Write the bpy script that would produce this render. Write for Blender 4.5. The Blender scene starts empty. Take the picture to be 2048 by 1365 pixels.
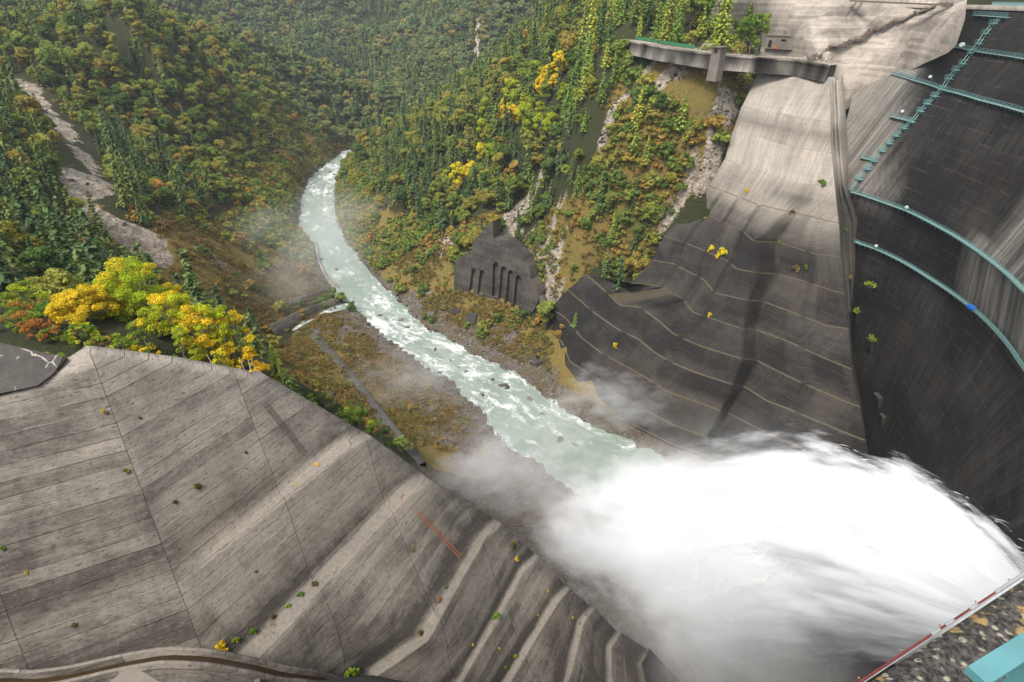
import bpy, bmesh, math, random
import numpy as np
from mathutils import Vector, Matrix, Euler

random.seed(7)
rng = np.random.default_rng(7)
R_ = math.radians
sc = bpy.context.scene

# ------------------------------------------------------------------ camera, sky, sun, exposure
FPX, PITCH = 1100.0, R_(32.0)
cam_d = bpy.data.cameras.new("camera")
cam_d.sensor_width = 36.0
cam_d.lens = FPX / 2048.0 * 36.0
cam_d.clip_start, cam_d.clip_end = 0.05, 6000.0
cam = bpy.data.objects.new("camera", cam_d)
cam.location = (0, 0, 0)
cam.rotation_euler = (math.pi / 2 - PITCH, 0, 0)
sc.collection.objects.link(cam)
sc.camera = cam

SUN_EL, SUN_AZ = R_(60), R_(226)          # azimuth measured clockwise from +Y (down the valley)
w = bpy.data.worlds.new("World")
sc.world = w
w.use_nodes = True
nt = w.node_tree
bg = nt.nodes["Background"]
sky = nt.nodes.new("ShaderNodeTexSky")
sky.sky_type = 'NISHITA'
sky.sun_disc = False
sky.sun_elevation = SUN_EL
sky.sun_rotation = SUN_AZ
sky.altitude = 1400
sky.dust_density = 3.0
hs = nt.nodes.new("ShaderNodeHueSaturation")
hs.inputs["Saturation"].default_value = 0.22
nt.links.new(sky.outputs[0], hs.inputs["Color"])
nt.links.new(hs.outputs[0], bg.inputs[0])
bg.inputs[1].default_value = 0.15
sd = bpy.data.lights.new("sun", 'SUN')
sd.energy = 2.0
sd.angle = R_(22)
sd.color = (1.0, 0.95, 0.87)
sun = bpy.data.objects.new("sun", sd)
dirv = Vector((math.sin(SUN_AZ) * math.cos(SUN_EL), math.cos(SUN_AZ) * math.cos(SUN_EL), math.sin(SUN_EL)))
sun.rotation_euler = dirv.to_track_quat('Z', 'Y').to_euler()
sun.location = (0, 0, 300)
sc.collection.objects.link(sun)
vs = sc.view_settings
vs.view_transform = 'Standard'
vs.look = 'None'
vs.exposure = 1.5
sc.cycles.volume_step_rate = 0.6
vs.gamma = 1
cy = sc.cycles
cy.max_bounces = 24
cy.diffuse_bounces = 3
cy.glossy_bounces = 2
cy.transmission_bounces = 4
cy.transparent_max_bounces = 24
cy.volume_bounces = 14
cy.use_denoising = True

# ------------------------------------------------------------------ pixel <-> world helpers (layout only)
CP, SP = math.cos(PITCH), math.sin(PITCH)
def ray(px, py):
    x = px - 1024.0
    y = 682.5 - py
    return np.array([x, FPX * CP + y * SP, y * CP - FPX * SP])
def PZ(px, py, z):
    r = ray(px, py)
    return r * (z / r[2])
def PY(px, py, yy):
    r = ray(px, py)
    return r * (yy / r[1])
def proj(p):
    p = np.asarray(p, float)
    x, y, z = p[..., 0], p[..., 1], p[..., 2]
    d = y * CP - z * SP
    u = y * SP + z * CP
    d = np.where(d < 0.1, 0.1, d)
    return 1024 + FPX * x / d, 682.5 - FPX * u / d, d

# ------------------------------------------------------------------ value noise
_perm = rng.permutation(512)
def vnoise(x, y):
    xi = np.floor(x).astype(int); yi = np.floor(y).astype(int)
    fx = x - xi; fy = y - yi
    fx = fx * fx * (3 - 2 * fx); fy = fy * fy * (3 - 2 * fy)
    def h(a, b):
        return _perm[(_perm[a & 511] + b) & 511] / 255.5 - 1
    return (h(xi, yi) * (1 - fx) + h(xi + 1, yi) * fx) * (1 - fy) + (h(xi, yi + 1) * (1 - fx) + h(xi + 1, yi + 1) * fx) * fy
def fbm(x, y, sc0, octv=4):
    a, t = 1.0, 0
    f = 1.0 / sc0
    for k in range(octv):
        t = t + a * vnoise(x * f + 17.3 * k, y * f - 9.1 * k)
        a *= 0.5; f *= 2.03
    return t

def seg_dist(X, Y, pts):
    """distance to a polyline and its parameter (index + t)"""
    best = np.full(np.shape(X), 1e9); par = np.zeros(np.shape(X))
    for i in range(len(pts) - 1):
        ax, ay = pts[i][0], pts[i][1]; bx, by = pts[i + 1][0], pts[i + 1][1]
        dx, dy = bx - ax, by - ay
        t = np.clip(((X - ax) * dx + (Y - ay) * dy) / (dx * dx + dy * dy + 1e-9), 0, 1)
        d = np.hypot(X - ax - t * dx, Y - ay - t * dy)
        m = d < best
        best = np.where(m, d, best); par = np.where(m, i + t, par)
    return best, par
def in_poly(X, Y, poly):
    c = np.zeros(np.shape(X), bool)
    n = len(poly)
    for i in range(n):
        x1, y1 = poly[i][0], poly[i][1]; x2, y2 = poly[(i + 1) % n][0], poly[(i + 1) % n][1]
        if y1 == y2: continue
        k = ((y1 > Y) != (y2 > Y)) & (X < (x2 - x1) * (Y - y1) / (y2 - y1) + x1)
        c ^= k
    return c
def sstep(a, b, v):
    t = np.clip((v - a) / (b - a), 0, 1)
    return t * t * (3 - 2 * t)

# ------------------------------------------------------------------ object helpers
COL = sc.collection
def new_mesh(name, V, F, mat=None, smooth=False, uv=None, attrs=None):
    me = bpy.data.meshes.new(name)
    V = np.asarray(V, np.float32)
    if isinstance(F, np.ndarray):
        n, k = F.shape
        me.vertices.add(len(V)); me.vertices.foreach_set("co", V.ravel())
        me.loops.add(n * k); me.loops.foreach_set("vertex_index", F.astype(np.int32).ravel())
        me.polygons.add(n)
        me.polygons.foreach_set("loop_start", np.arange(0, n * k, k, dtype=np.int32))
        try: me.polygons.foreach_set("loop_total", np.full(n, k, np.int32))
        except Exception: pass
        me.update(calc_edges=True)
    else:
        me.from_pydata([tuple(v) for v in V], [], [tuple(f) for f in F])
        me.update()
    if mat is not None:
        for m in (mat if isinstance(mat, (list, tuple)) else [mat]): me.materials.append(m)
    if smooth: me.polygons.foreach_set("use_smooth", np.ones(len(me.polygons), bool))
    if uv is not None:
        li = np.empty(len(me.loops), np.int32); me.loops.foreach_get("vertex_index", li)
        l = me.uv_layers.new(name="UVMap")
        l.data.foreach_set("uv", np.asarray(uv, np.float32)[li].ravel())
    if attrs:
        for k, a in attrs.items():
            at = me.color_attributes.new(k, 'FLOAT_COLOR', 'POINT')
            at.data.foreach_set("color", np.asarray(a, np.float32).ravel())
    return me
def link(name, me, parent=None, loc=None, rot=None, scale=None):
    o = bpy.data.objects.new(name, me)
    COL.objects.link(o)
    if parent is not None: o.parent = parent
    if loc is not None: o.location = tuple(float(v) for v in loc)
    if rot is not None: o.rotation_euler = rot
    if scale is not None: o.scale = scale if hasattr(scale, '__len__') else (scale,) * 3
    return o
def tag(o, label=None, cat=None, group=None, kind=None):
    if label: o["label"] = label
    if cat: o["category"] = cat
    if group: o["group"] = group
    if kind: o["kind"] = kind
    return o
class MB:
    """collects simple solids into one mesh"""
    def __init__(s): s.v = []; s.f = []
    def add(s, V, F):
        b = len(s.v); s.v += [tuple(map(float, p)) for p in V]; s.f += [tuple(i + b for i in f) for f in F]; return s
    def bar(s, a, b, wd, ht=None, up=(0, 0, 1)):
        a = Vector(a); b = Vector(b); ht = ht or wd
        d = (b - a).normalized(); u = Vector(up)
        if abs(d.dot(u)) > 0.98: u = Vector((1, 0, 0))
        sx = d.cross(u).normalized() * wd / 2; su = sx.cross(d).normalized() * ht / 2
        V = [p + i * sx + j * su for p in (a, b) for i, j in ((-1, -1), (1, -1), (1, 1), (-1, 1))]
        return s.add(V, [(0, 1, 2, 3), (7, 6, 5, 4), (0, 4, 5, 1), (1, 5, 6, 2), (2, 6, 7, 3), (3, 7, 4, 0)])
    def box(s, c, dims, rz=0.0, taper=1.0):
        cx, cy, cz = c; dx, dy, dz = [q / 2 for q in dims]
        V = []
        for z, t in ((-dz, 1.0), (dz, taper)):
            for x, y in ((-dx, -dy), (dx, -dy), (dx, dy), (-dx, dy)):
                x, y = x * t, y * t
                V.append((cx + x * math.cos(rz) - y * math.sin(rz), cy + x * math.sin(rz) + y * math.cos(rz), cz + z))
        return s.add(V, [(3, 2, 1, 0), (4, 5, 6, 7), (0, 1, 5, 4), (1, 2, 6, 5), (2, 3, 7, 6), (3, 0, 4, 7)])
    def tube(s, pts, rad, n=6):
        pts = [Vector(p) for p in pts]
        rr = rad if hasattr(rad, '__len__') else [rad] * len(pts)
        b = len(s.v)
        for i, p in enumerate(pts):
            d = (pts[min(i + 1, len(pts) - 1)] - pts[max(i - 1, 0)]).normalized()
            u = Vector((0, 0, 1)) if abs(d.z) < 0.9 else Vector((1, 0, 0))
            a = d.cross(u).normalized(); c = a.cross(d)
            for k in range(n):
                t = 2 * math.pi * k / n
                s.v.append(tuple(p + (a * math.cos(t) + c * math.sin(t)) * rr[i]))
        for i in range(len(pts) - 1):
            for k in range(n):
                s.f.append((b + i * n + k, b + i * n + (k + 1) % n, b + (i + 1) * n + (k + 1) % n, b + (i + 1) * n + k))
        s.f.append(tuple(b + k for k in range(n))[::-1]); s.f.append(tuple(b + (len(pts) - 1) * n + k for k in range(n)))
        return s
    def build(s, name, mat, parent=None, smooth=False, loc=None):
        me = new_mesh(name, s.v, s.f, mat, smooth)
        return link(name, me, parent, loc)
def empty(name, loc=(0, 0, 0), rz=0.0):
    o = link(name, None, None, loc, (0, 0, rz)); o.empty_display_size = 0.5
    return o

# ------------------------------------------------------------------ node helpers
class NG:
    def __init__(s, name):
        s.m = bpy.data.materials.new(name); s.m.use_nodes = True
        s.t = s.m.node_tree; s.b = s.t.nodes["Principled BSDF"]; s.o = s.t.nodes["Material Output"]
        s.b.inputs["Roughness"].default_value = 0.9
        s.b.inputs["Specular IOR Level"].default_value = 0.25
    def n(s, typ, **kw):
        nd = s.t.nodes.new(typ)
        for k, v in kw.items():
            if k in nd.inputs: 
                s.set(nd.inputs[k], v)
            else: setattr(nd, k, v)
        return nd
    def set(s, sock, v):
        if isinstance(v, bpy.types.NodeSocket): s.t.links.new(v, sock)
        else:
            if hasattr(sock.default_value, '__len__') and not hasattr(v, '__len__'): v = (v,) * len(sock.default_value)
            if hasattr(v, '__len__') and len(v) == 3 and len(sock.default_value) == 4: v = (*v, 1)
            sock.default_value = v
    def noise(s, vec, scale, detail=4, rough=0.55, out="Fac"):
        nd = s.n("ShaderNodeTexNoise", Scale=scale, Detail=detail, Roughness=rough)
        if vec is not None: s.t.links.new(vec, nd.inputs["Vector"])
        return nd.outputs[out]
    def voro(s, vec, scale, feature='F1', out="Distance"):
        nd = s.n("ShaderNodeTexVoronoi", feature=feature, Scale=scale)
        if vec is not None: s.t.links.new(vec, nd.inputs["Vector"])
        return nd.outputs[out]
    def mapping(s, vec, scale=(1, 1, 1), rot=(0, 0, 0), loc=(0, 0, 0)):
        nd = s.n("ShaderNodeMapping"); s.t.links.new(vec, nd.inputs["Vector"])
        nd.inputs["Scale"].default_value = scale; nd.inputs["Rotation"].default_value = rot; nd.inputs["Location"].default_value = loc
        return nd.outputs[0]
    def math(s, op, a, b=0.0, c=0.0, clamp=False):
        nd = s.n("ShaderNodeMath", operation=op, use_clamp=clamp)
        for i, v in enumerate((a, b, c)): s.set(nd.inputs[i], v)
        return nd.outputs[0]
    def ramp(s, v, a, b, lo=0.0, hi=1.0):
        nd = s.n("ShaderNodeMapRange", interpolation_type='SMOOTHSTEP')
        for k, q in (("Value", v), ("From Min", a), ("From Max", b), ("To Min", lo), ("To Max", hi)): s.set(nd.inputs[k], q)
        return nd.outputs[0]
    def mix(s, f, a, b, mode='MIX'):
        nd = s.n("ShaderNodeMix", data_type='RGBA', blend_type=mode)
        s.set(nd.inputs[0], f); s.set(nd.inputs[6], a); s.set(nd.inputs[7], b)
        return nd.outputs[2]
    def color_ramp(s, v, stops):
        nd = s.n("ShaderNodeValToRGB"); s.t.links.new(v, nd.inputs[0])
        e = nd.color_ramp.elements
        while len(e) > 1: e.remove(e[0])
        e[0].position, e[0].color = stops[0][0], (*stops[0][1], 1)
        for p, c in stops[1:]:
            q = e.new(p); q.color = (*c, 1)
        return nd.outputs[0]
    def bump(s, h, strength=0.5, dist=0.1):
        nd = s.n("ShaderNodeBump", Strength=strength, Distance=dist)
        s.t.links.new(h, nd.inputs["Height"]); s.t.links.new(nd.outputs[0], s.b.inputs["Normal"])
    def col(s, c): s.set(s.b.inputs["Base Color"], c)
    def geo(s): return s.n("ShaderNodeNewGeometry").outputs["Position"]
    def uv(s): return s.n("ShaderNodeUVMap", uv_map="UVMap").outputs[0]
    def attr(s, name): 
        nd = s.n("ShaderNodeVertexColor", layer_name=name)
        sp = s.n("ShaderNodeSeparateColor"); s.t.links.new(nd.outputs[0], sp.inputs[0]); return sp.outputs

def plain(name, c, rough=0.7, var=0.25, scale=3.0, metal=0.0):
    g = NG(name)
    f = g.noise(g.geo(), scale, 5)
    g.col(g.mix(f, tuple(q * (1 - var) for q in c), tuple(min(1, q * (1 + var)) for q in c)))
    g.b.inputs["Roughness"].default_value = rough; g.b.inputs["Metallic"].default_value = metal
    return g.m

# ================================================================== TERRAIN
def zr(y): return -158.5 - 0.010 * y               # river surface
RL = [(1310, 1110), (1200, 1020), (1150, 985), (1080, 925), (1020, 880), (975, 842), (960, 806), (916, 772), (864, 732), (796, 683), (740, 642), (712, 612), (690, 598), (665, 570), (645, 540), (632, 485), (598, 450), (605, 395), (622, 355), (650, 332), (688, 303)]
RR = [(1470, 1010), (1400, 985), (1355, 945), (1300, 905), (1222, 880), (1138, 838), (1094, 795), (1028, 755), (942, 715), (880, 680), (820, 641), (790, 602), (755, 565), (735, 540), (690, 490), (668, 430), (668, 370), (690, 335), (706, 304)]
def river_pts(pix):
    out = []
    for px, py in pix:
        z = -160.0
        for _ in range(4):
            p = PZ(px, py, z); z = zr(p[1])
        out.append(p)
    return np.array(out)
RLp, RRp = river_pts(RL), river_pts(RR)
def resample(P, n):
    P = np.asarray(P, float)
    s = np.r_[0, np.cumsum(np.linalg.norm(np.diff(P, axis=0), axis=1))]
    t = np.linspace(0, s[-1], n)
    return np.stack([np.interp(t, s, P[:, k]) for k in range(P.shape[1])], 1)
NRV = 60
rl, rr_ = resample(RLp, NRV), resample(RRp, NRV)
ext = [(-175, 735), (-110, 800), (-20, 850), (80, 890), (200, 930)]
pre = [(71, 119), (78, 106)]
cl = np.vstack([[(*p, ) for p in pre[::-1]], (rl[:, :2] + rr_[:, :2]) / 2, ext])
hw = np.r_[[22, 22], np.linalg.norm(rl[:, :2] - rr_[:, :2], axis=1) / 2, [10] * len(ext)]

C = []      # control points of the ground (x, y, z)
def cz(px, py, z): C.append(PZ(px, py, z))
def cyy(px, py, y): C.append(PY(px, py, y))
def cr(px, py, dz):                                 # dz above the river
    z = -160.0
    for _ in range(4):
        p = PZ(px, py, z); z = zr(p[1]) + dz
    C.append(p)
# banks
for px, py in RL[3::2]: cr(px - 6, py, 0.6)
for px, py in RR[3::2]: cr(px + 6, py, 0.6)
for p in ext: C.append(np.array([p[0], p[1], zr(p[1]) + 0.5]))
# left hillside
for a in ((300, 500, -102), (100, 500, -84), (0, 150, -46), (400, 560, -118), (440, 520, -116), (50, 450, -72), (50, 600, -62), (0, 650, -44),
          (200, 350, -82), (300, 300, -92), (450, 400, -122), (540, 480, -146), (590, 560, -150), (380, 640, -130), (200, 560, -78), (480, 640, -143),
          (100, 300, -65), (250, 150, -62), (350, 200, -84), (480, 300, -118), (560, 350, -140), (240, 650, -62)): cz(*a)
for a in ((430, 60, 690), (620, 150, 790), (720, 185, 840), (790, 215, 850), (300, 0, 560), (560, 220, 640), (650, 260, 760), (500, 200, 600), (250, 60, 480), (590, 300, 640)): cyy(*a)
cr(500, 655, 12); cr(540, 668, 2); cr(600, 610, 6); cr(560, 660, 3.0); cr(620, 600, 5); cr(640, 560, 4)
for a in ((600, 720, -149), (700, 760, -154), (640, 650, -156), (800, 880, -154), (900, 850, -158), (1000, 950, -158.8), (760, 700, -158.5), (850, 800, -158), (1100, 1080, -154),
          (1200, 1200, -146), (1070, 1010, -157), (540, 740, -128), (700, 850, -78), (780, 900, -120), (850, 990, -140), (400, 720, -50), (250, 690, -44), (480, 740, -55), (560, 790, -68),
          (640, 800, -118), (1300, 1340, -140)): cz(*a)
# under the left abutment: stay well below it
for a in ((180, 900, -55), (350, 900, -62), (500, 900, -66), (0, 850, -52), (600, 1000, -76), (800, 1100, -98), (950, 1200, -116), (400, 1150, -74), (200, 1200, -68), (700, 1300, -95), (1100, 1300, -130), (0, 1300, -64), (1000, 1120, -112), (850, 1000, -95)): cz(*a)
for a in ((-150, 60, -20), (-250, 100, 10), (-300, 200, 5), (-500, 400, 25), (-800, 700, 60), (-60, 20, -60), (0, 20, -110), (40, 50, -150), (90, 60, -158), (-100, 30, -40), (-420, 250, 40), (-600, 900, 40), (-700, 1400, 90), (-1300, 900, 200), (-1300, 200, 200), (-300, -200, 100)): C.append(np.array(a, float))
# far hills
for a in ((600, 0, 1300), (500, 60, 1150), (520, 110, 1050), (800, 130, 1000), (860, 215, 880), (700, 100, 1080), (900, 150, 960), (950, 80, 1030), (1000, 0, 1050), (880, 60, 1120), (760, 60, 1200), (400, 0, 1100), (830, 180, 930), (640, 130, 1000), (1000, 60, 900), (960, 150, 800)): cyy(*a)
for a in ((-400, 1700, 150), (0, 1600, 170), (300, 1300, 130), (-900, 1700, 220), (400, 1700, 260), (0, 2300, 330), (-700, 2300, 330), (700, 1200, 220), (900, 600, 240), (1000, 1800, 320), (300, 900, 60), (-200, 1400, 60), (-330, 900, -125), (-430, 1000, -105), (-250, 960, -138), (-520, 800, -20), (-400, 780, -40), (150, 700, 25)): C.append(np.array(a, float))
# right hillside
for a in ((1000, 150, 600), (1100, 60, 500), (1150, 0, 490), (900, 230, 500), (760, 272, 600), (700, 290, 690), (850, 330, 420), (760, 330, 500), (720, 400, 455), (800, 470, 380), (800, 250, 590), (1030, 80, 620),
          (1000, 300, 390), (1100, 200, 370), (1200, 350, 300), (1100, 300, 350), (1000, 400, 345), (900, 400, 380), (1100, 430, 310), (1300, 400, 268), (1300, 250, 275), (1250, 150, 280), (1450, 150, 262), (1450, 220, 262),
          (1200, 480, 285), (1100, 500, 290), (1250, 540, 262), (950, 180, 590), (1200, 60, 330), (1300, 60, 320), (1200, 100, 300), (1200, 200, 300)): cyy(*a)
for a in ((900, 600, -154), (950, 560, -143), (1000, 600, -146), (1060, 640, -150), (900, 530, -146), (870, 470, -134), (960, 435, -115), (1010, 432, -114), (1080, 470, -122), (1000, 660, -156), (1080, 720, -156), (1150, 800, -157), (850, 560, -154), (1100, 600, -142), (1150, 565, -128)): cz(*a)
for a in ((200, 500, 60), (250, 300, 30), (400, 400, 130), (120, 330, -10), (200, 260, 10)): C.append(np.array(a, float))
# under the right abutment and the dam
for a in ((1600, 300, -66), (1600, 450, -88), (1600, 600, -116), (1600, 750, -138), (1450, 600, -116), (1400, 760, -146), (1250, 700, -140), (1300, 620, -128), (1600, 900, -156), (1450, 460, -96), (1200, 640, -138), (1560, 200, -46), (1620, 140, -34), (1500, 850, -154), (1700, 650, -145), (1720, 780, -160), (1700, 500, -110), (1690, 420, -95), (1700, 350, -85), (1800, 800, -160)): cz(*a)
for a in ((150, 200, -160), (170, 150, -160), (150, 100, -160), (200, 100, -150), (260, 150, 0), (260, 0, 20), (120, 40, -165), (135, 170, -168), (128, 185, -160), (500, 0, 100)): C.append(np.array(a, float))
C = np.array(C)
AW_A, AW_B = PZ(900, 556, -143.5), PZ(1068, 622, -147.0)          # foot of the old arched wall
AW_X = (AW_B - AW_A)[:2]; AW_L = float(np.hypot(*AW_X)); AW_X = AW_X / AW_L
AW_N = np.array([AW_X[1], -AW_X[0]]); AW_N = AW_N if AW_N[1] < 0 else -AW_N
# multiquadric interpolation
_sc = 18.0
def _phi(d2): return np.sqrt(d2 + _sc * _sc)
nC = len(C)
A = np.zeros((nC + 3, nC + 3))
A[:nC, :nC] = _phi(((C[:, None, :2] - C[None, :, :2]) ** 2).sum(-1)) - np.eye(nC) * 4.0
A[:nC, nC] = 1; A[:nC, nC + 1:] = C[:, :2]; A[nC:, :nC] = A[:nC, nC:].T
coef = np.linalg.solve(A, np.r_[C[:, 2], 0, 0, 0])
def H(X, Y, noise=True):
    X = np.asarray(X, float); Y = np.asarray(Y, float); sh = X.shape
    x, y = X.ravel(), Y.ravel()
    out = np.empty(len(x))
    for i in range(0, len(x), 8192):
        a, b = x[i:i + 8192], y[i:i + 8192]
        out[i:i + 8192] = _phi((a[:, None] - C[None, :, 0]) ** 2 + (b[:, None] - C[None, :, 1]) ** 2) @ coef[:nC] + coef[nC] + coef[nC + 1] * a + coef[nC + 2] * b
    d, par = seg_dist(x, y, cl)
    hwv = np.interp(par, np.arange(len(hw)), hw)
    e = d - hwv + (fbm(x, y, 13, 3) * 1.7 if noise else 0)
    zz = zr(y)
    hgt = np.maximum(out - zz, 0)
    if noise:
        amp = sstep(2, 30, hgt) * sstep(0, 25, e)
        out = out + amp * (fbm(x, y, 46, 4) * 4.0 + fbm(x + 300, y, 150, 2) * 5.0 * sstep(350, 700, y)) + sstep(2, 10, e) * fbm(x, y, 7, 3) * 0.5
        # far ridges carry deep gullies
        out = out + sstep(500, 1000, y) * (np.abs(fbm(x, y, 230, 3)) * -62 + 20) * sstep(30, 90, hgt)
    ta = (x - AW_A[0]) * AW_X[0] + (y - AW_A[1]) * AW_X[1]; da = (x - AW_A[0]) * AW_N[0] + (y - AW_A[1]) * AW_N[1]
    bz = AW_A[2] + (AW_B[2] - AW_A[2]) * ta / AW_L - 0.6
    lim = bz + np.where(da < 0, -da / 0.2236 - 2.0, 0.12 * np.maximum(da - 9, 0)) + 60 * (1 - sstep(-5, 0, ta) * sstep(AW_L + 7, AW_L + 2, ta)) + 60 * sstep(9, 20, da) + 60 * sstep(-6.5, -8.0, da)
    out = np.minimum(out, lim)
    wv = sstep(1.0, 14.0, e)
    lowb = zz + 0.25 + np.clip(e, 0, 14) * 0.09
    out = np.where(e < 0, zz - 0.4 - 1.4 * np.clip(-e / 6, 0, 1), lowb * (1 - wv) + np.maximum(out, zz + 0.6) * wv)
    return out.reshape(sh)
def hit(px, py, smax=1900.0):
    """first point of the ground seen along a pixel's ray"""
    r = ray(px, py); r = r / np.linalg.norm(r)
    s = np.concatenate([np.arange(20, 420, 2.0), np.arange(420, smax, 6.0)])
    P = r[None] * s[:, None]
    g = H(P[:, 0], P[:, 1], False)
    k = np.argmax(P[:, 2] < g)
    s0 = s[max(k - 1, 0)]
    P = r[None] * np.linspace(s0, s0 + 6, 25)[:, None]
    g = H(P[:, 0], P[:, 1], True)
    k = np.argmax(P[:, 2] < g)
    return P[k]

xs = np.r_[np.arange(-2000, -430, 45), np.arange(-430, 270, 3.4), np.arange(270, 1500, 45)]
ys = np.r_[np.arange(-260, 36, 14), np.arange(36, 720, 3.4), np.arange(720, 1300, 11), np.arange(1300, 2700, 50)]
GX, GY = np.meshgrid(xs, ys)
GZ = H(GX, GY)
nx, ny = len(xs), len(ys)
# --- masks (per vertex, on the ground itself)
def zone(pix): return [hit(*p) for p in pix]
Z_BARE_L = zone([(180, 400), (240, 440), (300, 470), (400, 440), (470, 420), (540, 400), (598, 395), (600, 450), (630, 490), (640, 540), (665, 575), (650, 600), (540, 660), (500, 700), (430, 640), (330, 590), (290, 545), (240, 500)])
Z_ISLAND = zone([(520, 700), (600, 650), (690, 612), (760, 665), (850, 735), (975, 840), (1080, 925), (1200, 1020), (1100, 1100), (1000, 1040), (850, 930), (770, 870), (600, 790), (540, 745)])
Z_BANK_R = zone([(700, 500), (690, 440), (730, 440), (810, 480), (900, 520), (960, 570), (1060, 625), (1100, 680), (1160, 800), (1250, 885), (1110, 785), (950, 705), (820, 635), (755, 560)])
Z_ROCK_R = zone([(812, 430), (900, 470), (1000, 425), (1100, 425), (1200, 440), (1240, 520), (1180, 540), (1100, 615), (1060, 600), (1040, 500), (980, 450), (900, 520), (830, 500)])
Z_SPARSE = zone([(1230, 130), (1330, 110), (1440, 120), (1515, 140), (1470, 260), (1430, 350), (1385, 410), (1300, 520), (1240, 560), (1160, 500), (1120, 440), (1180, 330), (1210, 240)])
SCAR = [np.array([hit(*p) for p in q]) for q in ([(30, 165), (75, 200), (120, 245), (160, 300), (185, 340), (175, 400), (215, 440), (270, 480), (310, 500)], [(1415, 90), (1375, 145), (1330, 165)], [(1455, 190), (1440, 240), (1425, 320), (1400, 360)],
        [(1290, 150), (1230, 215), (1200, 290)], [(955, 65), (948, 105)], [(905, 90), (915, 65)], [(1090, 330), (1060, 400), (1010, 440)], [(440, 60), (485, 105)])]
SCARW = [8.5, 4, 6, 3.0, 8, 5, 3.5]
fx, fy = GX.ravel(), GY.ravel()
n1 = fbm(fx, fy, 16, 4); n2 = fbm(fx + 90, fy, 5, 3)
near = (fy < 900)
rock = np.zeros(len(fx))
for P, wd in zip(SCAR, SCARW):
    d, par = seg_dist(fx, fy, P)
    rock = np.maximum(rock, (1 - sstep(wd * 0.35, wd * 1.0, d + n1 * wd * 0.5)) * (0.55 + 0.6 * sstep(-.5, .1, fbm(fx + 7, fy, 8, 3))))
mr = in_poly(fx, fy, Z_ROCK_R); rock = np.maximum(rock, mr * sstep(-0.15, 0.35, n1) * 0.85)
ms = in_poly(fx, fy, Z_SPARSE); rock = np.maximum(rock, ms * sstep(0.45, 0.9, n1 + 0.3 * n2) * 0.8)
ml = in_poly(fx, fy, Z_BARE_L); rock = np.maximum(rock, ml * sstep(0.55, 0.95, n1 + 0.3 * n2) * 0.5)
grass = np.clip(ml * 1.0 + in_poly(fx, fy, Z_ISLAND) + in_poly(fx, fy, Z_BANK_R) + mr * 0.7 + ms * 0.65, 0, 1)
dd, par = seg_dist(fx, fy, cl); ee = dd - np.interp(par, np.arange(len(hw)), hw)
hg = GZ.ravel() - zr(fy)
gravel = (1 - sstep(3, 9, hg + n1 * 2.2)) * (1 - sstep(14, 46, ee * (1 + 5 * sstep(300, 350, fy)) + n1 * 8)) * (fy < 720)
gravel = np.maximum(gravel, sstep(-45, -25, fx) * (fy < 150) * (fy > 30) * (fx < 110) * .9)
gravel = np.maximum(gravel, in_poly(fx, fy, Z_ISLAND) * (1 - sstep(5, 22, ee + n1 * 9)))
E_strip = 1 - sstep(24, 44, ee + 8 * n1)
grass = np.clip(np.maximum(grass, E_strip * (hg < 34)), 0, 1)
ground_col = np.stack([rock, grass, gravel, np.ones(len(fx))], 1)
V = np.stack([fx, fy, GZ.ravel()], 1)
idx = np.arange(nx * ny).reshape(ny, nx)
F = np.stack([idx[:-1, :-1], idx[:-1, 1:], idx[1:, 1:], idx[1:, :-1]], -1).reshape(-1, 4)

g = NG("ground")
pos = g.geo()
m = g.attr("zones")
nb = g.noise(pos, 0.9, 8, 0.65); nm = g.noise(pos, 0.10, 6, 0.6); nf = g.noise(pos, 3.0, 5, 0.7)
forest = g.mix(nb, (0.010, 0.013, 0.004), (0.050, 0.056, 0.016))
gr = g.color_ramp(g.math('ADD', g.math('MULTIPLY', nm, 0.65), g.math('MULTIPLY', nb, 0.35)), [(0.30, (0.0831, 0.0865, 0.0203)), (0.42, (0.1938, 0.1414, 0.0338)), (0.49, (0.2769, 0.1747, 0.0439)), (0.54, (0.1569, 0.1581, 0.0338)), (0.60, (0.2954, 0.1664, 0.0439)), (0.72, (0.1846, 0.1997, 0.0372))])
gr = g.mix(g.ramp(nf, 0.35, 0.7), g.mix(0.5, gr, (0.0186, 0.0161, 0.0074)), gr)
gr = g.mix(g.math('MULTIPLY', g.ramp(g.noise(pos, 0.28, 9, 0.75), 0.55, 0.66), 0.6), gr, (0.075, 0.066, 0.055))
rk = g.color_ramp(g.voro(g.mapping(pos, (0.5, 0.5, 1.1)), 0.55, 'F1', 'Color'), [(0.0, (0.20, 0.165, 0.13)), (0.5, (0.40, 0.335, 0.26)), (1.0, (0.54, 0.46, 0.37))])
rk = g.mix(g.ramp(g.noise(pos, 0.8, 8, 0.7), 0.42, 0.6), g.mix(0.5, rk, (0.0434, 0.0372, 0.0341)), rk)
gv = g.color_ramp(g.math('ADD', g.math('MULTIPLY', g.voro(g.mapping(pos, (1, 1, 1)), 1.3, 'F1', 'Color'), 0.35), g.math('MULTIPLY', g.noise(pos, 1.2, 8, .75), 0.65)), [(0.30, (0.030, 0.027, 0.025)), (0.5, (0.115, 0.098, 0.082)), (0.72, (0.22, 0.19, 0.165))])
gv = g.mix(g.ramp(g.noise(pos, 0.16, 8, 0.75), 0.45, 0.56), gv, g.mix(0.7, gv, (0.0930, 0.0682, 0.0279)))
brk = g.math('MULTIPLY', g.math('SUBTRACT', nb, 0.5), 1.1)
c1 = g.mix(g.ramp(g.math('ADD', m[1], brk), 0.3, 0.65), forest, gr)
c2 = g.mix(g.ramp(g.math('ADD', m[2], brk), 0.35, 0.65), c1, gv)
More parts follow.
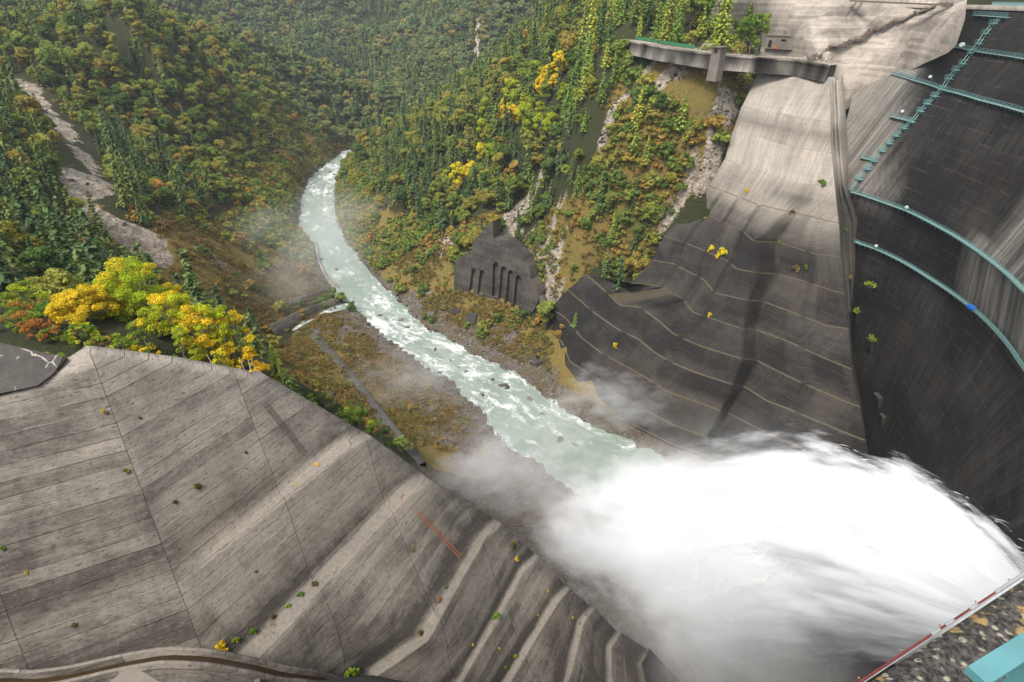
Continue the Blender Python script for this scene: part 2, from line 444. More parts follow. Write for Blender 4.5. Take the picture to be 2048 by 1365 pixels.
c3 = g.mix(g.ramp(g.math('ADD', m[0], brk), 0.35, 0.6), c2, rk)
g.col(c3)
g.bump(g.math('ADD', nf, g.math('MULTIPLY', nb, 1.5)), 1.0, 0.8)
MAT_GROUND = g.m
tag(link("terrain", new_mesh("terrain", V, F, MAT_GROUND, True, None, {"zones": ground_col})), "valley ground of forest soil, brown grass slopes and gravel banks", "terrain", kind="structure")

# ------------------------------------------------------------------ river
nu = 13
ctr = (rl + rr_) / 2
pre3 = np.array([[p[0], p[1], zr(p[1])] for p in pre[::-1]])
Ls, Rs = [], []
for p in pre3: Ls.append(p + np.array([-19, -11, 0])); Rs.append(p + np.array([19, 11, 0]))
for a, b in zip(rl, rr_):
    d = (b - a) / np.linalg.norm(b - a); Ls.append(a - d * 5.0); Rs.append(b + d * 5.0)
for p in ext: Ls.append(np.array([p[0] - 8, p[1] + 10, zr(p[1])])); Rs.append(np.array([p[0] + 8, p[1] - 10, zr(p[1])]))
Ls, Rs = np.array(Ls), np.array(Rs)
Ls, Rs = resample(Ls, 260), resample(Rs, 260)
uu = np.linspace(0, 1, 41)
RV = Ls[:, None] * (1 - uu[None, :, None]) + Rs[:, None] * uu[None, :, None]
RV[..., 2] = zr(RV[..., 1])
ln = np.r_[0, np.cumsum(np.linalg.norm(np.diff((Ls + Rs) / 2, axis=0), axis=1))]
wd = np.linalg.norm(Ls - Rs, axis=1)
UVr = np.stack([(uu[None] - 0.5) * wd[:, None], np.repeat(ln[:, None], 41, 1)], -1)
# turbulence: rapids carry standing waves
def rapid_amount(y): return np.interp(y, [60, 130, 165, 190, 225, 260, 300, 330, 420, 520, 600, 700], [0.25, 0.25, 0.5, 0.85, 1.0, 1.0, 0.95, 0.75, 0.6, 0.75, 1.05, 1.1])
ra = rapid_amount(RV[..., 1])
hx, hy = UVr[..., 0], UVr[..., 1]
RV[..., 2] += ra * (fbm(hx, hy * 0.8, 5.0, 3) * 0.35 + np.maximum(fbm(hx + 40, hy, 9, 3), 0) * 0.5)
idx = np.arange(260 * 41).reshape(260, 41)
F = np.stack([idx[:-1, :-1], idx[:-1, 1:], idx[1:, 1:], idx[1:, :-1]], -1).reshape(-1, 4)
g = NG("river_water")
u = g.uv(); pos = g.geo()
rp = g.attr("rapids")[0]
warp = g.noise(u, 0.16, 5, 0.6, "Color")
uw = g.n("ShaderNodeVectorMath", operation='MULTIPLY_ADD'); g.t.links.new(warp, uw.inputs[0]); uw.inputs[1].default_value = (11, 11, 0); g.t.links.new(u, uw.inputs[2])
uw = uw.outputs[0]
f1 = g.noise(g.mapping(uw, (0.30, 0.12, 1)), 1.0, 8, 0.72)
f2 = g.noise(g.mapping(uw, (1.0, 0.42, 1)), 1.0, 6, 0.7)
cr_ = g.voro(g.mapping(uw, (0.22, 0.11, 1)), 1.0, 'DISTANCE_TO_EDGE')
fo = g.math('ADD', g.math('ADD', g.math('MULTIPLY', f1, 0.75), g.math('MULTIPLY', f2, 0.35)), g.math('MULTIPLY', g.math('SUBTRACT', 0.25, cr_), 0.22))
thr = g.math('SUBTRACT', 0.755, g.math('MULTIPLY', rp, 0.17))
clus = g.noise(g.mapping(u, (0.07, 0.03, 1)), 1.0, 4, 0.6)
foam = g.math('MULTIPLY', g.ramp(g.math('ADD', g.math('SUBTRACT', fo, thr), g.math('MULTIPLY', g.math('SUBTRACT', clus, 0.5), 0.55)), -0.05, 0.16), 0.92)
deep = g.mix(g.noise(u, 0.05, 4), (0.115, 0.165, 0.13), (0.215, 0.245, 0.21))
g.col(g.mix(foam, deep, (0.66, 0.665, 0.655)))
rg = g.math('ADD', g.math('MULTIPLY', foam, 0.5), 0.32)
g.set(g.b.inputs["Roughness"], rg)
g.b.inputs["Specular IOR Level"].default_value = 0.35
g.bump(g.math('ADD', f2, g.math('MULTIPLY', foam, 0.6)), 0.5, 0.5)
rac = np.zeros((260 * 41, 4), np.float32); rac[:, 0] = ra.ravel(); rac[:, 3] = 1
tag(link("river", new_mesh("river", RV.reshape(-1, 3), F, g.m, True, UVr.reshape(-1, 2), {"rapids": rac})), "pale jade green river with white rapids winding down the valley", "river", kind="structure")

# ================================================================== CONCRETE
def concrete(name, light, dark, streak_v=0.6, streak_h=0.3, lift=1.5, joint=15.0, joint_amt=0.5, grime=0.4, speck=0.3, warm=(0.30, 0.20, 0.10), warm_amt=0.0, bump=0.4, masks=False, pale=0.0, ledge=0.0, cellv=0.16, bigv=0.9, rainv=0.10, lcol=((0.25, 0.22, 0.185), (0.060, 0.052, 0.017)), lthr=(0.44, 0.60)):
    """weathered mass concrete: u runs along the lifts, v up the face (metres)"""
    g = NG(name)
    u = g.uv(); pos = g.geo()
    big = g.noise(pos, 0.045, 5, 0.6)
    blot = g.noise(pos, 0.25, 9, 0.72)
    fine = g.noise(pos, 2.6, 8, 0.75)
    sv = g.noise(g.mapping(u, (1.5, 0.07, 1)), 1.0, 9, 0.78)
    sv2 = g.noise(g.mapping(u, (2.2, 0.075, 1), loc=(33, 7, 0)), 1.0, 8, 0.75)
    sh = g.noise(g.mapping(u, (0.20, 1.1, 1)), 1.0, 9, 0.75)
    sp = g.n("ShaderNodeSeparateXYZ", Vector=u)
    ww = g.math('MULTIPLY', g.math('SUBTRACT', g.noise(g.mapping(u, (0.3, 0.3, 1)), 1.0, 3), 0.5), 0.12)
    # every lift poured with a slightly different mix
    cell = g.n("ShaderNodeTexWhiteNoise", noise_dimensions='2D')
    cx_ = g.math('FLOOR', g.math('DIVIDE', sp.outputs[0], joint)); cyv = g.math('FLOOR', g.math('DIVIDE', sp.outputs[1], lift))
    cb = g.n("ShaderNodeCombineXYZ", X=cx_, Y=cyv); g.t.links.new(cb.outputs[0], cell.inputs["Vector"])
    t = g.math('ADD', g.math('MULTIPLY', sv, streak_v), g.math('MULTIPLY', sh, streak_h))
    t = g.math('ADD', t, g.math('MULTIPLY', blot, grime))
    t = g.math('ADD', t, g.math('MULTIPLY', g.math('SUBTRACT', cell.outputs[0], 0.5), cellv))
    t = g.math('ADD', t, g.math('MULTIPLY', g.math('SUBTRACT', big, 0.5), bigv))
    mid = (streak_v + streak_h + grime) * 0.5
    t = g.ramp(g.math('SUBTRACT', t, mid), -0.30, 0.32)
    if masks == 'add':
        m = g.attr('stain_shade'); t = g.math('ADD', t, g.math('SUBTRACT', g.math('MULTIPLY', m[0], 1.6), 0.8), clamp=True)
    elif masks:
        m = g.attr("stain_shade")
        rn = g.noise(g.mapping(u, (0.42, 0.010, 1), loc=(5, 2, 0)), 1.0, 6, 0.7); m = [g.math('MULTIPLY', m[0], g.ramp(rn, 0.42, 0.57, 1 - rainv, 1 + rainv * .45))]
        t = g.math('ADD', g.math('MULTIPLY', g.math('SUBTRACT', t, 0.5), g.math('ADD', 0.13, g.math('MULTIPLY', m[0], 0.55))), g.math('MULTIPLY', m[0], g.math('ADD', 0.85, g.math('MULTIPLY', g.math('SUBTRACT', g.math('ADD', g.math('MULTIPLY', sv, 0.5), g.math('MULTIPLY', sv2, 0.5)), 0.5), 1.9))), clamp=True)
    c = g.mix(t, dark, light)
    if warm_amt:
        c = g.mix(g.math('MULTIPLY', g.ramp(g.math('ADD', g.math('MULTIPLY', sv2, 0.5), g.math('MULTIPLY', big, 0.5)), 0.50, 0.66), warm_amt), c, warm)
    if pale:
        pl = g.math('MULTIPLY', g.ramp(sv2, 0.66, 0.74), g.ramp(g.noise(pos, 0.06, 3), 0.5, 0.62))
        c = g.mix(g.math('MULTIPLY', pl, pale), c, (0.4, 0.38, 0.35))
    # lift lines and contraction joints
    fl = g.math('ABSOLUTE', g.math('SUBTRACT', g.math('FRACT', g.math('ADD', g.math('DIVIDE', sp.outputs[1], lift), ww)), 0.5))
    ll = g.math('MULTIPLY', g.ramp(fl, 0.455, 0.495), g.ramp(g.noise(g.mapping(u, (0.1, 0.5, 1)), 1.0, 5), 0.38, 0.62))
    fj = g.math('ABSOLUTE', g.math('SUBTRACT', g.math('FRACT', g.math('DIVIDE', g.math('ADD', sp.outputs[0], ww), joint)), 0.5))
    jj = g.ramp(fj, 0.4945, 0.4985)
    c = g.mix(g.math('MULTIPLY', ll, 0.5), c, g.mix(0.75, c, (0.012, 0.011, 0.01)))
    c = g.mix(g.math('MULTIPLY', jj, joint_amt), c, (0.018, 0.016, 0.014))
    if masks is True:
        l2 = g.math('MULTIPLY', g.ramp(fl, 0.40, 0.44), g.ramp(g.noise(g.mapping(u, (0.12, 0.6, 1), loc=(3, 1, 0)), 1.0, 6, .7), 0.47, 0.62))
        c = g.mix(g.math('MULTIPLY', l2, 0.09), c, (0.22, 0.19, 0.165))
    # pitting and lichen specks
    fu = g.noise(g.mapping(u, (1.3, 4.5, 1)), 1.0, 7, 0.75)
    pit = g.ramp(fu, 0.53, 0.63)
    c = g.mix(g.math('MULTIPLY', pit, speck), c, g.mix(0.8, c, (0.014, 0.013, 0.012)))
    lich = g.math('MULTIPLY', g.ramp(g.noise(g.mapping(u, (0.9, 3.2, 1), loc=(9, 4, 0)), 1.0, 8, 0.78), 0.56, 0.66), speck * 0.8)
    c = g.mix(lich, c, g.mix(0.4, c, (0.42, 0.40, 0.365)))
    if ledge:
        nz = g.n("ShaderNodeSeparateXYZ", Vector=g.n("ShaderNodeNewGeometry").outputs["True Normal"]).outputs[2]
        flat = g.ramp(nz, 0.86, 0.97)
        lc = g.mix(g.ramp(g.noise(pos, 0.30, 5, 0.7), lthr[0], lthr[1]), lcol[0], lcol[1])
        lc = g.mix(g.ramp(fine, 0.42, 0.62), lc, g.mix(0.35, lc, (0.03, 0.025, 0.012)))
        if masks == 'add': lc = g.mix(g.ramp(m[0], 0.12, 0.5), g.mix(0.85, lc, (0.03, 0.026, 0.022)), lc)
        c = g.mix(g.math('MULTIPLY', flat, ledge), c, lc)
    g.col(c)
    g.set(g.b.inputs["Roughness"], 0.92)
    g.bump(g.math('ADD', g.math('MULTIPLY', fine, 0.5), g.math('SUBTRACT', blot, g.math('MULTIPLY', ll, 0.6))), bump, 0.25)
    return g.m
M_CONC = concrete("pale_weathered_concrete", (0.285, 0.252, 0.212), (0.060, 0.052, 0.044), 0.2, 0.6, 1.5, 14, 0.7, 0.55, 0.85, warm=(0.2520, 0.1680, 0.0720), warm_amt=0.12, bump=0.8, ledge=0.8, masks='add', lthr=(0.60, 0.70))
M_CONC_R = concrete("stained_abutment_concrete", (0.40, 0.355, 0.30), (0.0092, 0.0079, 0.0072), 0.30, 0.15, 1.6, 13, 0.6, 0.22, 0.40, (0.046, 0.030, 0.020), 0.4, 0.4, masks=True, bigv=0.4, cellv=0.05, ledge=0.9, lcol=((0.085, 0.066, 0.047), (0.070, 0.060, 0.018)), lthr=(0.46, 0.60))
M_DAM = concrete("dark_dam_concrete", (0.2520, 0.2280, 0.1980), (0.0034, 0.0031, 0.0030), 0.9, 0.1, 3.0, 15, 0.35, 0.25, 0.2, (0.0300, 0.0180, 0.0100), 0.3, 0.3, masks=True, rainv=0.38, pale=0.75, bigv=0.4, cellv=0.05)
M_CONC_U = concrete("pale_slope_concrete", (0.38, 0.33, 0.275), (0.105, 0.09, 0.076), 0.45, 0.4, 1.8, 12, 0.35, 0.5, 0.3, (0.1320, 0.0900, 0.0540), 0.2, 0.5)  # concrete with a paler tone of its own
M_LEDGE = concrete("lichened_ledge_concrete", (0.1800, 0.1620, 0.1440), (0.0480, 0.0420, 0.0360), 0.2, 0.3, 3, 30, 0, 0.5, 0.5)

def loft(rows, closed=False):
    """rows of equal length -> verts, quads, uv (metres along the row, metres down the face)"""
    R = np.array(rows, float); n, k = R.shape[:2]
    u = np.zeros((n, k)); v = np.zeros((n, k))
    u[:, 1:] = np.cumsum(np.linalg.norm(np.diff(R, axis=1), axis=2), axis=1)
    v[1:] = -np.cumsum(np.linalg.norm(np.diff(R, axis=0), axis=2), axis=0)
    idx = np.arange(n * k).reshape(n, k)
    F = np.stack([idx[:-1, :-1], idx[:-1, 1:], idx[1:, 1:], idx[1:, :-1]], -1).reshape(-1, 4)
    return R.reshape(-1, 3), F, np.stack([u, v], -1).reshape(-1, 2)
def anchored(segs, counts):
    out = []
    for s, c in zip(segs, counts):
        p = resample(np.array(s), c)
        out.append(p if not out else p[1:])
    return np.vstack(out)
def outward(P, sign):
    d = np.gradient(P[:, :2], axis=0); d /= np.linalg.norm(d, axis=1)[:, None] + 1e-9
    return np.stack([d[:, 1] * sign, -d[:, 0] * sign, np.zeros(len(d))], 1)
def subdiv_rows(rows, m):
    """insert m rows between each pair"""
    out = []
    for a, b in zip(rows[:-1], rows[1:]):
        for i in range(m): out.append(a + (b - a) * i / m)
    out.append(rows[-1]); return out

# ------------------------------------------------------------------ right abutment (stepped, far bank)
TR = [(-27, [(1520, 138), (1556, 142), (1590, 146)], (1605, 147), [(1640, 150), (1662, 155)]),
      (-40, [(1485, 211), (1545, 224), (1590, 233)], (1605, 236), [(1645, 241), (1664, 244)]),
      (-51, [(1466, 262), (1530, 278), (1590, 294)], (1605, 297), [(1645, 303), (1666, 306)]),
      (-61, [(1450, 318), (1533, 345), (1585, 364)], (1603, 367), [(1649, 369), (1672, 373)]),
      (-73, [(1418, 371), (1512, 407), (1570, 421)], (1597, 427), [(1656, 441), (1680, 446)]),
      (-85, [(1382, 414), (1430, 436), (1485, 460), (1509, 482)], (1556, 484), [(1632, 508), (1669, 511), (1684, 514)]),
      (-95, [(1330, 470), (1400, 497), (1454, 520), (1474, 537), (1512, 545)], (1553, 547), [(1601, 559), (1673, 583), (1692, 588)]),
      (-103, [(1305, 520), (1348, 527), (1409, 559), (1430, 585), (1495, 600)], (1526, 602), [(1594, 627), (1652, 650), (1698, 657)]),
      (-112, [(1262, 566), (1281, 566), (1322, 573), (1366, 597), (1386, 624), (1485, 657)], (1512, 658), [(1587, 686), (1640, 712), (1705, 738)]),
      (-121, [(1175, 549), (1213, 583), (1240, 610), (1281, 614), (1315, 638), (1349, 668), (1403, 692), (1481, 716)], (1515, 720), [(1540, 733), (1587, 757), (1690, 802), (1722, 813)]),
      (-129, [(1137, 580), (1192, 627), (1243, 662), (1281, 679), (1308, 703), (1349, 727), (1400, 747), (1464, 768)], (1488, 771), [(1536, 802), (1574, 815), (1700, 868), (1732, 880)]),
      (-139, [(1103, 617), (1131, 634), (1165, 676), (1209, 709), (1281, 747), (1332, 781), (1440, 820)], (1457, 826), [(1550, 873), (1640, 908), (1738, 944)]),
      (-149, [(1090, 648), (1124, 682), (1141, 723), (1192, 754), (1233, 788), (1349, 850), (1412, 872)], (1425, 878), [(1500, 915), (1600, 960), (1742, 1012)]),
      (-157, [(1076, 662), (1118, 735), (1136, 770), (1190, 806), (1270, 850), (1350, 890), (1400, 905)], (1412, 912), [(1490, 955), (1600, 1005), (1748, 1070)]),
      (-164, [(1070, 672), (1112, 748), (1130, 785), (1185, 820), (1265, 865), (1345, 906), (1395, 922)], (1408, 930), [(1485, 975), (1598, 1028), (1750, 1100)])]
rowsP = []
for z, L, B, Rr in TR:
    l = [PZ(*p, z) for p in L]; b = PZ(*B, z); r = [PZ(*p, z) for p in Rr]
    P_ = anchored([l, [l[-1], b], [b] + r], [34, 6, 18])
    # the walls are folded into flat facets: bays step forward and back along the bank
    dep = 1 - min(1.0, max(0.0, (-z - 55) / 40.0))
    fold = np.interp(np.arange(len(P_)), [0, 7, 8, 15, 16, 24, 25, 33, 38, 46, 47, 56], [1, 1.004, 1.012, .996, 1.006, .992, 1.003, .984, 1.016, 1.002, 1.010, 1.0])
    fold = 1 + (fold - 1) * min(1.0, max(0.0, (-z - 62) / 22.0)) * (0 if z < -155 else 1)
    rowsP.append(P_ * fold[:, None])
rows = []
BW = [0, .3, .3, .3, .7, .7, .6, .7, .6, .8, .8, .7, .8, .7, 0]
for i, P in enumerate(rowsP):
    o = outward(P, 1.0)
    jag = 1.0 + 0.25 * fbm(P[:, 0], P[:, 1], 9, 2)[:, None]
    rows.append(P)
    if 0 < i < len(rowsP) - 1: rows.append(P + o * BW[i] * jag + np.array([0, 0, -0.15]))
RA_ROWS = rows
rr2 = []
for r in rows:
    o = outward(r, 1.0)
    left = r[0] - o[0] * 3.0 + np.array([0, 0, -4.0])
    rr2.append(np.vstack([left, r]))
Vv, Ff, Uu = loft(subdiv_rows(rr2, 2))
# staining: pale above the old stripping level, dark and brown below
zz = Vv[:, 2]; n_ = fbm(Vv[:, 0] + Vv[:, 1], zz, 22, 3)
st = sstep(-84, -66, zz + n_ * 4) * 0.70 + 0.02 + 0.05 * n_
nc_ = len(rr2[0]); tier = (np.arange(len(Vv)) // nc_) // 2; blk = (np.arange(len(Vv)) % nc_) // 5
pv = np.random.default_rng(3).uniform(-1, 1, (60, 40))[tier, blk]
st = st + pv * np.where(st > .4, .08, .035)
stain_shade = np.stack([np.clip(st, 0, 1), st * 0, st * 0, np.ones(len(st))], 1)
Uu[:, 1] = Vv[:, 2] * 1.25
ra_me = new_mesh("right_abutment", Vv, Ff, M_CONC_R, False, Uu, {"stain_shade": stain_shade})
right_abut = tag(link("stepped_abutment", ra_me), "tall stepped concrete abutment on the far bank, pale on top and dark brown below", "abutment")

# ------------------------------------------------------------------ arch dam (far wing and face), polar about DC
DC = np.array([40.0, 165.0])
LV = {  # z -> list of (theta, rho)
    -3.5: [(46, 190), (40, 178), (31, 158), (22, 142), (10, 126), (0, 118), (-20, 113), (-40, 117), (-60, 131.5), (-78, 136)],
    -16:  [(43, 182), (36, 166), (30, 149), (22, 132), (10, 119), (0, 114.5), (-20, 110), (-40, 113), (-60, 128.6), (-78, 132.9)],
    -28:  None, -63: None, -80: None,
    -115: [(34, 112), (17, 103), (14, 101.5), (8, 101), (0, 101), (-10, 100.5), (-20, 99.5), (-30, 99), (-45, 98), (-60, 105), (-78, 114)],
    -165: [(24, 112), (-3, 101), (-6, 100), (-9, 99), (-12, 98), (-18, 97), (-24, 96), (-32, 95), (-45, 95), (-60, 100), (-78, 106)]}
def pol(p): 
    d = p[:2] - DC
    return (math.degrees(math.atan2(d[1], d[0])), float(np.hypot(*d)))
def lvl(z, pix, extra): return [pol(PZ(px, py, z)) for px, py in pix] + extra
LV[-28] = lvl(-28, [(1680, 196), (1776, 146), (1830, 161), (1887, 179), (1962, 200), (2048, 223)], [(-20, 107), (-40, 109.5), (-60, 125.5), (-78, 131.7)])
LV[-28][0] = (45, 174)
LV[-63] = lvl(-63, [(1700, 382), (1721, 388), (1771, 405), (1816, 421), (1874, 450), (1942, 490), (1987, 522), (2048, 576)], [(-40, 103), (-60, 113), (-78, 125.5)])
LV[-80] = lvl(-80, [(1714, 484), (1760, 500), (1804, 521), (1865, 558), (1915, 591), (1963, 628), (2008, 673), (2048, 727)], [(-45, 108), (-60, 115), (-78, 122.5)])
ZL = sorted(LV.keys(), reverse=True)
NTH = 150
def lvl_curve(z, n=NTH):
    """plan curve of the face at height z, from the bank (index 0) to the near wing"""
    z = float(np.clip(z, ZL[-1], ZL[0]))
    i = max(k for k in range(len(ZL)) if ZL[k] >= z); j = min(i + 1, len(ZL) - 1)
    t = 0 if i == j else (ZL[i] - z) / (ZL[i] - ZL[j])
    def curve(L):
        th = np.array([a for a, _ in L]); rh = np.array([b for _, b in L])
        tt = np.linspace(th[0], th[-1], n)
        return tt, np.interp(-tt, -th, rh)
    # end angle slides with height, so blend by equal parameter
    a, ra_ = curve(LV[ZL[i]]); b, rb_ = curve(LV[ZL[j]])
    th = a * (1 - t) + b * t
    def at(L, q):
        A_ = np.array([x for x, _ in L]); B_ = np.array([x for _, x in L]); return np.interp(-q, -A_, B_)
    rho = at(LV[ZL[i]], th) * (1 - t) + at(LV[ZL[j]], th) * t
    k_ = 5; ker = np.ones(k_) / k_
    rho = np.convolve(np.pad(rho, k_ // 2, mode='edge'), ker, 'valid')
    return np.stack([DC[0] + rho * np.cos(np.radians(th)), DC[1] + rho * np.sin(np.radians(th)), np.full(n, z)], 1), th
LV[-63] = [(34, 108)] + LV[-63]; LV[-80] = [(34, 110)] + LV[-80]
TH0 = lambda z: float(np.interp(-z, [62, 63, 80, 115, 165], [27, 26, 21, 17, -3]))
zs = np.concatenate([np.linspace(-3.5, -28, 12), np.linspace(-30, -63, 16), np.linspace(-65, -80, 8), np.linspace(-83, -165, 26)])
rows = [lvl_curve(z)[0] for z in zs]
ths = [lvl_curve(z)[1] for z in zs]
Vv, Ff, Uu = loft(rows)
th = np.array(ths).ravel(); zz = Vv[:, 2]
# u measured by angle so stains run straight down
Uu[:, 0] = (46 - th) * 1.95; Uu[:, 1] = zz
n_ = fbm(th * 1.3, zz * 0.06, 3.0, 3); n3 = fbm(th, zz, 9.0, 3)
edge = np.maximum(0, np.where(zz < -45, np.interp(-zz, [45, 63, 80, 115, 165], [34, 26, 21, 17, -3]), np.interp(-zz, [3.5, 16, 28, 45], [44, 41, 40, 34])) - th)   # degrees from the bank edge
pale_l = (1 - sstep(3.5, 12, edge + n_ * 2.5)) * sstep(-72, -56, zz) * 0.62  # pale patches of the concrete itself, by the bank and to the right
pale_r = sstep(-7, -13, th - (zz + 60) * 0.09 + n_ * 1.0) * (0.50 + 0.3 * n_) * sstep(-66, -58, zz)
pale_r2 = sstep(-2, -9, th - (zz + 70) * 0.10 + n_ * 2.5) * sstep(-82, -78, zz) * (1 - sstep(-62, -58, zz)) * (0.66 + 0.35 * n_)
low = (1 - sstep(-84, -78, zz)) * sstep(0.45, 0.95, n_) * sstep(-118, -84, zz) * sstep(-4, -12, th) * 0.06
st = 0.02 + 0.04 * n3 + np.maximum.reduce([pale_l, pale_r, pale_r2, low]) + (zz < -84) * 0.02
stain_shade = np.stack([np.clip(st, 0, 1), st * 0, st * 0, np.ones(len(st))], 1)
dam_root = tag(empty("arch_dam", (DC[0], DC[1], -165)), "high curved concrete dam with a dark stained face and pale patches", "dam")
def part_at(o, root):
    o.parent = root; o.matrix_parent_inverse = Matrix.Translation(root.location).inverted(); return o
part_at(link("downstream_face", new_mesh("downstream_face", Vv, Ff, M_DAM, True, Uu, {"stain_shade": stain_shade})), dam_root)
# crest slab over the face, with the roadway behind
cst = lvl_curve(-3.5)[0]
nrm = np.stack([np.cos(np.radians(ths[0])), np.sin(np.radians(ths[0])), np.zeros(NTH)], 1)
prof = [(-0.9, -3.9), (-0.9, -2.5), (9, -2.5), (12, -30)]
rows = [cst + nrm * a + np.array([0, 0, b + 3.5]) for a, b in prof]
Vv, Ff, Uu = loft(rows)
part_at(link("crest_slab", new_mesh("crest_slab", Vv, Ff, M_CONC_U, False, Uu)), dam_root)

# ------------------------------------------------------------------ left abutment (near, stepped)
az2, sl2 = R_(29.4), R_(55)
d2 = np.array([math.sin(az2), math.cos(az2), 0]); n2_ = np.array([math.cos(az2) * math.sin(sl2), -math.sin(az2) * math.sin(sl2), math.cos(sl2)])
P2 = PZ(510, 757, -42)
def on2(px, py): r = ray(px, py); return r * (P2 @ n2_) / (r @ n2_)
K0 = on2(180, 706); K1 = on2(400, 1290)
az1 = R_(64); d1 = np.array([math.sin(az1), math.cos(az1), 0])
n1_ = np.cross(d1, K1 - K0); n1_ /= np.linalg.norm(n1_); n1_ *= np.sign(n1_[2])
def on1(px, py): r = ray(px, py); return r * (K0 @ n1_) / (r @ n1_)
def crease_at(z): t = (z - K0[2]) / (K1[2] - K0[2]); return K0 + (K1 - K0) * t
z1 = on2(680, 890)[2]; z2 = on2(805, 975)[2]
def left_part(z, ext_=55): k = crease_at(z); return [k - d1 * ext_, k]
NA, NB = 14, 30
def row_z(z, right_px):
    k = crease_at(z); R_end = PZ(*right_px, z)
    return anchored([[k - d1 * 55, k], [k, R_end]], [NA, NB])
topL = [on1(-260, 870), on1(-100, 815), on1(0, 795), on1(70, 775), on1(120, 745), K0]
top = anchored([topL, [K0, on2(350, 727), on2(510, 757)]], [NA, NB])
rowA = row_z(z1, (680, 890))
zB = PZ(805, 975, z2)[2]
rowB = row_z(z2, (805, 975))
kb = rowB[NA - 1].copy()
def low_row(z, px):
    P = [PZ(*p, z) for p in px][::-1]
    return resample(np.array(P), NA + NB - 1)
L3 = low_row(-75, [(960, 1067), (922, 1132), (843, 1270), (700, 1365), (600, 1440), (500, 1480)])
L34 = low_row(-84, [(1042, 1136), (994, 1225), (919, 1355), (850, 1440), (760, 1500)])
L4 = low_row(-91, [(1107, 1201), (1028, 1327), (1005, 1365), (940, 1450), (860, 1520)])
L5 = low_row(-98.5, [(1158, 1242), (1127, 1365), (1100, 1440), (1040, 1530)])
L6 = low_row(-106, [(1213, 1293), (1214, 1365), (1210, 1440), (1180, 1540)])
L7 = low_row(-113, [(1274, 1327), (1281, 1365), (1300, 1450), (1300, 1550)])
L8 = low_row(-128, [(1330, 1375), (1345, 1420), (1380, 1480), (1400, 1570)])
L9 = low_row(-160, [(1400, 1440), (1430, 1500), (1480, 1560), (1500, 1620)])
def bench(P, wdt, dz=-0.1):
    o = outward(P, 1.0)             # rows run from the near/left end to the far ridge end
    if np.ndim(wdt): wdt = np.asarray(wdt)[:, None]
    q = P + o * wdt; q[:, 2] += dz; return q
tA = np.concatenate([np.zeros(NA), np.linspace(0.1, 1.25, NB - 1)])
tB = np.concatenate([np.full(NA, 1.2), np.linspace(1.7, 1.3, NB - 1)])
rowsL = [top, rowA, bench(rowA, tA), rowB, bench(rowB, tB, -0.5), L3, bench(L3, 1.0, -.4), L34, bench(L34, 0.6), L4, bench(L4, .75), L5, bench(L5, .8), L6, bench(L6, .8), L7, bench(L7, .8), L8, L9]
# ridge end: close the far side by dropping behind the ridge
full = []
for r in rowsL:
    e = r[-1]; back = np.array([0.40, 0.90, 0])
    wb = 1.2 if len(full) < 1 else 3.6
    full.append(np.vstack([r, e + back * wb + np.array([0.3 * wb, 0, -0.15 * wb]), e + back * (wb + 2.6) + np.array([0.5 * wb, 0, -16])]))
cap = full[0].copy(); tn = np.gradient(cap[:, :2], axis=0); tn /= np.linalg.norm(tn, axis=1)[:, None]
bk = np.stack([-tn[:, 1], tn[:, 0], np.zeros(len(tn))], 1)
cap1 = cap + bk * 1.6 + np.array([0, 0, 0.15]); cap2 = cap + bk * 3.0 + np.array([0, 0, -14.0])
rws, row_tone = [cap2, cap1], [0.5, 0.62]
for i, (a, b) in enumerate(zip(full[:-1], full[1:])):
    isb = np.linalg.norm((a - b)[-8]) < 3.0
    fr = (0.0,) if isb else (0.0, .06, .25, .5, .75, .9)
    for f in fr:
        rws.append(a + (b - a) * f); row_tone.append(0.60 if isb else {0.0: .74, .06: .56, .25: .52, .5: .5, .75: .42, .9: .02 if 3 <= i <= 9 else .2}[f])  # dark foot of each tier: grime plus step shade painted into the colour
rws.append(full[-1]); row_tone.append(.3)
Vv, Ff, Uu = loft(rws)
st = np.repeat(np.array(row_tone), len(full[0]))
qx, qy, _ = proj(Vv)
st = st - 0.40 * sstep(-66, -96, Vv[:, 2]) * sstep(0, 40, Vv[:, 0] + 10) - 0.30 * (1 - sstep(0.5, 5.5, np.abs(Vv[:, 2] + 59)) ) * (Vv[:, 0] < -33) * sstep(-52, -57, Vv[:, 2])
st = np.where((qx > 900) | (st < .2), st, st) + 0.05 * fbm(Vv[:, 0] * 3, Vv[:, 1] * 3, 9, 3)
nrow = len(rws); kk = np.tile(np.arange(len(full[0])), nrow)
tz = (Vv[:, 2] - K0[2]) / (K1[2] - K0[2]); KC = K0[None] + (K1 - K0)[None] * tz[:, None]
ua = np.where(kk < NA, ((Vv - KC) * d1).sum(1), ((Vv - KC) * d2).sum(1))
Uu = np.stack([ua, Vv[:, 2] * 1.23], 1)
lstain_shade = np.stack([np.clip(st, 0, 1), st * 0, st * 0, st * 0 + 1], 1)
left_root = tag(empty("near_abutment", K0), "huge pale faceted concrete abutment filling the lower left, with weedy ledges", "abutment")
part_at(link("stepped_face", new_mesh("stepped_face", Vv, Ff, M_CONC, False, Uu, {"stain_shade": lstain_shade})), left_root)
LA_ROWS = full

